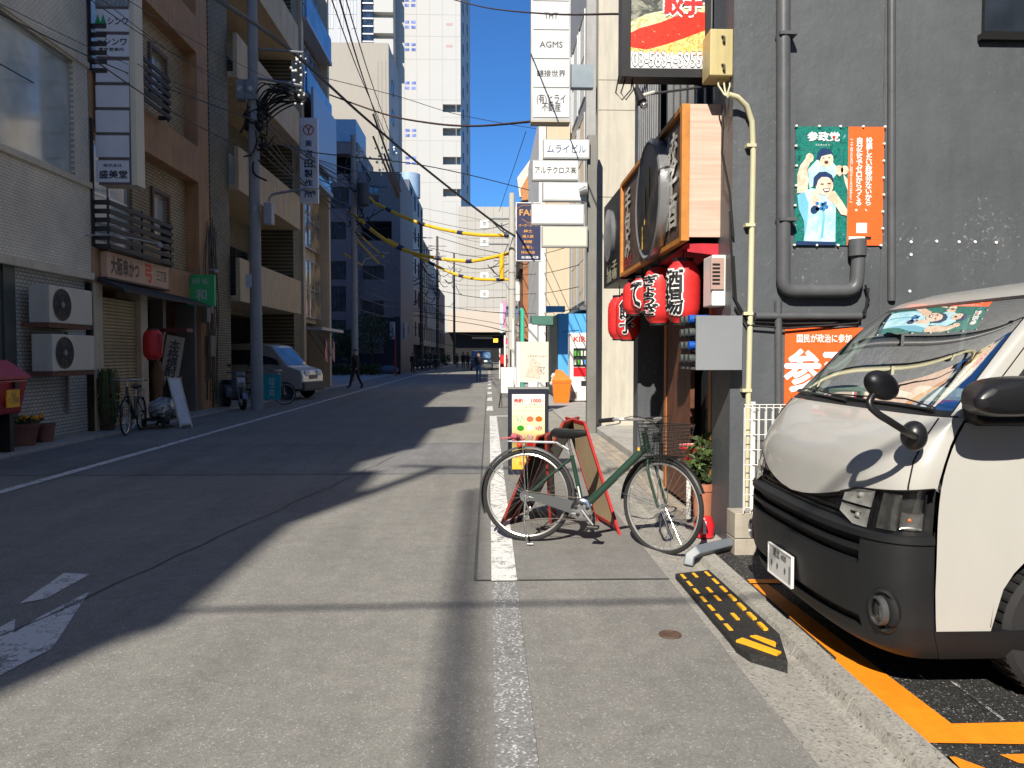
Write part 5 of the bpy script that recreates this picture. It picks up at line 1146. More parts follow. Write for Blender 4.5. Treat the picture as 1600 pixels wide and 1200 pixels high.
# grille band and nose panel; the lower edge of the nose forms a shallow V
def vz(s): a = abs(s); return .79+.115*min(1, a/.40)**1.1+.035*max(0, min(1, (a-.4)/.6))
GRB = mat('glossy black grille', (.008, .008, .009), .25, var=0)
g = MB(mats=[GRB]); grid(g, [.735, .755, .80, .86, .93], lin_(-.5, .5, 20), -.03); V(g, 'grille')
for z in (.765, .79): g = MB(mats=[BUMP]); grid(g, [z-.006, z+.006], lin_(-.45, .45, 16), -.018); V(g, 'grille_bar')
g = MB(mats=[PEARL]); ss = lin_(-1, 1, 48); rows = []
top = 1.235
for i in range(19):
    t = i/18; rows.append([vpt(vz(s)+(top-vz(s))*t, s, .004*sin(pi*min(1, t*1.6))) for s in ss])
n_ = len(ss); g.add([p for r in rows for p in r], [(i*n_+j, i*n_+j+1, (i+1)*n_+j+1, (i+1)*n_+j) for i in range(18) for j in range(n_-1)])
g.add([rows[0][j] for j in range(n_)]+[rows[0][j]+Vector((.035, 0, 0)) for j in range(n_)], [(j, j+n_, j+1+n_, j+1) for j in range(n_-1)]); V(g, 'nose_panel', ang=60)
# bonnet shut line
for sg_ in (-1, 1):
    g = MB(mats=[DK]); pr = [vpt(.935, sg_*.80, .006), vpt(.95, sg_*.795, .006), vpt(1.05, sg_*.76, .006), vpt(1.15, sg_*.74, .006), vpt(1.23, sg_*.72, .005)]
    g.tube(pr, .0035, 5); V(g, 'bonnet_gap')
# headlights
for sg_ in (-1, 1):
    hl = MB(mats=[mat('dark lamp housing', (.06, .06, .058), .3, .5, var=.3, vs=30)]); _z = 0
    zlo = lambda s: .74+.05*max(0, (.42-s)/.14)
    def hgrid(mb, off, s0=.285, s1=.985, z0=None, z1=None, n=18):
        S = lin_(s0, s1, n); rows = [[vpt((zlo(s) if z0 is None else z0)+((vz(s)-.004)-(zlo(s) if z0 is None else z0))*t, sg_*s, off) for s in S] for t in (0, .33, .66, 1)]
        k = len(S); mb.add([p for r in rows for p in r], [(i*k+j, i*k+j+1, (i+1)*k+j+1, (i+1)*k+j) for i in range(3) for j in range(k-1)]); return mb
    h = V(hgrid(hl, -.055), 'headlight', label='clear headlight on the camera side of the van' if sg_ < 0 else None)
    SLV = mat('silver reflector', (.80, .80, .78), .25, .45, var=.35, vs=26)
    BWL = mat('bright lamp bowl', (.70, .70, .67), .18, .15, var=.35, vs=14, coat=.8)
    for (s0, s1, za, zb, dd) in ((.305, .53, .832, .915, .014), (.305, .53, .742, .822, .014), (.60, .76, .752, .905, .016), (.78, .955, .762, .835, .012)):
        g = MB(mats=[BWL if s0 < .5 else mat('smoky lamp bowl', (.12, .12, .115), .2, .3, var=.4, vs=24)]); S = lin_(s0, s1, 16); rows = []
        for i in range(17):
            t = i/16; rows.append([vpt(max(zlo(s)+.004, za)+(min(vz(s)-.008, zb)-max(zlo(s)+.004, za))*t, sg_*s, -.006-dd*abs(sin(pi*t)*sin(pi*(s-s0)/(s1-s0)))**.45) for s in S])
        k = len(S); g.add([p for r in rows for p in r], [(i*k+j, i*k+j+1, (i+1)*k+j+1, (i+1)*k+j) for i in range(16) for j in range(k-1)]); g.build('reflector', h)
    g = MB(mats=[mat('bulb glass', (.8, .8, .78), .08, .2, coat=1, var=0)]); g.sphere(vpt(.785, sg_*.43, -.016), .012); g.build('bulb', h)
    g = MB(mats=[mat('bulb glass')]); g.sphere(vpt(.872, sg_*.41, -.016), .012); g.build('bulb', h)
    g = MB(mats=[mat('amber indicator bulb', (.5, .16, .02), .3)]); g.sphere(vpt(.80, sg_*.86, -.022), .010); g.build('indicator_bulb', h)
    g = MB(mats=[BLKP])
    for s in (.53, .57, .60, .975): g.tube([vpt(.75, sg_*s, -.03), vpt(.91, sg_*s, -.03)], .005, 5)
    for k in range(18): s = .62+.33*k/17; g.tube([vpt(.912, sg_*s, -.02), vpt(.93, sg_*s, -.02)], .003, 4)
    g.build('rib', h)
    hgrid(MB(mats=[LENS]), .003).build('lens', h)
    g = MB(mats=[BLKP]); g.tube([vpt(vz(s), sg_*s, .003) for s in lin_(.285, .99, 14)], .003, 5).build('lens_seal', h)
# cowl, wipers
g = MB(mats=[BUMP]); S = lin_(-.93, .93, 30); g.add([vpt(1.237, s, .004) for s in S]+[vpt(1.262, s, -.01) for s in S], [(j, j+1, j+32, j+31) for j in range(30)]); V(g, 'cowl')
for s0, s1 in ((-.62, .05), (.0, .62)):
    g = MB(mats=[BLKP]); g.tube([vpt(1.262, s0, .02), vpt(1.275, s1, .018)], .008, 6); g.tube([vpt(1.272, s0, .028), vpt(1.30, (s0+s1)/2, .03), vpt(1.283, s1, .02)], .004, 5); V(g, 'wiper')
# windscreen
PZ = [1.262, 1.30, 1.38, 1.46, 1.54, 1.62, 1.70, 1.76, 1.80]
def SL(z): return .80-.15*(z-1.262)/.538
def lgrid(mb, zs, f, off=0):
    rows = [[vpt(z, s, off) for s in f(z)] for z in zs]; k = len(rows[0]); return mb.add([p for r in rows for p in r], [(i*k+j, i*k+j+1, (i+1)*k+j+1, (i+1)*k+j) for i in range(len(zs)-1) for j in range(k-1)])
g = MB(mats=[WG]); lgrid(g, PZ, lambda z: lin_(-SL(z), SL(z), 30)); V(g, 'windscreen')
g = MB(mats=[BLKP])
for sg_ in (-1, 1): lgrid(g, PZ, lambda z: [sg_*SL(z), sg_*(SL(z)+.025)], .001)
grid(g, [1.795, 1.812], lin_(-.675, .675, 24), .002); V(g, 'windscreen_seal')
# pillars, roof and sides (far side also, seen through the glass)
HZ = [1.237, 1.262, 1.30, 1.38, 1.46, 1.54, 1.62, 1.70, 1.76, 1.812]
for sg_ in (-1, 1):
    g = MB(mats=[PEARL]); lgrid(g, HZ, lambda z: [sg_*(SL(min(1.812, max(1.262, z)))+.025+(1-SL(min(1.812, max(1.262, z)))-.025)*t) for t in (0, .12, .25, .4, .55, .7, .85, .95, 1)]+[sg_*1.025]); V(g, 'windscreen_pillar')
RZ = [1.812, 1.83, 1.85, 1.875, 1.90, 1.92, 1.935, 1.947, 1.955, 1.965]
g = MB(mats=[PEARL]); S = lin_(-1, 1, 40); rows = [[vpt(z, s) for s in S] for z in RZ]; k = len(S)
g.add([p for r in rows for p in r], [(i*k+j, i*k+j+1, (i+1)*k+j+1, (i+1)*k+j) for i in range(len(RZ)-1) for j in range(k-1)])
for sg_ in (-1, 1):
    rows = [[vpt(z, sg_*(1+d)) if d < 1.5 else Vector((VX+4.7, vpt(z, sg_).y, fz(z))) for d in (0, .3, .7, 1.2, 9)] for z in RZ]
    g.add([p for r in rows for p in r], [(i*5+j, i*5+j+1, (i+1)*5+j+1, (i+1)*5+j) for i in range(len(RZ)-1) for j in range(4)])
g.add([vpt(1.965, -1), vpt(1.965, 1), Vector((VX+4.7, VY+.2, fz(1.965))), Vector((VX+4.7, VY-.2, fz(1.965)))], [(0, 1, 2, 3)]); V(g, 'roof', ang=60)
# doors: column positions run parallel to the pillar above the belt and upright below
AR = 2.5-VX   # wheel centre behind the nose tip
def arch(x): d = abs(x-AR); return .35+sqrt(max(0, .375**2-d*d)) if d < .375 else 0
def side_panel(name, sg_, xa, xb, za, zb, m, off=.0, n=16, zn=10, follow=True, holes=None):
    g = MB(mats=[m]); X = [xa+(xb-xa)*i/n for i in range(n+1)]; rows = []
    for i in range(zn+1):
        t = i/zn; row = []
        for x in X:
            zlow = max(za, arch(x)); z = zlow+(zb-zlow)*t; z = max(z, za)
            _, xc, xs_, w_, _n = lv(z); x0 = xs_+.012 if x == xa and follow else x
            row.append(Vector((VX+max(x, xs_+.012) if follow else VX+x, VY+sg_*(w_+off+.006*sin(pi*min(1, max(0, (z-.35)/.9)))), fz(z))))
        rows.append(row)
    k = len(X); g.add([p for r in rows for p in r], [(i*k+j, i*k+j+1, (i+1)*k+j+1, (i+1)*k+j) for i in range(zn) for j in range(k-1)]); return g
for sg_ in (-1, 1):
    d = V(side_panel('d', sg_, .30, 1.42, .332, 1.215, PEARL, n=26, zn=16), 'door', ang=50)
    # window frame strip rising along the pillar
    g = MB(mats=[PEARL]); g.add([vpt(z, sg_*1.032) for z in HZ]+[vpt(z, sg_*1.105) for z in HZ], [(i, i+1, i+1+len(HZ), i+len(HZ)) for i in range(len(HZ)-1)]); g.build('window_frame', d)
    g = MB(mats=[glassmat('dark side window', (.02, .03, .06), .04)]); rows = [[vpt(z, sg_*1.10, -.008), Vector((VX+1.40, VY+sg_*(lv(z)[3]-.008), fz(z)))] for z in HZ]; g.add([p for r in rows for p in r], [(i*2, i*2+1, i*2+3, i*2+2) for i in range(len(HZ)-1)]); g.build('window_glass', d)
    g = MB(mats=[BLKP]); g.tube([vpt(z, sg_*1.105, .004) for z in HZ], .009, 6); g.tube([vpt(1.232, sg_*1.1, .004), Vector((VX+1.4, VY+sg_*.842, 1.232))], .010, 6); g.build('window_seal', d)
    V(side_panel('q', sg_, 1.435, 4.7, .30, 1.81, PEARL, n=10, zn=10, follow=False), 'side_panel', ang=50)
    g = MB(mats=[mat('side crease', (.5, .48, .42), .35, var=0)]); g.tube([Vector((VX+.95, VY+sg_*.856, 1.035)), Vector((VX+1.41, VY+sg_*.857, 1.045))], .004, 5); g.build('crease', d)
    g = MB(mats=[BUMP]); g.box(VX+.30, VX+.57, VY+sg_*.84-.012, VY+sg_*.84+.012, .20, .328); 
    g = MB(mats=[DK]); ring = []
    for i in range(19): a = pi*i/18; ring.append((VX+AR+.385*cos(a), .35+.385*sin(a)))
    g.rings([[Vector((x, VY+sg_*yv, z)) for x, z in ring] for yv in (.845, .55)], closed=False, caps=False); V(g, 'wheel_arch_liner')
g = MB(mats=[DK]); g.box(VX+.35, VX+4.6, VY-.78, VY+.78, .24, .30); g.box(VX+4.65, VX+4.7, VY-.8, VY+.8, .3, 1.9); V(g, 'floor_pan', smooth=False)
# wheels
for sg_ in (-1, 1):
    for xw in (AR, 3.6):
        c = (VX+xw, VY+sg_*.73, .32); wp = V(MB(mats=[TYRE]).lathe([(.20, c[1]-.09), (.29, c[1]-.10), (.315, c[1]-.08), (.32, c[1]), (.315, c[1]+.08), (.29, c[1]+.10), (.20, c[1]+.09)], (c[0], 0, c[2]), 'y', 40), 'tyre')
        MB(mats=[mat('steel wheel', (.4, .4, .4), .35, .7)]).lathe([(.0001, c[1]-.07), (.06, c[1]-.08), (.08, c[1]-.04), (.19, c[1]-.06), (.205, c[1]-.09), (.205, c[1]+.09), (.0001, c[1]+.08)], (c[0], 0, c[2]), 'y', 30).build('rim', wp)
        g = MB(mats=[DK])
        for k in range(44): a = 2*pi*k/44; g.box(-.006, .006, -.085, .085, .316, .3225, Matrix.Translation(c) @ Matrix.Rotation(a, 4, 'Y'))
        g.build('tread', wp, smooth=False, kind='stuff')
# number plate
g = MB(mats=[mat('white number plate', (.66, .66, .66), .4, var=.05)]); zc, hw = .385, .165; xf = VX-.016
pl = V(g.box(xf, xf+.012, VY+.02-hw, VY+.02+hw, zc-.0825, zc+.0825), 'number_plate', bevel=.003, smooth=False)
g = MB(mats=[mat('plate rim', (.80, .80, .80), .3)]);
for (y0, y1, za, zb) in ((-hw, hw, -.0825, -.076), (-hw, hw, .076, .0825), (-hw, -hw+.006, -.076, .076), (hw-.006, hw, -.076, .076)): g.box(xf-.004, xf-.0005, VY+.02+y0, VY+.02+y1, zc+za, zc+zb)
g.build('plate_rim', pl, smooth=False)
g = MB(mats=[mat('faded green grey characters', (.12, .15, .14), .5, var=0)]); g.text('足立 400', (xf-.002, VY+.02, zc+.05), (0, -1, 0), UZ, .18, .040, .03); g.text('・・ ・1', (xf-.002, VY+.01, zc-.02), (0, -1, 0), UZ, .26, .085, .04); g.build('lettering', pl, smooth=False)
# fog lamp in its pocket
for sg_ in (-1, 1):
    c = vpt(.405, sg_*.70, 0); f = V(MB(mats=[DK]).sphere(c+Vector((.02, 0, 0)), .075, 18, 12, sc=(.35, 1.0, .95)), 'fog_lamp')
    MB(mats=[mat('dark satin lamp ring', (.10, .105, .11), .3, .4)]).lathe([(.062, c.x-.01), (.062, c.x-.035), (.052, c.x-.038), (.048, c.x-.02), (.0001, c.x-.012)], (0, c.y-.0, c.z), 'x', 26).build('bezel', f)
    MB(mats=[CHR]).sphere((c.x-.012, c.y, c.z), .045, 18, 10, sc=(.25, 1, 1)).build('reflector', f)
    MB(mats=[LENS]).sphere((c.x-.024, c.y, c.z), .050, 18, 10, sc=(.25, 1, 1)).build('lens', f)
    MB(mats=[BUMP]).tube([vpt(.405+.088*sin(a), sg_*(.70+.105*cos(a)), .004) for a in [2*pi*i/20 for i in range(20)]], .012, 6, closed=True).build('pocket_rim', f)
# under-mirror on its arm (near front corner)
A1 = at(1430, 683, 3.06); base = MB(mats=[BLKP]); base.sphere(A1+Vector((.02, .045, .0)), .055, 18, 12, sc=(.95, .95, 1.15)); 
um = V(base, 'near_view_mirror', label='round black under-mirror on a bent arm at the near front corner')
hd = at(1377, 602, 2.98)
pts = [A1, at(1412, 672, 2.98), at(1390, 658, 2.95), at(1370, 645, 2.95), at(1358, 628, 2.96), hd]
def smooth_path(P, n=4):
    out = []
    P = [Vector(p) for p in P]
    for i in range(len(P)-1):
        p0, p1, p2, p3 = P[max(0, i-1)], P[i], P[i+1], P[min(len(P)-1, i+2)]
        for k in range(n): t = k/n; out.append(.5*((2*p1)+(p2-p0)*t+(2*p0-5*p1+4*p2-p3)*t*t+(3*p1-p0-3*p2+p3)*t**3))
    return out+[P[-1]]
MB(mats=[BLKP]).tube(smooth_path(pts), .0145, 10).build('arm', um)
Mh = Matrix.Translation(hd) @ Euler((radians(-10), radians(28), 0)).to_matrix().to_4x4()
MB(Mh, [BLKP]).sphere((0, 0, 0), .078, 24, 16, sc=(.95, .5, .72)).build('head', um)
# door mirror
c = at(1572, 622, 2.96); dm = V(MB(FR(c.x, c.y, c.z), [BLKP]).rings([[(x, -.07+.12*yy, z*hh) for x, z in [(-.17+.03*yy, -.55), (-.185+.03*yy, .0), (-.13, .75), (-.02, 1.0), (.16, 1.0), (.2, .2), (.18, -.75), (-.1, -.9)]] for yy, hh in ((-.35, .055), (0, .085), (.5, .09), (1, .088), (1.25, .07))]), 'door_mirror', sub=2)
MB(mats=[BLKP]).rings([[(VX+.47+k*.0, VY-.845, 1.20), (VX+.42, VY-.845, 1.22), (VX+.40, VY-.845, 1.29), (VX+.50, VY-.845, 1.37), (VX+.75, VY-.845, 1.37), (VX+.75, VY-.845, 1.20)], [(VX+.47, VY-.90, 1.215), (VX+.43, VY-.90, 1.235), (VX+.42, VY-.90, 1.29), (VX+.50, VY-.90, 1.35), (VX+.75, VY-.90, 1.35), (VX+.75, VY-.90, 1.215)]]).build('mirror_bracket', dm, bevel=.01)
# cabin: dashboard, seats, posters' reflections come by themselves; papers on the dashboard
g = MB(mats=[mat('dark grey dashboard', (.04, .043, .045), .7, var=.1)]); g.prism([(VX+.42, 1.235), (VX+.62, 1.265), (VX+.95, 1.245), (VX+1.0, 1.0), (VX+.5, .95)], VY-.74, VY+.74, 'y'); 
g2 = MB(mats=g.mats); g2.add([(p[0], 0, 0) for p in ()], []); 
dash = MB(mats=g.mats); poly = [(.40, 1.232), (.60, 1.265), (.95, 1.25), (1.0, 1.0), (.5, .95)]
dash.prism(poly, VY-.74, VY+.74, 'y', Matrix.Translation((VX, 0, 0))); V(dash, 'dashboard', smooth=False)
PAP = mat('pale green paper', (.60, .70, .64), .7, var=.08, vs=10); 
for (x, y_, w_, h_, m, rz) in ((.62, .45, .22, .3, PAP, 10), (.66, .05, .2, .26, mat('white paper', (.7, .7, .68), .7), -15), (.62, -.32, .16, .22, mat('cream folder', (.6, .55, .4), .7), 25), (.60, -.58, .12, .14, mat('blue packet', (.03, .1, .4), .5), 5), (.58, -.48, .07, .07, mat('red packet', (.5, .04, .03), .5), 30)):
    g = MB(Matrix.Translation((VX+x, VY+y_, 1.27)) @ Matrix.Rotation(radians(rz), 4, 'Z') @ Matrix.Rotation(radians(R.uniform(-8, 14)), 4, 'Y'), [m]); g.box(-w_/2, w_/2, -h_/2, h_/2, 0, .012+R.random()*.02); V(g, 'paper_stack', smooth=False)
g = MB(mats=[mat('crumpled pale cloth', (.55, .56, .52), .8)])
for k in range(3): g.sphere((VX+.68, VY-.1-.14*k, 1.30), .06, 8, 6, sc=(1, 1.3, .7))
V(g, 'dashboard_clutter', smooth=False)
for yv in (-.42, .42):
    g = MB(mats=[mat('grey seat cloth', (.12, .12, .12), .9)]); g.box(VX+1.35, VX+1.5, VY+yv-.26, VY+yv+.26, .8, 1.5); g.box(VX+1.37, VX+1.47, VY+yv-.13, VY+yv+.13, 1.52, 1.72); V(g, 'seat', bevel=.04, smooth=False)
g = MB(mats=[mat('grey headliner', (.30, .32, .31), .9)]); g.box(VX+1.0, VX+4.5, VY-.68, VY+.68, 1.745, 1.755); V(g, 'headliner', smooth=False)
g = MB(mats=[mat('grey cabin trim', (.22, .24, .235), .8)]); g.box(VX+2.2, VX+2.25, VY-.75, VY+.75, .4, 1.8); 
for sg_ in (-1, 1): g.rings([[vpt(z, sg_*s, -.03) for z in HZ] for s in (.84, .93, 1.02)], closed=False, caps=False)
V(g, 'cabin_trim', smooth=False)
g = MB(mats=[mat('light grab handle', (.36, .38, .36), .6)]); g.tube(smooth_path([vpt(1.42, .93, -.05), vpt(1.44, .90, -.09), vpt(1.54, .90, -.10), vpt(1.60, .93, -.05)]), .014, 8); V(g, 'grab_handle')
g = MB(mats=[KP]); g.torus((VX+1.02, VY+.40, 1.22), .19, .014, 'x', 30, 8); V(g, 'steering_wheel')
# ================================================================ BICYCLES
SPK = mat('spoke steel', (.55, .55, .55), .25, .9, var=0); ALU = mat('brushed alloy rim', (.62, .62, .60), .3, .8, var=.06)
def bike(root, M, WB=1.08, r=.37, frame='dark green bicycle paint', fcol=(.022, .055, .038), steer=0, lod=0, drop=0, basket=True, rack=True):
    FP = mat(frame, fcol, .3, .2, coat=.5, var=.05); BK = mat('black bicycle plastic', (.014, .014, .015), .4, var=.05)
    n1, n2 = (44, 8) if lod == 0 else (24, 5)
    P = lambda mb, nm, par=None, **k: mb.build(nm, par or root, **k)
    piv = Matrix.Translation((WB-.06, 0, 0)) @ Matrix.Rotation(radians(steer), 4, 'Z') @ Matrix.Translation((-(WB-.06), 0, -drop))
    def wheel(cx, T, nm):
        t = P(MB(T, [TYRE]).torus((cx, 0, r), r-.018, .018, 'y', n1, n2), nm)
        if lod < 2:
            g = MB(T, [ALU]); g.torus((cx, 0, r), r-.042, .010, 'y', n1, n2, ); P(g, 'rim', t)
            g = MB(T, [SPK]); 
            for k in range(32 if lod == 0 else 16):
                a = 2*pi*k/(32 if lod == 0 else 16); o = (1 if k % 2 else -1); b = a+o*.35
                g.cyl((cx+.02*cos(b), o*.022, r+.02*sin(b)), (cx+(r-.045)*cos(a), 0, r+(r-.045)*sin(a)), .0012 if lod == 0 else .003, n=4, caps=False)
            P(g, 'spokes', t, kind='stuff'); P(MB(T, [ALU]).cyl((cx, -.045, r), (cx, .045, r), .018, n=12), 'hub', t)
        return t
    wheel(0, M, 'rear_wheel'); MF = M @ piv; fw = wheel(WB, MF, 'front_wheel')
    # frame
    hb, ht = (WB-.12, 0, .74), (WB-.155, 0, .90); bb = (.455, 0, .285); st = (.36, 0, .70)
    g = MB(M, [FP]); g.tube([bb, (WB-.125, 0, .80)], .030 if lod == 0 else .026, 12); g.tube([bb, st], .017, 10); g.tube([hb, ht], .024, 12)
    for s in (-1, 1):
        g.tube([(.0, s*.055, r), (.12, s*.05, r-.02), (bb[0]-.03, s*.03, bb[2])], .010, 8); g.tube([(.0, s*.055, r), (.34, s*.02, .665)], .009, 8)
    P(g, 'frame')
    g = MB(MF, [FP]); f0 = (WB-.12, 0, .72)
    for s in (-1, 1): g.tube(smooth_path([(WB-.115, s*.035, .715), (WB-.09, s*.055, .62), (WB-.05, s*.055, .50), (WB, s*.055, r)]), .011, 8)
    g.tube([(WB-.115, -.04, .715), (WB-.115, .04, .715)], .016, 8); P(g, 'fork')
    g = MB(M, [SPK]); g.tube([st, (.335, 0, .80), (.332, 0, .84)], .012, 8); P(g, 'seat_post')
    # saddle
    S_ = MB(M, [BK]); rs = []
    for x, w_, z, h in ((.20, .07, .885, .03), (.225, .095, .895, .05), (.29, .10, .89, .055), (.36, .065, .885, .05), (.43, .035, .89, .04), (.475, .022, .888, .028)):
        rs.append([(x, w_*cos(a), z+(h*.45*sin(a) if sin(a) > 0 else h*1.1*sin(a))) for a in [2*pi*k/14 for k in range(14)]])
    S_.rings(rs); P(S_, 'saddle')
    # fenders
    if lod < 2:
        for cx, T, a0, a1, nm in ((0, M, -12, 205, 'rear_mudguard'), (WB, MF, 20, 178, 'front_mudguard')):
            g = MB(T, [BK if nm[0] == 'f' else mat('dark grey mudguard', (.10, .105, .11), .3, .5, var=0)]); pts = []; rr = r+.018
            ring = []
            for k in range(25):
                a = radians(a0+(a1-a0)*k/24) if nm[0] == 'r' else radians(a0+(a1-a0)*k/24)
                c, s = cos(a), sin(a); ring.append([(cx+(rr+h)*c, y, r+(rr+h)*s) for y, h in ((-.026, -.012), (-.018, .002), (0, .008), (.018, .002), (.026, -.012))])
            g.rings(ring, closed=False, caps=False); P(g, nm, solid) if False else P(g, nm)
            for s in (-1, 1): P(MB(T, [SPK]).tube([(cx, s*.05, r), (cx-rr*cos(radians(35 if nm[0] == 'r' else 10)), s*.026, r+rr*sin(radians(35 if nm[0] == 'r' else 10)))], .0025, 4), 'mudguard_stay')
    # drivetrain
    g = MB(M, [mat('dark grey chain guard', (.075, .08, .085), .4, var=.05)]); g.prism([(.0, r+.03), (.0, r-.03), (.12, r-.045), (.40, .24), (.46, .25), (.46, .34), (.38, .35), (.12, r+.03)], -.062, -.05, 'y'); P(g, 'chain_guard', smooth=False)
    g = MB(M, [CHR]); g.lathe([(.0001, -.072), (.045, -.078), (.075, -.074), (.088, -.066), (.088, -.06), (.0001, -.058)], (bb[0], 0, bb[2]), 'y', 30); o = P(g, 'chain_ring')
    if lod == 0:
        g = MB(M, [KP])
        for k in range(5): a = 2*pi*k/5+.3; g.sphere((bb[0]+.048*cos(a), -.0775, bb[2]+.048*sin(a)), .017, 8, 6, sc=(1, .15, 1))
        g.build('chain_ring_hole', o)
        g = MB(M, [CHR]); 
        for k in range(3): g.lathe([(.02, -.05-.008*k), (.048-.009*k, -.05-.008*k), (.048-.009*k, -.053-.008*k), (.02, -.053-.008*k)], (0, 0, r), 'y', 22)
        P(g, 'sprockets')
        g = MB(M, [SPK]); g.tube([(.0, -.07, r-.04), (.03, -.07, r-.11), (.02, -.07, r-.17)], .008, 6); g.sphere((.02, -.07, r-.17), .022, 10, 6, sc=(1, .3, 1)); g.sphere((.04, -.07, r-.10), .020, 10, 6, sc=(1, .3, 1)); P(g, 'derailleur')
        g = MB(M, [mat('chain steel', (.12, .10, .08), .4, .6)]); g.tube([(.02, -.066, r-.19), (.25, -.066, .205), (bb[0], -.066, bb[2]-.085)], .004, 5); g.tube([(0, -.066, r+.04), (bb[0], -.066, bb[2]+.085)], .004, 5); P(g, 'chain')
    g = MB(M, [SPK]); g.tube([(bb[0], -.085, bb[2]), (bb[0]+.10, -.10, bb[2]-.12)], .010, 6); g.tube([(bb[0], .08, bb[2]), (bb[0]-.10, .10, bb[2]+.12)], .010, 6); P(g, 'cranks')
    for s, dx, dz in ((-1, .10, -.12), (1, -.10, .12)): P(MB(M, [BK]).box(bb[0]+dx-.045, bb[0]+dx+.045, min(s*.105, s*.19), max(s*.105, s*.19), bb[2]+dz-.012, bb[2]+dz+.012), 'pedal', bevel=.004, smooth=False)
    # stem + bars
    g = MB(MF, [ALU]); g.tube([(WB-.15, 0, .90), (WB-.17, 0, 1.0)], .014, 8); g.tube([(WB-.17, 0, 1.0), (WB-.10, 0, 1.02)], .013, 8)
    bar = smooth_path([(WB-.36, -.27, 1.02), (WB-.20, -.25, 1.035), (WB-.10, -.10, 1.03), (WB-.09, 0, 1.02), (WB-.10, .10, 1.03), (WB-.20, .25, 1.035), (WB-.36, .27, 1.02)])
    g.tube(bar, .011, 8); P(g, 'handlebar')
    for s in (-1, 1):
        P(MB(MF, [BK]).tube([(WB-.40, s*.275, 1.015), (WB-.27, s*.262, 1.03)], .018, 10), 'grip')
        if lod == 0: P(MB(MF, [ALU]).tube(smooth_path([(WB-.22, s*.25, 1.03), (WB-.24, s*.235, 1.0), (WB-.36, s*.25, .98)]), .006, 6), 'brake_lever'); P(MB(MF, [KBL]).tube(smooth_path([(WB-.22, s*.25, 1.03), (WB-.08, s*.22, 1.06), (WB+.0, s*.05, .98), (WB-.08, 0, .85), (WB-.10, s*.02, .74)]), .003, 5), 'brake_cable')
    if basket:
        WR = mat('black basket wire', (.02, .02, .02), .4, var=0); x0, x1, z0, z1 = WB-.10, WB+.13, .75, 1.0; t_ = .0022 if lod == 0 else .004
        def rect_(z, e): return [(x0-e*.3, -.12-e, z), (x1+e, -.13-e, z), (x1+e, .13+e, z), (x0-e*.3, .12+e, z)]
        bk = P(MB(MF, [WR]).tube(rect_(z1, .045), .004, 6, closed=True), 'basket')
        g = MB(MF, [WR]); nz = 9 if lod == 0 else 4
        for i in range(nz): z = z0+(z1-z0)*i/nz; g.tube(rect_(z, .045*i/nz), t_, 4, closed=True)
        ns = 8 if lod == 0 else 4
        for i in range(ns+1):
            t = i/ns; y0 = -.12+.24*t; ye = -.165+.33*t; g.tube([(x0, y0, z0), (x0-.012, ye, z1)], t_, 4); g.tube([(x1, y0*1.08, z0), (x1+.045, ye, z1)], t_, 4)
            xa = x0+(x1-x0)*t; xb = x0-.012+(x1+.045-x0+.012)*t
            for s in (-1, 1): g.tube([(xa, s*.125, z0), (xb, s*.17, z1)], t_, 4)
            g.tube([(xa, -.12, z0), (xa, .12, z0)], t_, 4)
        g.build('basket_mesh', bk, kind='stuff')
        if lod == 0:
            g = MB(MF, [KP]); g.box(WB-.075, WB-.035, -.035, .035, .86, .93); P(g, 'reflector_plate', bevel=.004, smooth=False)
            g = MB(MF, [SPK]); g.tube([(WB-.115, 0, .73), (WB-.02, 0, .72), (WB+.16, 0, .735)], .007, 6); g.tube([(WB, -.06, r), (WB+.02, -.08, .75)], .0035, 5); g.tube([(WB, .06, r), (WB+.02, .08, .75)], .0035, 5); P(g, 'basket_stay')
    if rack:
        g = MB(M, [SPK if lod == 0 else BK])
        for y in (-.05, 0, .05): g.tube([(-.16, y, .80), (.24, y, .80), (.33, y*.5, .74)], .006, 6)
        for x in (-.16, -.02, .12): g.tube([(x, -.055, .80), (x, .055, .80)], .005, 6)
        for s in (-1, 1): g.tube([(0, s*.06, r), (-.03, s*.055, .80)], .005, 6)
        P(g, 'rear_rack')
    g = MB(M, [SPK]); g.tube([(-.0, -.07, r), (.0, -.10, r*.5), (.04, -.16, .01)], .008, 6); g.tube([(.04, -.16, .01), (.09, -.16, .012)], .007, 6); P(g, 'kickstand')
    if lod == 0:
        P(MB(M, [mat('red reflector', (.6, .01, .01), .2)]).sphere((-.36, 0, .50), .018, 8, 6, sc=(.5, 1, 1.3)), 'rear_reflector')
        g = MB(M, [mat('faded pink rope', (.40, .10, .12), .8, var=.3, vs=40)])
        for k in range(7): g.sphere((-.10+R.uniform(-.03, .03), R.uniform(-.05, .05), .83+R.uniform(-.02, .02)), .024, 8, 6)
        g.tube([(-.22, -.02, .82), (-.12, 0, .83), (-.02, 0, .82)], .008, 6); P(g, 'knotted_rope')
        P(MB(M, [mat('orange red tail lamp', (.75, .05, .01), .3)]).sphere((-.055, -.06, .775), .022, 10, 8), 'tail_lamp')
        g = MB(M, [mat('white sticker', (.6, .6, .58), .4)]); v0 = Vector(bb).lerp(Vector(st), .2); v1 = Vector(bb).lerp(Vector(st), .42); g.box(-.006, .006, -.0195, -.018, 0, (v1-v0).length, Matrix.Translation(v0) @ Matrix.Rotation(atan2(v1.x-v0.x, v1.z-v0.z), 4, 'Y')); P(g, 'sticker', smooth=False)
        g = MB(M, [YEL]); g.box(WB-.20, WB-.185, -.032, -.030, .755, .78); P(g, 'badge', smooth=False)
bk1 = thing('bicycle', 'dark green city bicycle with wire basket parked across the white line in the sun', 'bicycle', (.30, 6.1, 0))
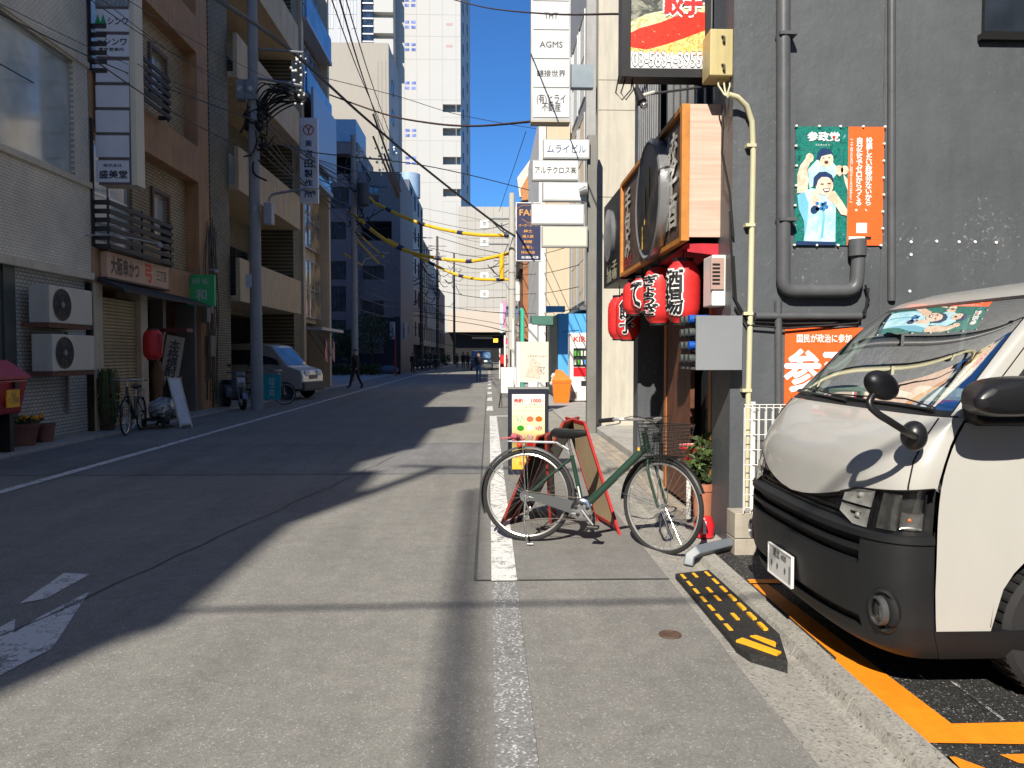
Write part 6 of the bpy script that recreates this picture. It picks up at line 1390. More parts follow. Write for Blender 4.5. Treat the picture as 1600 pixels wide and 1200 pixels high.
bike(bk1, FR(.30, 6.12, 0, -15.5) @ Matrix.Rotation(radians(-3), 4, 'X'), steer=-33, drop=.035)
# ================================================================ BOARDS around the bicycle
RW = mat('red painted wood', (.33, .035, .025), .5, var=.25, vs=9); RW2 = mat('bright red painted edge', (.36, .018, .018), .45, var=.1)
CHK = imgmat('chalkboard with coloured chalk', 'n', ['0d0f0e', '141816', '1a1d1b', '2a3a20', '14110f', '3a1a22'], 16)
TAN = mat('tan plywood back', (.38, .28, .17), .7, var=.15, vs=4)
def leaf_panel(root, p_top, p_bot, wv, th, name, frame=RW, face=CHK, front=1):
    """framed board between a top and a bottom point (centre line), wv is half width vector"""
    T, B_ = Vector(p_top), Vector(p_bot); w_ = Vector(wv); L = (B_-T); nrm = w_.cross(L).normalized()*th*front; f = .032
    def slab(c0, c1, ww0, ww1, m, n0, n1, nm, par):
        a = [c0+ww0, c0+ww1, c1+ww1, c1+ww0]; g = MB(mats=[m]); g.add([v+nrm*n0 for v in a]+[v+nrm*n1 for v in a], [(0, 1, 2, 3), (7, 6, 5, 4), (0, 4, 5, 1), (1, 5, 6, 2), (2, 6, 7, 3), (3, 7, 4, 0)]); return g.build(nm, par, smooth=False)
    u = w_.normalized()*f; l = L.normalized()*f
    b = slab(T+l*.9, B_-l*2.2, -w_+u*.9, w_-u*.9, face, -.35, .35, name, root)
    slab(T, T+l, -w_, w_, frame, -.5, .5, 'frame_rail', b); slab(B_-l*2.6, B_-l*1.6, -w_+u, w_-u, frame, -.48, .48, 'frame_rail', b)
    slab(T+l*1.001, B_, -w_, -w_+u, frame, -.5, .5, 'frame_stile', b); slab(T+l*1.001, B_, w_-u, w_, frame, -.5, .5, 'frame_stile', b)
    return b
Y1 = 6.75
ab = thing('folding_board', 'tall red framed folding chalkboard standing open behind the green bicycle', 'signboard', (.7, Y1, 0))
tp = at(893, 655, Y1+.15); bl_, br_ = gr(805, 806), gr(951, 825)
leaf_panel(ab, tp, (bl_.x+.05, bl_.y, .0), (.10, .27, 0), .022, 'chalkboard', front=-1)
leaf_panel(ab, tp+Vector((.03, 0, 0)), (br_.x, br_.y, 0), (-.055, .27, 0), .022, 'back_board', frame=RW2, face=TAN)
ab2 = thing('folding_board', 'shorter red framed folding chalkboard leaning just left of the tall one', 'signboard', (.45, 6.5, 0))
tp2 = at(853, 678, 6.55); b2_ = gr(792, 815); leaf_panel(ab2, tp2, (b2_.x+.02, b2_.y, 0), (.085, .22, 0), .02, 'chalkboard', front=-1)
leaf_panel(ab2, tp2+Vector((.02, 0, 0)), (b2_.x+.42, b2_.y+.1, 0), (.04, .22, 0), .02, 'back_board', face=KP)
# illuminated menu stand
mn = thing('menu_stand', 'black framed menu stand with a yellow poster of small dishes behind the bicycle', 'menu stand', gr(825, 742))
ym = gr(825, 742).y; a, b = at(794, 608, ym), at(857, 742, ym)
g = MB(mats=[mat('dark navy stand casing', (.015, .018, .035), .4)]); g.box(a.x, b.x, ym, ym+.16, .0, a.z); g.build('casing', mn, bevel=.008, smooth=False)
g = MB(mats=[mat('grey stand cap', (.25, .25, .25), .4)]); g.box(a.x-.005, b.x+.005, ym-.01, ym+.17, a.z, a.z+.02); g.build('top_cap', mn, smooth=False)
PZm = [at(800, 616, ym), at(851, 733, ym)]; x0, x1, zt, zb = PZm[0].x, PZm[1].x, PZm[0].z, PZm[1].z; Wm, Hm = x1-x0, zt-zb
def yellowposter():
    m, n, b_ = nodes_for('white to yellow menu poster'); tc = N(n, 'ShaderNodeTexCoord'); sp = N(n, 'ShaderNodeSeparateXYZ'); n.links.new(tc.outputs['Generated'], sp.inputs[0])
    r = ramp(n, sp.outputs[2], [(0, (.72, .42, .02)), (.45, (.74, .62, .25)), (.8, (.74, .70, .50)), (1, (.76, .76, .74))]); n.links.new(r.outputs[0], b_.inputs['Base Color']); return m
g = MB(mats=[yellowposter()]); g.box(x0, x1, ym-.006, ym-.001, zb, zt); g.build('poster', mn, smooth=False)
def ml(s, u, v, w_, h_, m, bold=.0): g = MB(mats=[m]); g.text(s, (x0+Wm*u, ym-.0075, zt-Hm*v), UX, UZ, Wm*w_, Hm*h_, bold); g.build('lettering', mn, smooth=False)
ml('晩酌', .20, .085, .26, .05, RD, .03); ml('セット', .46, .09, .18, .03, RD); ml('1000', .74, .085, .30, .05, RD, .03); ml('円', .94, .09, .06, .025, RD)
GRYP = mat('small grey print', (.12, .12, .10), .6, var=0)
ml('お好きなドリンクと一品をお選びください', .5, .135, .9, .018, GRYP); ml('月〜金 17時から20時まで', .62, .17, .7, .02, mat('orange small print', (.6, .2, .03), .5, var=0)); ml('ドリンク・生ビール・ハイボール', .48, .215, .76, .022, GRYP); ml('おつまみ', .12, .30, .16, .02, GRYP)
for i, v in enumerate((.33, .45, .57, .67)):
    for j, u in enumerate((.26, .55, .82)):
        c = [['0f7a18', 'c86a50', 'b86018'], ['2a9020', 'e0dcd0', 'd85018'], ['e8d8b0', 'd04020', 'e8b078'], ['d03010', 'e02010', '88603a']][i][j]
        g = MB(mats=[imgmat('dish print %d%d' % (i, j), 'n', [c, 'e8e4d8' if (i+j) % 3 == 0 else c, c, '3a2a18'], 60)]); g.disc((x0+Wm*u, ym-.008, zt-Hm*v), UX, UZ, Wm*.11, 14, Hm*.038); g.build('dish_picture', mn, smooth=False)
ml('本日のおすすめ', .5, .78, .7, .03, mat('brown red print', (.4, .08, .02), .5, var=0)); ml('餃子・唐揚げ・枝豆', .5, .84, .8, .03, mat('brown red print')); ml('生ビール', .5, .92, .6, .05, RD)
# ================================================================ right side street furniture farther on
def board(name, label, pa, pb, Y, m, th=.05, cat='signboard', legs=True):
    a, b = at(*pa, Y), at(*pb, Y); t = thing(name, label, cat, (a.x, Y, 0)); g = MB(mats=[m]); g.box(a.x, b.x, Y, Y+th, b.z, a.z); g.build('panel', t, smooth=False)
    if legs:
        for x in (a.x, b.x-.03): g = MB(mats=[FW]); g.box(x, x+.03, Y+.01, Y+.05, 0, b.z-.001); g.build('leg', t, smooth=False)
    return t, a, b
CRP = imgmat('cream poster with pale pink picture', 'n', ['cfc6b4', 'd8cfc0', 'd6ccb8', 'd0a898', 'd4cab8'], 2.2)
t, a, b = board('poster_board', 'cream poster board with pale pink picture standing left of the orange bin', (813, 534), (857, 597), 20.0, mat('cream poster paper', (.60, .57, .50), .6, var=.04))
g = MB(mats=[imgmat('pale pink flower print', 'n', ['cfc4b2', 'd2b0a0', 'cfc4b2', 'c49080'], 7)]); g.add([(a.x+.12, 19.99, b.z+.15), (a.x+.5, 19.99, b.z+.1), (a.x+.52, 19.99, b.z+.5), (a.x+.3, 19.99, b.z+.65)], [(0, 1, 2, 3)]); g.build('printed_picture', t, smooth=False)
g = MB(mats=[GRYP]); g.text('アロマ\nリフレ', (b.x-.2, 19.99, b.z+.3), UX, UZ, .2, .2); g.text('リラクゼーション', (b.x-.3, 19.99, b.z+.68), UX, UZ, .5, .05); g.build('lettering', t, smooth=False)
g = MB(mats=[mat('dark slatted grating', (.10, .10, .09), .6)]); 
for k in range(7): g.box(a.x+.03, b.x-.03, 20.02, 20.05, .05+.08*k, .09+.08*k)
g.build('lower_grating', t, smooth=False)
t, a, b = board('white_board', 'tall narrow white board standing just left of the cream poster', (807, 534), (812.6, 610), 20.1, WHP)
t, a, b = board('easel_sign', 'white sheet on a black easel beyond the menu stand', (783, 574), (806, 614), 21.5, WHP)
for s_, x in ((0, a.x-.06), (1, b.x+.02)): g = MB(mats=[KP]); g.tube([(a.x+.1 if s_ == 0 else b.x-.1, 21.53, a.z+.02), (x, 21.48 if s_ else 21.6, 0)], .018, 5); g.build('leg', t)
# vending machine
vm = thing('vending_machine', 'white drinks vending machine with red band in front of the blue shed', 'vending machine', gr(903, 628))
Yv = 24; a, b = at(891, 520, Yv), at(935, 627, Yv); g = MB(mats=[WHP]); g.box(a.x, b.x, Yv, Yv+.7, .05, a.z); g.build('cabinet', vm, bevel=.02, smooth=False)
def vb(pa, pb, m, nm, d=.012): c, d_ = at(*pa, Yv), at(*pb, Yv); g = MB(mats=[m]); g.box(c.x, d_.x, Yv-d, Yv-.001, d_.z, c.z); return g.build(nm, vm, smooth=False)
g = MB(mats=[mat('red raised letter')]); g.text('KIRIN', (at(910, 530, Yv).x+.04, Yv-.006, at(900, 530, Yv).z), UX, UZ, .62, .16, .03); g.build('lettering', vm, smooth=False)
vb((896, 544), (932, 573), mat('dark display window', (.03, .035, .04), .2), 'display_window'); vb((896, 574), (932, 588), mat('vending red band', (.65, .02, .03), .35), 'red_band')
CANM = [mat('green can', (.10, .38, .06), .3), mat('pale can', (.6, .65, .55), .3), mat('blue can', (.08, .25, .55), .3), mat('white can', (.7, .7, .7), .3)]
for r_ in range(2):
    for k in range(7): c = at(898+5*k, 556+r_*14, Yv); g = MB(mats=[CANM[(k*3+r_) % 4 if r_ else k//2 % 3]]); g.cyl((c.x+.02, Yv-.03, c.z), (c.x+.02, Yv-.03, c.z+.16), .035, n=8); g.build('can', vm)
vb((908, 595), (920, 603), mat('dark display window'), 'coin_panel'); vb((893, 612), (902, 624), mat('grey vent', (.3, .3, .3), .5), 'vent')
# orange bin
ob = thing('orange_bin', 'bright orange plastic bin with sloping lid beside the vending machine', 'bin', gr(877, 628))
Yo_ = 23.6; q = at(877, 628, Yo_); OR = mat('bright orange plastic', (.85, .17, .012), .4, coat=.2, var=.05)
g = MB(mats=[OR]); w0, w1 = .22, .28; zt = .62
g.rings([[(q.x-w0, Yo_-.15, .02), (q.x+w0, Yo_-.15, .02), (q.x+w0, Yo_+.2, .02), (q.x-w0, Yo_+.2, .02)], [(q.x-w1, Yo_-.2, zt), (q.x+w1, Yo_-.2, zt), (q.x+w1, Yo_+.25, zt), (q.x-w1, Yo_+.25, zt)]]); g.build('body', ob, bevel=.015, smooth=False)
g = MB(mats=[OR]); g.rings([[(q.x-w1-.02, Yo_-.22, zt+.01), (q.x+w1+.02, Yo_-.22, zt+.01), (q.x+w1+.02, Yo_+.27, zt+.01), (q.x-w1-.02, Yo_+.27, zt+.01)], [(q.x-w1-.02, Yo_-.22, zt+.10), (q.x+w1+.02, Yo_-.22, zt+.10), (q.x+w1+.02, Yo_+.27, zt+.10), (q.x-w1-.02, Yo_+.27, zt+.10)], [(q.x-.16, Yo_-.05, zt+.42), (q.x+.02, Yo_-.05, zt+.40), (q.x+.02, Yo_+.1, zt+.40), (q.x-.16, Yo_+.1, zt+.42)]]); g.build('lid', ob, bevel=.01, smooth=False)
g = MB(mats=[mat('crumpled clear plastic bag', (.5, .5, .48), .3, var=.3, vs=30)]); 
for k in range(6): g.sphere((q.x-.26+R.uniform(-.05, .05), Yo_-.1, zt+.05*k), .07, 7, 5)
g.build('plastic_bag', ob, smooth=False)
# navy tailor sign
NAV = mat('navy sign face', (.022, .028, .085), .5, var=.04); GLT = mat('gold orange print', (.62, .30, .07), .5, var=0)
ys_ = 22; a, b = at(806, 316, ys_), at(846, 408, ys_); ns = thing('tailor_sign', 'navy hanging sign with gold lettering and a white border', 'sign', (a.x, ys_, b.z))
g = MB(mats=[mat('white sign border', (.7, .7, .7), .5)]); g.box(a.x, b.x, ys_, ys_+.15, b.z, a.z); g.build('box', ns, smooth=False)
g = MB(mats=[NAV]); g.box(a.x+.025, b.x-.025, ys_-.006, ys_-.001, b.z+.025, a.z-.025); g.build('face', ns, smooth=False)
def nl(s, px, py, w_, h_, m=GLT): c = at(px, py, ys_-.01); g = MB(mats=[m]); g.text(s, (c.x, ys_-.009, c.z), UX, UZ, w_*ys_/1200, h_*ys_/1200, .02); g.build('lettering', ns, smooth=False)
nl('FAM', 825, 332, 26, 9); nl('オーダースーツ', 825, 352, 28, 4.5); 
for i, s_ in enumerate(('紳士', '婦人服', '制服', 'お直し', '持込歓迎')): nl(s_, 825, 361+8.3*i, 5+4*len(s_), 4.5)
nl('03-5820-4128', 828, 402, 26, 3.5, WH)
g = MB(mats=[GLT])
P4 = [at(*p, ys_-.008) for p in ((808, 326), (816, 321), (835, 321), (843, 326), (837, 342), (826, 349), (815, 342))]
for i in range(6): g.tube([P4[i], P4[i+1]], .008, 4)
g.build('gold_outline', ns)
# small far signs and colourful bits on the right
def farsign(pa, pb, Y, m, label, name='shop_banner', cat='sign', th=.12): a, b = at(*pa, Y), at(*pb, Y); g = MB(mats=[m]); g.box(a.x, b.x, Y, Y+th, b.z, a.z); return tag(g.build(name, smooth=False), label, cat)
farsign((791, 478), (809, 495), 40, mat('slate blue sign', (.10, .15, .28), .5), 'small slate blue hanging sign above the red lights')
o = farsign((792, 490), (798, 520), 60, mat('dark signal housing', (.05, .02, .015), .5), 'tall dark sign with glowing red characters far down the street', 'led_sign')
g = MB(mats=[mat('glowing red lamps', (.9, .06, .02), .4, emit=1.2)]); 
for k in range(4): c = at(795, 495+6.5*k, 59.9); g.box(c.x-.1, c.x+.1, 59.86, 59.98, c.z-.12, c.z+.12)
g.build('red_characters', o, smooth=False)
farsign((786, 470), (791, 512), 75, mat('pink and white banner', (.6, .25, .4), .6), 'narrow pink banner far along the sunny side')
farsign((781, 474), (786, 520), 78, mat('pale blue banner', (.45, .55, .6), .6), 'narrow pale blue banner beside the pink one')
farsign((787, 528), (793, 538), 50, mat('magenta flag', (.6, .03, .15), .6), 'small magenta flag above the red barrel')
farsign((771, 529), (778, 535), 70, mat('glowing orange lamp', (.95, .35, .03), .4, emit=1.5), 'glowing orange lamp box by the underpass', 'lamp_box', 'lamp')
farsign((804, 440), (812, 470), 48, mat('white lamp housing', (.6, .6, .58), .5), 'pale wall lamp housing high on the brick pier', 'wall_lamp', 'lamp')
g = MB(mats=[mat('green post paint', (.05, .42, .30), .5)]); p = at(816, 560, 32); g.tube([(p.x, 32, 0), (p.x, 32, at(816, 486, 32).z), (p.x-.08, 32, at(816, 482, 32).z)], .09, 10); tag(g.build('green_post'), 'turquoise green post beyond the cream poster', 'post')
g = MB(mats=[mat('white post paint', (.62, .62, .62), .5)]); p = at(828, 560, 27); g.box(p.x-.05, p.x+.26, 27, 27.2, 0, at(828, 506, 27).z); tag(g.build('white_pillar', smooth=False), 'white square pillar left of the black shed side', 'pillar')
g = MB(mats=[mat('green awning cloth', (.06, .16, .13), .7, var=.2)]); c, d = at(830, 492, 27.4), at(845, 508, 27.4); g.box(c.x, d.x+.6, 27, 28, d.z, c.z-.05); tag(g.build('folded_awning', smooth=False), 'dark green folded awning over the black shed side', 'awning')
g = MB(mats=[mat('red fire bucket', (.6, .03, .03), .4)]); p = at(787, 560, 45); g.cyl((p.x, 45, .75), (p.x, 45, 1.5), .22, n=14); g.use(GRY); g.cyl((p.x, 45, 0), (p.x, 45, .75), .04, n=8); tag(g.build('red_barrel'), 'small red barrel on a stand by the far shops', 'barrel')
for i, (px, Y, h) in enumerate(((781, 47, 1.9), (789, 36, 2.4), (802, 30, 2.9))):
    p = at(px, 560, Y); g = MB(mats=[WHP]); g.cyl((p.x, Y, 0), (p.x, Y, h), .045, n=8); tag(g.build('white_pole'), ['thin white pole nearest the far red barrel', 'thin white pole in the middle of the sunny side', 'thin white pole just behind the easel sign'][i], 'pole', 'thin white poles')
for i, (px, Y, s_) in enumerate(((797, 46, .5), (804, 38, .6))):
    p = at(px, 590, Y); pot(p.x+.1, Y, .0, .2, .35, ['potted shrub at the far sunny kerb', 'potted shrub nearer the white easel'][i], 'plant', n_leaf=160, leaf=.09, lm=[HED2, HED], lh=.9, lr=.35)
# ================================================================ LEFT SIDE PROPS
FRP = mat('red glossy fibreglass', (.36, .012, .022), .35, coat=.4, var=.08, dirt=.1); FRL = mat('faded red lid', (.42, .05, .08), .5, var=.1)
rb = thing('red_storage_box', 'big red fibreglass storage box with pale faded lid and yellow sticker', 'storage box', (-7.0, 11.4, .3))
bxm = FR(-7.15, 10.3, 0, 90)   # u along the street, depth away from it
g = MB(bxm, [FRP]); g.rings([[(0, -.05, .62), (1.55, -.05, .62), (1.55, .6, .62), (0, .6, .62)], [(-.05, -.12, 1.12), (1.62, -.12, 1.12), (1.62, .66, 1.12), (-.05, .66, 1.12)]]); g.build('body', rb, bevel=.02, smooth=False)
g = MB(bxm, [FRL]); g.rings([[(-.07, -.15, 1.125), (1.66, -.15, 1.125), (1.66, .68, 1.125), (-.07, .68, 1.125)], [(-.07, -.15, 1.18), (1.66, -.15, 1.18), (1.66, .68, 1.18), (-.07, .68, 1.18)], [(-.02, .05, 1.42), (1.42, .05, 1.42), (1.42, .6, 1.45), (-.02, .6, 1.45)]]); g.build('lid', rb, bevel=.015, smooth=False)
g = MB(bxm, [YEL]); g.box(1.12, 1.42, -.115, -.09, .72, .98); g.build('sticker', rb, smooth=False)
g = MB(bxm, [mat('small grey print')]); g.text('消火用\nポンプ格納箱', (1.27, -.118, .86), (1, 0, 0), UZ, .24, .16); g.build('lettering', rb, smooth=False)
g = MB(bxm, [KP]); g.box(1.25, 1.34, -.16, -.13, 1.0, 1.1); g.build('latch', rb, smooth=False); MB(bxm, [KP]).box(.1, .2, .0, .5, .04, .62).build('leg', rb, smooth=False); MB(bxm, [KP]).box(1.35, 1.45, .0, .5, .04, .62).build('leg', rb, smooth=False)
def potl(px, py, r, h, label, **k): p = gr(px, py, .04); return pot(p.x, p.y, .04, r, h, label, **k)
PBR = mat('pinkish clay', (.22, .105, .085), .8, var=.12, dirt=.2)
t = potl(34, 696, .30, .36, 'wide terracotta planter with small yellow flowers beside the red box', m=PBR, plant='p', n_leaf=120, leaf=.05, lh=.08, square=True)
g = MB(mats=[mat('yellow petals', (.75, .35, .01), .5, var=.1)]); 
for k in range(14): g.sphere((t.location.x+R.uniform(.0, .25), t.location.y+R.uniform(-.1, .25), .46+R.uniform(0, .05)), .035, 6, 4)
g.build('flowers', t, smooth=False)
potl(70, 690, .17, .30, 'small round clay pot next to the wide terracotta planter', m=PBR)
# tall drooping plant in a brown box
p = gr(168, 672, .04); tp_ = thing('drooping_plant', 'tall drooping grassy plant in a brown box beside the black bicycle', 'potted plant', (p.x, p.y, .04))
g = MB(mats=[mat('brown planter box', (.10, .06, .04), .8)]); g.box(p.x-.17, p.x+.17, p.y-.17, p.y+.17, .75, 1.05); g.box(p.x-.1, p.x+.1, p.y-.1, p.y+.1, .04, .75); g.build('planter_box', tp_, smooth=False)
g = MB(mats=[HED, HED2])
for k in range(45):
    a = R.uniform(0, 6.28); r_ = R.uniform(.06, .24); x, y_ = p.x+.12*cos(a), p.y+.12*sin(a); pts = [(x, y_, 1.03), (x+r_*.5*cos(a), y_+r_*.5*sin(a), 1.15+R.uniform(-.05, .1)), (x+r_*cos(a), y_+r_*sin(a), .7+R.uniform(-.2, .2)), (x+r_*1.05*cos(a), y_+r_*1.05*sin(a), .25+R.uniform(-.1, .35))]
    g.cur = k % 2; q = Vector((-sin(a), cos(a), 0))*.007
    for i in range(3): v0, v1 = Vector(pts[i]), Vector(pts[i+1]); g.add([v0-q, v0+q, v1+q*(.5 if i == 2 else 1), v1-q*(.5 if i == 2 else 1)], [(0, 1, 2, 3)])
leafcloud(g, (p.x, p.y, .62), (.22, .22, .62), 900, .045, [HED, HED2, HED], R); g.build('leaves', tp_, smooth=False)
# parked black bicycle seen from the front
bk2 = thing('bicycle', 'black bicycle parked facing the road in front of the roller shutter', 'bicycle', gr(196, 682))
p = gr(193, 681); bike(bk2, FR(p.x-.16, p.y+1.08, .0, -80), WB=1.06, r=.33, frame='black bicycle paint', fcol=(.015, .015, .02), lod=1, basket=False)
# silver covered trolley
p = gr(258, 665, .04); tr = thing('covered_trolley', 'low trolley with a crumpled silver cover beside the black bicycle', 'trolley', (p.x, p.y, .04))
g = MB(mats=[mat('crumpled silver sheet', (.42, .44, .44), .3, .5, var=.3, vs=14, bump=.8, bs=12)]); g.sphere((p.x-.05, p.y+.05, .40), .34, 22, 14, sc=(.7, 1.3, .62)); g.v = [v+Vector((R.uniform(-.03, .03), R.uniform(-.03, .03), R.uniform(-.035, .03))) for v in g.v]; g.build('cover', tr, smooth=False)
g = MB(mats=[KP]); g.box(p.x-.3, p.x+.2, p.y-.45, p.y+.5, .17, .21); g.build('frame', tr, smooth=False)
for dx, dy in ((-.25, -.4), (.15, -.4), (-.25, .45), (.15, .45)): g = MB(mats=[TYRE]); g.cyl((p.x+dx-.02, p.y+dy, .12), (p.x+dx+.02, p.y+dy, .12), .08, n=14); g.build('wheel', tr)
# white A-board
p = gr(300, 667, .0); wa = thing('folding_sign', 'narrow white A-board leaning open near the kerb', 'signboard', (p.x, p.y, 0))
CRB = mat('cream painted board', (.52, .50, .42), .6, dirt=.1)
leaf_panel(wa, (p.x-.34, p.y-.05, 1.02), (p.x+.0, p.y-.3, .02), (.075, .13, 0), .03, 'front_board', frame=CRB, face=mat('white notice paper', (.62, .62, .66), .6, var=.15, vs=9))
leaf_panel(wa, (p.x-.36, p.y-.02, 1.02), (p.x-.75, p.y+.35, .02), (.075, .13, 0), .03, 'rear_board', frame=KP, face=KP)
# tilted shop sign with a roof
p = at(268, 560, 18.0); ts = thing('lantern_sign', 'tilted cream box sign with dark characters and a red roof board by the door', 'sign', (p.x, 18, .04))
Mt = Matrix.Translation((p.x, 18.0, p.z)) @ Matrix.Rotation(radians(38), 4, 'Z') @ Matrix.Rotation(radians(10), 4, 'Y')
g = MB(Mt, [mat('cream lit board', (.38, .35, .28), .6, var=.08)]); g.box(-.2, .2, -.08, .08, -.52, .52); g.build('box', ts, smooth=False)
g = MB(Mt, [mat('dark grey print')]); g.text(vert('本格焼酎'), (0, -.083, 0), UX, UZ, .24, .85, .03); g.build('lettering', ts, smooth=False)
g = MB(mats=[mat('dark red lacquer', (.16, .03, .035), .5)]); g.box(p.x-.45, p.x+.42, 17.85, 18.2, 2.02, 2.10); g.build('roof_board', ts, smooth=False)
g = MB(mats=[WOODD]); g.box(p.x-.4, p.x-.32, 17.98, 18.06, .04, 2.02); g.box(p.x+.1, p.x+.2, 18.0, 18.1, .04, 1.0); g.build('post', ts, smooth=False)
g = MB(mats=[mat('brown carved figure', (.16, .08, .035), .7, var=.3, vs=14)]); q = gr(240, 660, .04); g.tube([(q.x-.2, 17.4, .04), (q.x-.2, 17.4, .7), (q.x-.2, 17.4, 1.1), (q.x-.2, 17.4, 1.35)], [.14, .10, .15, .08], 10); tag(g.build('carved_figure'), 'dark brown carved wooden figure standing by the entrance', 'statue')
# red lantern on the left
lt = lantern(16.6, 2.02, .62, .20, '', 'red paper lantern hanging alone before the beige roller shutter on the shaded side', group=None, x=-7.15)
for m, nm in ((KP, 'lettering'),): g = MB(mats=[mat('dark red print', (.15, .01, .01), .6)]); g.text(vert('営業中'), (-7.15+.19, 16.52, 1.72), (.55, .83, 0), UZ, .16, .45); g.build(nm, lt, smooth=False)
# shop name board and green sign on the left
F2 = FLft(14.82)
nb = thing('shop_name_board', 'peach coloured shop name board with dark and red characters', 'sign', F2 @ Vector((.3, -.1, 2.95)))
g = MB(F2, [mat('peach board', (.66, .42, .28), .6, var=.06)]); g.box(.3, 3.15, -.14, -.01, 3.0, 3.5); g.build('board', nb, bevel=.01, smooth=False)
g = MB(F2, [mat('dark brown frame', (.08, .05, .04), .6)]); 
for (a_, b_, c_, d_) in ((.26, 3.19, 2.96, 2.995), (.26, 3.19, 3.505, 3.54)): g.box(a_, b_, -.16, 0, c_, d_)
g.build('frame', nb, smooth=False)
g = MB(F2, [KP]); g.text('大阪串かつ', (1.05, -.143, 3.25), UX, UZ, 1.2, .34, .04); g.text('三丁目', (2.75, -.143, 3.25), UX, UZ, .5, .22, .02); g.build('lettering', nb, smooth=False)
g = MB(F2, [mat('red print')]); g.text('弓', (2.1, -.143, 3.25), UX, UZ, .3, .36, .04); g.build('red_lettering', nb, smooth=False)
for t_, m in ((nb, None),):
    g = MB(F2, [mat('grey lamp arm', (.35, .36, .37), .5, .3)]); g.tube([(-.2, 0, 3.72), (-.1, -.5, 3.74), (1.1, -.75, 3.76)], .015, 6); g.sphere((1.2, -.75, 3.74), .07, 10, 6); g.build('lamp_arm', nb)
def projecting(px0, py0, px1, py1, Y, m, th, name, label, cat='sign'):
    a, b = at(px0, py0, Y), at(px1, py1, Y); t = thing(name, label, cat, (a.x, Y, b.z)); g = MB(mats=[m]); g.box(a.x, b.x, Y, Y+th, b.z, a.z); g.build('box', t, smooth=False); return t, a, b
t, a, b = projecting(292, 429, 335, 478, 19.6, mat('green sign face', (.04, .46, .16), .5, var=.05), .12, 'green_sign', 'square green projecting sign with white characters above the entrance')
g = MB(mats=[mat('pale print', (.45, .55, .5), .5, var=0)]); g.text('麻雀', (a.x+(b.x-a.x)*.5, 19.595, a.z-.16), UX, UZ, .44, .16); g.text('和', (a.x+(b.x-a.x)*.52, 19.595, a.z-.50), UX, UZ, .26, .26, .03); g.build('lettering', t, smooth=False)
g = MB(mats=[mat('grey lamp arm')]); g.tube([(-7.5, 19.6, a.z-.05), (-7.3, 19.55, a.z+.12), (b.x+.1, 19.4, a.z+.10)], .014, 6); g.sphere((b.x+.12, 19.4, a.z+.06), .06, 10, 6); g.build('lamp_arm', t)
# vertical tenant sign on the tiled building
ys_ = 15.0; a, b = at(148, -60, ys_), at(206, 289, ys_); vt = thing('vertical_sign', 'tall vertical sign with pale blue panels fixed between the tiled and brown buildings', 'sign', (a.x, ys_, b.z))
g = MB(mats=[mat('bounce tinted beige sign side', (.80, .70, .52), .6, var=.03)]); g.box(a.x, b.x+.10, ys_, ys_+.35, b.z, a.z); g.build('box', vt, smooth=False)  # bright beige carries the light bounced onto the sign's street side
PB = mat('pale blue acrylic', (.78, .78, .82), .4, var=.04); BRF = mat('brownish sign divider', (.16, .12, .12), .5)
rows_ = [(-50, -30), (-28, 12), (14, 51), (54, 90), (94, 130), (133, 169), (172, 208), (211, 247), (250, 286)]
g = MB(mats=[BRF]); g.box(a.x, b.x-.0, ys_-.012, ys_-.001, b.z, a.z); g.build('divider', vt, smooth=False)
for i, (p0, p1) in enumerate(rows_):
    c, d = at(150, p0, ys_), at(203, p1, ys_); MB(mats=[PB if i > 1 else mat('grey sign header', (.28, .28, .30), .5)]).box(c.x, d.x, ys_-.024, ys_-.013, d.z+.01, c.z-.01).build('name_panel', vt, smooth=False)
def vl(s, px, py, w_, h_, m=None, bold=.02): c = at(px, py, ys_); g = MB(mats=[m or mat('dark grey print')]); g.text(s, (c.x, ys_-.026, c.z), UX, UZ, w_*ys_/1200, h_*ys_/1200, bold); g.build('lettering', vt, smooth=False)
vl('シンワ', 185, 34, 30, 10, bold=.03); vl('㈱', 157, 67, 8, 8); vl('シンワ', 181, 66, 34, 10, bold=.03); vl('東京営業所', 175, 78, 38, 5); vl('株式会社', 177, 259, 28, 5); vl('盛美堂', 178, 273, 42, 12, bold=.03); vl('ビルディング', 182, 4, 36, 9, mat('pale print'))
c = at(158, 31, ys_); g = MB(mats=[mat('green mark', (.02, .35, .12), .5)]); 
for dx in (-.05, .05): g.add([(c.x+dx-.06, ys_-.026, c.z-.09), (c.x+dx+.06, ys_-.026, c.z-.09), (c.x+dx, ys_-.026, c.z+.1)], [(0, 1, 2)])
g.build('green_mark', vt, smooth=False)
# white blue vertical sign on the balcony building
ys_ = 30.5; a, b = at(468, 184, ys_), at(497, 317, ys_); wsn = thing('vertical_sign', 'white vertical company sign with a red emblem hanging by the balcony building', 'sign', (a.x, ys_, b.z))
g = MB(mats=[mat('pale blue white sign', (.80, .80, .82), .5, var=.03)]); g.box(a.x, b.x, ys_, ys_+.2, b.z, a.z); g.build('box', wsn, smooth=False)
def wl(s, px, py, w_, h_, bold=.03): c = at(px, py, ys_); g = MB(mats=[mat('navy print', (.03, .04, .12), .5, var=0)]); g.text(s, (c.x, ys_-.004, c.z), UX, UZ, w_*ys_/1200, h_*ys_/1200, bold); g.build('lettering', wsn, smooth=False)
wl('㈱', 482, 224, 9, 10)
for i, ch in enumerate('吉田製作所'): wl(ch, 482, 240+15.5*i, 12, 12)
c = at(482, 203, ys_); g = MB(mats=[mat('dull red mark', (.5, .08, .08), .5)]); g.torus((c.x, ys_-.008, c.z), .19, .022, 'y', 24, 5); g.text('Y', (c.x, ys_-.005, c.z-.01), UX, UZ, .22, .26, .03); g.build('red_emblem', wsn, smooth=False)
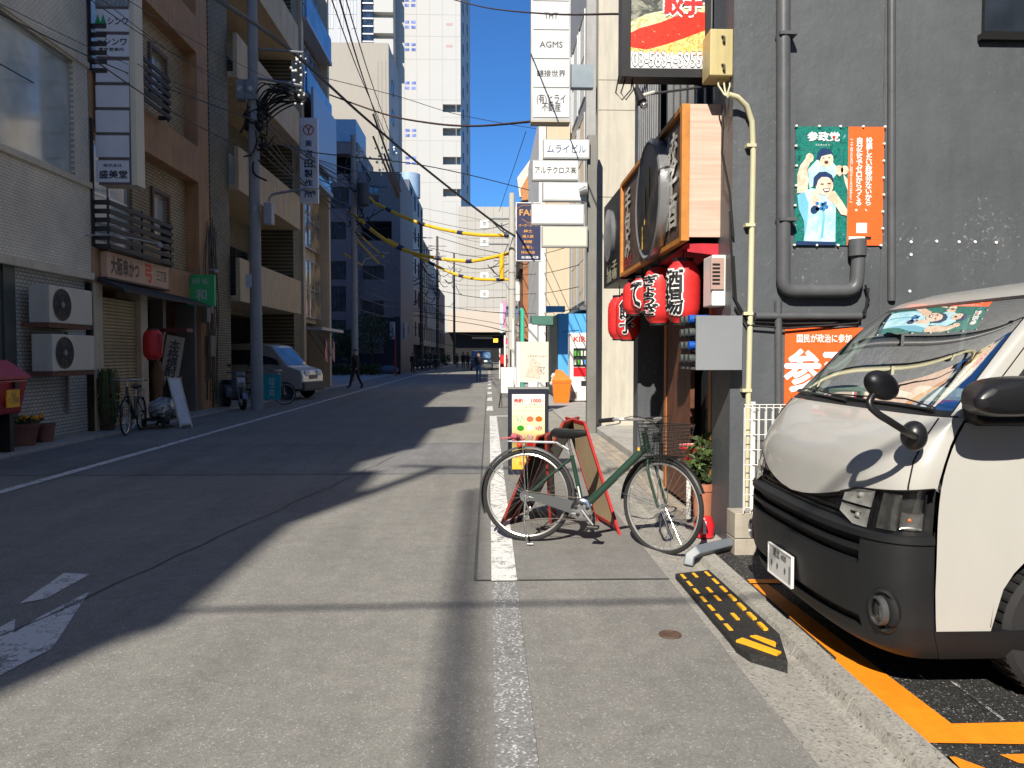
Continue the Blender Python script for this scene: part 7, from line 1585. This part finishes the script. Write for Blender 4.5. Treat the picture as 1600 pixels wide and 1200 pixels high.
# meters and boxes on the tiled column
Fc = FLft(20.3)
t = thing('meter_box', 'grey meter boxes with tangled pipes on the column by the scooter', 'meter box', Fc @ Vector((.2, -.1, 1.3)))
for (u, z, w_, h_) in ((.25, 1.45, .35, .55), (.0, 2.35, .28, .4), (.3, 2.6, .22, .3), (.05, 3.2, .3, .25)): MB(Fc, [mat('taupe meter steel', (.20, .18, .155), .6, var=.1)]).box(u, u+w_, -.16, -.001, z, z+h_).build('box', t, bevel=.01, smooth=False)
g = MB(Fc, [KBL])
for k in range(14): u = .1+.06*k; g.tube(smooth_path([(u, -.06, .1+R.random()), (u+R.uniform(-.1, .1), -.08, 1.6), (u+R.uniform(-.2, .2), -.12, 2.6), (u+R.uniform(-.3, .3), -.1, 3.4), (u+.2, -.05, 4.2+R.random())], 3), .012, 5)
g.build('cable_tangle', t, kind='stuff')
# scooter
def scooter():
    p = gr(372, 640, .0); S = thing('scooter', 'silver and grey motor scooter parked by the tall pole', 'scooter', (p.x, p.y, 0)); M = FR(p.x-.55, p.y+.75, 0, -52)
    SV = mat('silver blue scooter paint', (.16, .18, .22), .3, .4, coat=.5); 
    for x in (0, 1.2): w_ = MB(M, [TYRE]).torus((x, 0, .22), .17, .055, 'y', 24, 8).build('wheel', S); MB(M, [ALU]).cyl((x, -.05, .22), (x, .05, .22), .10, n=14).build('rim', w_)
    MB(M, [SV]).rings([[(x, y*w_, z) for y, z in ((-1, zb), (-.8, zt), (.8, zt), (1, zb), (.5, zb-.05), (-.5, zb-.05))] for x, w_, zb, zt in ((-.32, .07, .5, .62), (-.1, .15, .42, .70), (.25, .17, .40, .68), (.40, .15, .30, .5))]).build('rear_body', S, bevel=.02)
    MB(M, [KP]).rings([[(x, y*w_, z) for y, z in ((-1, .70), (-.8, zt), (.8, zt), (1, .70))] for x, w_, zt in ((-.25, .12, .78), (.0, .15, .80), (.35, .12, .79), (.42, .08, .74))]).build('seat', S, bevel=.02)
    MB(M, [SV]).rings([[(x, y*w_, z) for y in (-1, 1) for x in (0,)] for w_, z in ()] or [[(.85, -.17, .30), (.85, .17, .30), (.92, .20, .3), (.92, -.20, .3)], [(.93, -.20, .62), (.93, .20, .62), (1.10, .10, .62), (1.10, -.10, .62)], [(.96, -.17, .88), (.96, .17, .88), (1.06, .08, .88), (1.06, -.08, .88)]]).build('front_shield', S, bevel=.03)
    MB(M, [KP]).box(.38, .90, -.15, .15, .26, .32).build('footboard', S, smooth=False)
    MB(M, [SV]).rings([[(x, y, z) for x, y, z in ((.98, -.18, .95), (.98, .18, .95), (1.10, .10, .92), (1.10, -.10, .92))], [(.98, -.14, 1.04), (.98, .14, 1.04), (1.06, .07, 1.02), (1.06, -.07, 1.02)]]).build('handlebar_cover', S, bevel=.02)
    MB(M, [mat('pale headlamp', (.6, .62, .66), .15)]).rings([[(1.085, -.09, .74), (1.085, .09, .74), (1.07, .12, .88), (1.07, -.12, .88)], [(1.11, -.08, .75), (1.11, .08, .75), (1.09, .11, .87), (1.09, -.11, .87)]]).build('headlamp', S)
    for s in (-1, 1):
        MB(M, [KP]).tube([(1.0, s*.14, 1.0), (.95, s*.33, 1.02)], .018, 7).build('grip', S)
        MB(M, [KP]).tube([(1.0, s*.18, 1.0), (1.0, s*.26, 1.18)], .007, 5).sphere((1.0, s*.28, 1.21), .055, 10, 6, sc=(.3, 1.2, .8)).build('rear_view_mirror', S)
        MB(M, [ALU]).tube([(1.2, s*.07, .22), (1.02, s*.07, .62)], .022, 7).build('fork_leg', S)
    MB(M, [SV]).rings([[(1.2+.26*cos(a), y, .22+.26*sin(a)) for y in (-.07, .07)] for a in [radians(v) for v in (20, 60, 100, 140)]], closed=False, caps=False).build('front_mudguard', S)
scooter()
# delivery bicycle with turquoise box
bk3 = thing('bicycle', 'dark delivery bicycle carrying a turquoise box behind the tall pole', 'bicycle', gr(428, 634))
p = gr(428, 634); bike(bk3, FR(p.x-.85, p.y+.35, 0, 6), WB=1.05, r=.33, frame='black bicycle paint', lod=1, basket=False, rack=True)
TQ = mat('turquoise fabric', (.01, .27, .31), .6, var=.08); a, b = at(411, 585, 20.9), at(439, 624, 20.9)
tb_ = thing('turquoise_flag', 'turquoise cloth panel with pale characters hanging beside the tall pole', 'banner', (a.x, 20.9, b.z)); MB(mats=[TQ]).box(a.x, b.x, 20.9, 20.93, b.z, a.z).build('cloth', tb_, smooth=False)
g = MB(mats=[mat('pale print')]); g.text(vert('餃子館'), ((a.x+b.x)/2, 20.895, (a.z+b.z)/2), UX, UZ, .16, .5); g.build('lettering', tb_, smooth=False)
# silver van in the garage
sv = thing('parked_van', 'silver grey minivan parked nose out of the garage behind the tall pole', 'van', at(455, 622, 24))
def small_van(root, M, L=3.3, Wd=1.5, col='silver van paint', c=(.68, .66, .62)):
    SP = mat(col, c, .3, .5, coat=.6, var=.04); w_ = Wd/2
    prof = [(0, .35), (0, .80), (.06, .98), (.55, 1.12), (1.15, 1.78), (1.6, 1.88), (L, 1.85), (L, .35)]
    ins = [0, 0, .02, .04, .10, .12, .12, 0]
    MB(M, [SP]).rings([[(x, s*(w_-i_), z) for (x, z), i_ in zip(prof, ins)] for s in (-1, 1)]).build('body', root, bevel=.04)
    MB(M, [GB]).add([(.60, -w_+.10, 1.15), (.60, w_-.10, 1.15), (1.13, w_-.16, 1.72), (1.13, -w_+.16, 1.72)], [(0, 1, 2, 3)], Matrix.Translation((-.025, 0, .012))).build('windscreen', root, smooth=False)
    for s in (-1, 1):
        MB(M, [GD]).add([(.85, s*(w_-.045), 1.17), (1.55, s*(w_-.05), 1.17), (1.55, s*(w_-.10), 1.66), (1.22, s*(w_-.10), 1.66)], [(0, 1, 2, 3)]).build('side_window', root, smooth=False)
        MB(M, [GD]).add([(1.68, s*(w_-.045), 1.17), (3.0, s*(w_-.05), 1.17), (3.0, s*(w_-.10), 1.66), (1.68, s*(w_-.10), 1.66)], [(0, 1, 2, 3)]).build('side_window', root, smooth=False)
        MB(M, [mat('pale headlamp')]).box(-.015, .12, s*.42-.16, s*.42+.16, .78, .96).build('headlight', root, bevel=.03)
        MB(M, [BLKP]).box(.80, .90, min(s*(w_), s*(w_+.16)), max(s*w_, s*(w_+.16)), 1.15, 1.32).build('door_mirror', root, bevel=.03)
        for x in (.62, 2.75):
            t = MB(M, [TYRE]).lathe([(.16, s*w_-.09), (.28, s*w_-.09), (.29, s*w_), (.28, s*w_+.02), (.16, s*w_+.02)], (x, 0, .29), 'y', 26).build('tyre', root); MB(M, [ALU]).lathe([(.0001, s*w_-.02*s), (.17, s*w_+.01*s), (.17, s*w_-.08)], (x, 0, .29), 'y', 20).build('rim', t)
    MB(M, [mat('grey bumper', (.07, .075, .08), .5)]).box(-.06, .3, -w_+.01, w_-.01, .28, .60).build('bumper', root, bevel=.04)
    MB(M, [GRB]).box(-.012, .02, -.3, .3, .68, .82).build('grille', root, smooth=False)
p = gr(497, 610); small_van(sv, FR(p.x+.05, p.y-.2, 0, 172) if False else FR(-5.95, 26.2, 0, 166), L=2.95)
# far dark car
dc = thing('parked_car', 'dark blue car standing at the far end of the street by the underpass', 'car', gr(752, 579)); small_van(dc, FR(gr(752, 579).x, gr(752, 579).y, 0, 90), L=3.4, Wd=2.0, col='dark blue car paint', c=(.02, .035, .05))
# red and white post, signs, cones etc. on the far left
p = gr(618, 588); g = MB(mats=[mat('red white pole', (.40, .04, .03), .5)]); g.cyl((p.x, p.y, 0), (p.x, p.y, 2.9), .05, n=8); tag(g.build('red_pole'), 'thin red pole before the second concrete pole on the shaded side', 'pole')
for i, (pa, pb, Y, lb) in enumerate((((609, 503), (617, 530), 58, 'small white box sign with dark characters on the shaded side'), ((628, 503), (634, 531), 60, 'narrow white sign right of the concrete pole on the shaded side'), ((636, 508), (641, 520), 66, 'tiny pale box sign further along the shaded side'))):
    t, a, b = projecting(*pa, *pb, Y, mat('pale lit box', (.50, .52, .56), .5), .2, 'box_sign', lb)
    g = MB(mats=[mat('dark grey print')]); g.text(vert('駐車場'), ((a.x+b.x)/2, Y-.01, (a.z+b.z)/2), UX, UZ, (b.x-a.x)*.6, (a.z-b.z)*.85); g.build('lettering', t, smooth=False)
t, a, b = projecting(658, 478, 668, 512, 88, mat('grey white vertical sign', (.32, .33, .36), .5), .3, 'vertical_sign', 'grey vertical sign with dark characters far along the shaded side'); g = MB(mats=[mat('dark grey print')]); g.text(vert('マイホーム'), ((a.x+b.x)/2, 87.98, (a.z+b.z)/2), UX, UZ, (b.x-a.x)*.5, (a.z-b.z)*.85); g.build('lettering', t, smooth=False)
p = gr(512, 600); g = MB(mats=[mat('yellow wheel guard', (.5, .38, .04), .6)]); g.box(p.x-.4, p.x-.05, p.y, p.y+.3, 0, .5); tag(g.build('yellow_block', smooth=False), 'small yellow block at the foot of the pier by the flags', 'block')
# ================================================================ POLES, LAMPS
CPM = mat('blue grey concrete pole', (.30, .30, .30), .75, var=.08, vs=3, bump=.1, bs=40); CPL = mat('pale concrete pole', (.40, .39, .36), .8, var=.08, bump=.1)
def pole(px, py, Y, H, r0, r1, label, m=CPM):
    p = gr(px, py) if py else at(px, 600, Y); t = thing('utility_pole', label, 'utility pole', (p.x, p.y, 0), 'utility poles')
    MB(mats=[m]).tube([(p.x, p.y, -.1), (p.x, p.y, H)], [r0, r1], 20).build('shaft', t)
    for z in (2.6, 4.6, 5.4):
        if z < H: MB(mats=[mat('galvanised band', (.32, .33, .34), .4, .6)]).tube([(p.x, p.y, z), (p.x, p.y, z+.05)], [r0+.005-(r0-r1)*z/H]*2, 20).build('band', t)
    return t, p
t1, q1 = pole(402, 640, 0, 13, .165, .125, 'tall blue grey utility pole nearest on the shaded side')
def arm(t, a, b, r=.03, m=None, nm='cross_arm'): return MB(mats=[m or mat('galvanised band')]).cyl(a, b, r, n=6).build(nm, t)
A = lambda px, py, Y=None: at(px, py, q1.y if Y is None else Y)
arm(t1, A(402, 76), A(474, 82)); arm(t1, A(402, 122), A(472, 134), .035); arm(t1, A(378, 126), A(408, 124))
for px in (378, 395):
    c = A(px, 142); g = MB(mats=[mat('grey transformer box', (.24, .25, .26), .5)]); g.box(c.x-.11, c.x+.11, q1.y-.2, q1.y+.1, c.z-.28, c.z+.25); g.build('switch_box', t1, bevel=.02, smooth=False); g = MB(mats=[mat('white cap disc', (.6, .6, .58), .5)]); g.cyl((c.x, q1.y-.22, c.z), (c.x, q1.y-.2, c.z), .06, n=12); g.build('cap_disc', t1)
g = MB(mats=[KBL])
for k in range(26):
    s0 = A(R.uniform(385, 412), R.uniform(165, 205)); e0 = A(R.uniform(440, 480), R.uniform(135, 160)); mid = (s0+e0)/2+Vector((R.uniform(-.3, .1), R.uniform(-.2, .2), R.uniform(.1, .5)))
    g.tube(smooth_path([s0, mid, e0], 5), R.uniform(.012, .03), 5)
for k in range(22):
    s0 = A(R.uniform(388, 414), R.uniform(150, 235)); e0 = s0+Vector((R.uniform(-.35, .35), R.uniform(-.25, .25), R.uniform(-1.0, .4))); g.tube(smooth_path([s0, (s0+e0)/2+Vector((R.uniform(-.3, .3), -.1, -.2)), e0], 4), R.uniform(.012, .035), 5)
for k in range(10): c = A(R.uniform(384, 410), R.uniform(160, 200)); g.sphere(c, R.uniform(.08, .16), 8, 6)
g.build('cable_tangle', t1, kind='stuff')
g = MB(mats=[mat('white insulator', (.7, .7, .68), .3)])
for k in range(26): c = A(R.uniform(452, 478), R.uniform(84, 165)); g.sphere(c, R.uniform(.02, .045), 7, 5)
g.build('insulator_cluster', t1, kind='stuff')
c = A(421, 335); g = MB(mats=[mat('pale grey lamp box', (.36, .38, .41), .5)]); g.box(c.x-.12, c.x+.10, q1.y-.15, q1.y+.15, c.z-.28, c.z+.30); g.build('control_box', t1, bevel=.03, smooth=False)
g = MB(mats=[mat('galvanised band')]); g.tube(smooth_path([A(420, 315), A(425, 305), A(445, 300), A(478, 296)], 4), .035, 8); g.build('lamp_arm', t1); g = MB(mats=[mat('pale lamp head', (.5, .52, .55), .4)]); g.sphere(A(486, 294), .14, 12, 8, sc=(1.6, .8, .45)); g.build('lamp_head', t1)
g = MB(mats=[mat('small white notice', (.5, .52, .55), .6)]); c = A(393, 440); g.box(c.x-.10, c.x+.07, q1.y-.22, q1.y-.2, c.z-.17, c.z+.17); g.build('notice', t1, smooth=False)
t2_, q2 = pole(555, 0, 41, 13, .19, .14, 'second grey utility pole by the planted lot')
g = MB(mats=[KBL]); A2 = lambda px, py: at(px, py, 41)
for k in range(34):
    s0 = A2(R.uniform(545, 575), R.uniform(250, 350)); e0 = s0+Vector((R.uniform(-1.2, 1.2), R.uniform(-.5, .5), R.uniform(-1.2, 1.0))); g.tube(smooth_path([s0, (s0+e0)/2+Vector((R.uniform(-.4, .4), 0, -.3)), e0], 4), R.uniform(.015, .04), 5)
g.build('cable_tangle', t2_, kind='stuff')
g = MB(mats=[mat('dark grey transformer', (.06, .065, .07), .5, .2)]); c = A2(562, 305); g.cyl((c.x+.25, 40.6, c.z-.6), (c.x+.25, 40.6, c.z+.5), .33, n=16); g.build('transformer', t2_)
for (p0, p1) in (((548, 246), (612, 250)), ((566, 268), (628, 272)), ((550, 300), (600, 305))): arm(t2_, A2(*p0), A2(*p1), .05)
g = MB(mats=[mat('white insulator')])
for k in range(40): g.sphere(A2(R.uniform(556, 620), R.choice((246, 250, 268, 228, 235))+R.uniform(-5, 8)), R.uniform(.04, .08), 6, 5)
g.build('insulator_cluster', t2_, kind='stuff')
g = MB(mats=[mat('galvanised band')]); g.tube([A2(565, 415), A2(570, 405), A2(598, 396)], .05, 7); g.sphere(A2(599, 396), .2, 10, 6, sc=(1.5, .8, .4)); g.build('lamp_arm', t2_)
t3, q3 = pole(628, 583, 0, 12, .17, .12, 'third pale grey pole behind the red pole', CPM)
for i, (px, Y, H, m) in enumerate(((684, 95, 16, mat('rusty dark pole', (.10, .075, .06), .8)), (710, 118, 17, mat('rusty dark pole')), (659, 75, 14, mat('rusty dark pole')), (800, 37, 9.2, CPL), (794, 60, 10.0, CPL))):
    t, q = pole(px, 0, Y, H, .2, .14, ['dark pole far along the shaded side right of the navy building', 'farthest dark pole standing before the white tower', 'dark pole at the end of the navy building', 'pale concrete pole on the sunny side carrying the yellow sleeves', 'farther pale concrete pole on the sunny side'][i], m)
    g = MB(mats=[KBL])
    top = H-3.5
    for k in range(14 if i < 3 else 7):
        s0 = q+Vector((R.uniform(-.3, .3), 0, top*0+R.uniform(H-7, H-1.5)-q.z)); s0.z = R.uniform(H-7, H-1.5); e0 = s0+Vector((R.uniform(-1.5, 1.5), 0, R.uniform(-1.5, 1))); g.tube(smooth_path([s0, (s0+e0)/2+Vector((0, 0, -.4)), e0], 3), R.uniform(.02, .05)*(1 if i < 3 else .6), 4)
    g.build('cable_tangle', t, kind='stuff')
    for z in (H-1.2, H-2.4): arm(t, (q.x-1.1, q.y, z), (q.x+1.1, q.y, z), .06)
c = at(803, 545, 37); g = MB(mats=[mat('yellow tube sleeve', (.72, .42, .02), .45)]); p0, p1 = at(784, 398, 37), at(784, 436, 37); g.cyl(p0, p1, .12, n=8); tag(g.build('yellow_sleeve'), 'upright yellow sleeve hanging left of the sunny side pole', 'cable sleeve')
# ================================================================ WIRES
WIRE = mat('black overhead wire', (.02, .02, .022), .6, var=0); WIRB = mat('brown overhead cable', (.06, .035, .03), .6, var=0); BRT = mat('rust brown sleeve', (.22, .12, .04), .6, var=.3)
YT = mat('yellow tube sleeve')
def wire(pts, r, label='thin overhead wire crossing the street', m=WIRE, grp='overhead wires', name='overhead_wire', n=5):
    P = smooth_path([at(px, py, Y) for px, py, Y in pts], 6); return tag(MB(mats=[m]).tube(P, r, n).build(name), label, 'wire', grp)
wire([(690, -6, 20), (760, 12, 17), (860, 22, 12), (975, 22, 9), (1000, 28, 8.5)], .014, 'thick drooping cable across the top ending behind the photo sign', WIRB, None)
wire([(515, 148, 30), (600, 178, 26), (670, 192, 22), (740, 197, 20), (830, 190, 16)], .028, 'brown cable drooping from the balcony side to the tall tenant sign', WIRB, None)
wire([(325, -10, 16), (450, 75, 22), (560, 175, 30), (660, 260, 33), (790, 360, 36), (845, 385, 36)], .05, 'thick dark cable slanting down across the tower to the navy sign', WIRE, None)
wire([(395, 200, 20), (470, 235, 26), (640, 255, 30), (740, 275, 33), (830, 298, 37)], .02, 'thin wire from the near pole across the tower base', WIRE, None)
wire([(500, 120, 30), (620, 150, 33), (720, 180, 36), (860, 205, 38)], .014, 'faint wire across the sky below the brown cable', WIRE, None)
wire([(822, 205, 44), (780, 330, 60)], .02, 'thin wire dropping through the sky towards the end building', WIRE, None)
for i, (x0, x1) in enumerate(((515, 606), (528, 600), (538, 612))): wire([(x0, -10, 16), ((x0+x1)/2+2, 118, 26), (x1, 218, 41)], .016+.006*(i == 1), 'taut wire descending from the top to the second pole', WIRE, 'steep wires over the left buildings')
for i, (a_, b_) in enumerate((((0, 6), (402, 178)), ((0, 22), (402, 190)), ((130, -8), (398, 150)), ((150, -8), (402, 165)), ((148, 95), (395, 240)), ((0, 100), (160, 165)), ((190, -6), (480, 150)), ((215, 100), (400, 188)))):
    wire([(a_[0], a_[1], 10.5), ((a_[0]+b_[0])/2, (a_[1]+b_[1])/2+9, 15), (b_[0], b_[1], 20.7)], R.choice((.006, .008, .011)), 'dark wire crossing the tiled and brown facades towards the near pole', WIRE, 'wires over the near left facades')
for i in range(8):
    y0 = 190+R.uniform(-20, 60); y1 = 300+R.uniform(-40, 80); wire([(405, y0, 20.7), (480, (y0+y1)/2+12, 29), (560, y1, 41)], R.choice((.014, .02, .028)), 'dark wire running from the near pole to the second pole', WIRE, 'wires between the two left poles')
for i in range(9):
    y0 = 340+i*18+R.uniform(-8, 8); wire([(556, y0, 41), (620, y0+14+(480-y0)*.25, 60), (686, 440+i*6, 95)], R.choice((.02, .03, .04)), 'dark wire along the shaded side beyond the second pole', WIRE, 'wires along the far left row')
for i in range(15):
    x0, y0 = (R.choice((628, 660, 685)), 330+i*15+R.uniform(-6, 6)); wire([(x0, y0, 75), (740, y0+16, 65), (802, y0+14+R.uniform(-14, 20), 37 if i % 2 else 60)], R.choice((.014, .02, .026)), 'thin wire crossing in front of the end building', WIRE, 'wires in front of the end building')
for i in range(5): wire([(803, 400+i*30, 37), (850, 396+i*31, 30), (905, 380+i*34, 22)], .012, 'thin wire along the sunny side shop fronts', WIRE, 'wires on the sunny side')
def sleeved(pts, label, r=.085):
    P = smooth_path([at(px, py, Y) for px, py, Y in pts], 6); t = thing('yellow_cable', label, 'cable', P[0], 'yellow sleeved cables across the street')
    n_ = len(P)-1; MB(mats=[YT]).tube(P, r, 8).build('sleeve', t)
    for k in range(4, n_, 8): d = (P[k+1]-P[k]).normalized()*.35; MB(mats=[NAV]).cyl(P[k]-d*.5, P[k]+d*.5, r*1.15, n=8).build('black_joint', t)
sleeved([(588, 318, 41), (620, 334, 40.5), (660, 350, 40), (705, 361, 39), (750, 367, 38), (810, 368, 37)], 'upper yellow sleeved cable across the street')
sleeved([(548, 330, 41), (590, 366, 40.5), (625, 388, 40), (670, 401, 39), (715, 407, 38.5), (745, 407, 38), (806, 393, 37)], 'middle yellow sleeved cable that sags and rises to the right')
sleeved([(606, 374, 40.5), (640, 393, 40), (675, 412, 39.5), (710, 428, 39), (745, 436, 38), (795, 437, 37)], 'lowest yellow sleeved cable ending at the upright sleeve', .07)
for i, (a_, b_) in enumerate((((583, 178), (626, 300)), ((583, 213), (622, 310)), ((600, 240), (624, 308)), ((550, 356), (600, 402)), ((552, 368), (592, 412)), ((538, 396), (566, 415)), ((562, 290), (590, 322)))):
    p0, p1 = at(*a_, 41), at(*b_, 41); tag(MB(mats=[BRT if i < 3 else YT]).cyl(p0, p1, .055 if i < 3 else .05, n=7).build('cable_sleeve'), 'slanting cable sleeve around the second left pole', 'cable sleeve', 'sleeves near the second left pole')
# cable bundle and cross wire behind the camera, they draw the soft bands on the road
for k in range(3): tag(MB(mats=[WIRE]).tube([(-4.80+.05*k, -26, 11.2+.05*k), (-4.80+.05*k, -4.5, 10.8+.05*k)], .022, 6).build('bundled_cable'), ['lowest', 'middle', 'highest'][k]+' of three cables running above the road behind the camera', 'cable')
tag(MB(mats=[WIRE]).tube([(-9, -4.0, 7.0), (6, -3.6, 7.0)], .022, 6).build('overhead_wire'), 'cross wire over the road just behind the camera', 'wire')
# ================================================================ PEOPLE
def person(px, py, Y, h, label, pose='walk', rz=0, top=(.02, .02, .022), legs=(.02, .02, .025), hair=(.012, .01, .01), p=None, bag=False, skirt=False, cap=None):
    p = p or (gr(px, py) if Y is None else Vector((at(px, 600, Y).x, Y, 0))); s = h/1.7
    V_, E_, R_ = [], [], []
    def v(x, y, z, r): V_.append((x*s, y*s, z*s)); R_.append(r*s*1.28); return len(V_)-1
    def e(*ids):
        for i in range(len(ids)-1): E_.append((ids[i], ids[i+1]))
    st = {'walk': .26, 'stand': .04, 'ride': .15}[pose]
    pel = v(0, 0, .93, .13); wa = v(0, 0, 1.08, .125); ch = v(.0, 0, 1.27, .15); nk0 = v(0, 0, 1.42, .075); nk = v(.01, 0, 1.50, .05); hd = v(.02, 0, 1.58, .085); hd2 = v(.02, 0, 1.66, .075); e(pel, wa, ch, nk0, nk, hd, hd2)
    for sd, k in ((1, 1), (-1, -1)):
        hp = v(0, sd*.09, .88, .085); kn = v(st*.45*k+.03, sd*.095, .48, .055); an = v(st*k-.02, sd*.095, .10, .038); to = v(st*k+.13, sd*.10, .035, .032); e(pel, hp, kn, an, to)
        shd = v(0, sd*.17, 1.38, .06); el = v(-st*.5*k-.02, sd*.23, 1.12, .042); wr = v(-st*.8*k+.08, sd*.22, .90, .030); hn = v(-st*.85*k+.11, sd*.21, .82, .034); e(nk0, shd, el, wr, hn)
    me = bpy.data.meshes.new('person'); me.from_pydata(V_, E_, []); ob = bpy.data.objects.new('person', me); COL.objects.link(ob)
    sk = ob.modifiers.new('skin', 'SKIN'); 
    for i, d in enumerate(me.skin_vertices[0].data): d.radius = (R_[i], R_[i]); d.use_root = (i == 0)
    sb = ob.modifiers.new('sub', 'SUBSURF'); sb.levels = 1; sb.render_levels = 1
    dg = bpy.context.evaluated_depsgraph_get(); dg.update(); m2 = bpy.data.meshes.new_from_object(ob.evaluated_get(dg)); ob.modifiers.clear(); ob.data = m2
    ms = [mat('top %.3f %.3f %.3f' % top, top, .8), mat('trousers %.3f %.3f %.3f' % legs, legs, .8, var=.2, vs=12), mat('skin tone', (.42, .25, .17), .6, var=.05), mat('dark shoes', (.015, .015, .015), .5), mat('hair %.3f' % hair[0], hair, .7)]
    m2.materials.clear(); [m2.materials.append(m) for m in ms]
    for f in m2.polygons:
        c = f.center/s; f.use_smooth = True
        f.material_index = 3 if c.z < .09 else 1 if c.z < .93 and abs(c.y) < .17 else 2 if (c.z > 1.45 or (c.z < .89 and abs(c.y) > .17)) else 0
    ob.location = (p.x, p.y, 0); ob.rotation_euler = (0, 0, radians(rz)); tag(ob, label, 'person')
    hr = MB(mats=[ms[4] if not cap else mat('cap cloth', cap, .8)]); hr.sphere((.005*s, 0, 1.665*s), .105*s, 12, 8, sc=(1, .88, .78)); o = hr.build('hair'); o.parent = ob
    fc = MB(mats=[ms[2]]); fc.sphere((.10*s, 0, 1.59*s), .018*s, 6, 4); o = fc.build('nose'); o.parent = ob
    if bag: b = MB(mats=[KP]); b.sphere((-.1*s, .24*s, .62*s), .17*s, 10, 8, sc=(1, .45, 1.2)); b.tube([(-.02*s, .22*s, .86*s), (-.08*s, .24*s, .75*s)], .015, 5); tag(b.build('shopping_bag'), 'dark bag carried by the black clothed walker', 'bag').location = ob.location
    return ob
person(556, 607, None, 1.72, 'person in dark clothes walking beside the second left pole in the shade', 'walk', 165, hair=(.10, .10, .10))
person(748, 595, None, 1.62, 'person in blue jeans and dark open jacket walking towards us in the sun', 'walk', -92, top=(.035, .03, .035), legs=(.10, .20, .34))
g = MB(mats=[mat('light shirt', (.5, .5, .5), .8)]); 
person(724, 577, None, 1.75, 'dark clothed person left of the far blue car', 'walk', -90)
person(731, 577, None, 1.7, 'dark clothed person closer to the far blue car', 'walk', -90, top=(.03, .03, .05))
person(765, 578, None, 1.65, 'person in a pale top at the right of the far car', 'stand', -90, top=(.35, .33, .32), hair=(.2, .1, .05))
person(645, 583, None, 1.6, 'person in black standing by the old shop house', 'stand', -60)
person(714, 575, None, 1.6, 'person in dark grey at the far shaded kerb', 'walk', -90, top=(.04, .04, .04))
cy = thing('bicycle', 'black bicycle ridden along the white line far down the shaded side', 'bicycle', gr(681, 578)); q = gr(681, 578); bike(cy, FR(q.x, q.y+.5, 0, -88), WB=1.05, r=.33, frame='black bicycle paint', lod=2, basket=True)
person(681, 578, None, 1.62, 'cyclist in dark clothes riding along the left white line', 'ride', -88, top=(.03, .03, .04)).location.z = .12
for i in range(6):
    q = gr(648+i*5.2, 580-i*.4); t = thing('bicycle', 'parked bicycle in the far row before the navy building', 'bicycle', q, 'bicycles parked along the far left kerb'); bike(t, FR(q.x-.4, q.y+i, 0, 20+R.uniform(-10, 10)), WB=1.05, r=.33, frame='black bicycle paint', lod=2, basket=False, rack=False)
# small dark things along the left wall
g = MB(mats=[mat('blue grey tarpaulin', (.10, .14, .20), .7, var=.2)]); q = gr(607, 585); g.sphere((q.x, q.y, .3), .8, 12, 8, sc=(1, .8, .5)); tag(g.build('tarpaulin_heap'), 'low blue grey tarpaulin heap by the dark blue fence', 'tarpaulin')
for i, (px, Y) in enumerate(((668, 84), (697, 108))):
    q = at(px, 590, Y); t = thing('potted_shrub', ['dark round shrub on the far shaded kerb', 'last dark shrub on the far shaded kerb'][i], 'shrub', (q.x, Y, 0)); g = MB(); leafcloud(g, (q.x, Y, .9), (.8, .8, .8), 260, .16, [HED, HED2], R); g.build('leaves', t, smooth=False); g = MB(mats=[PBR]); g.cyl((q.x, Y, 0), (q.x, Y, .35), .3, n=10); g.build('pot', t)
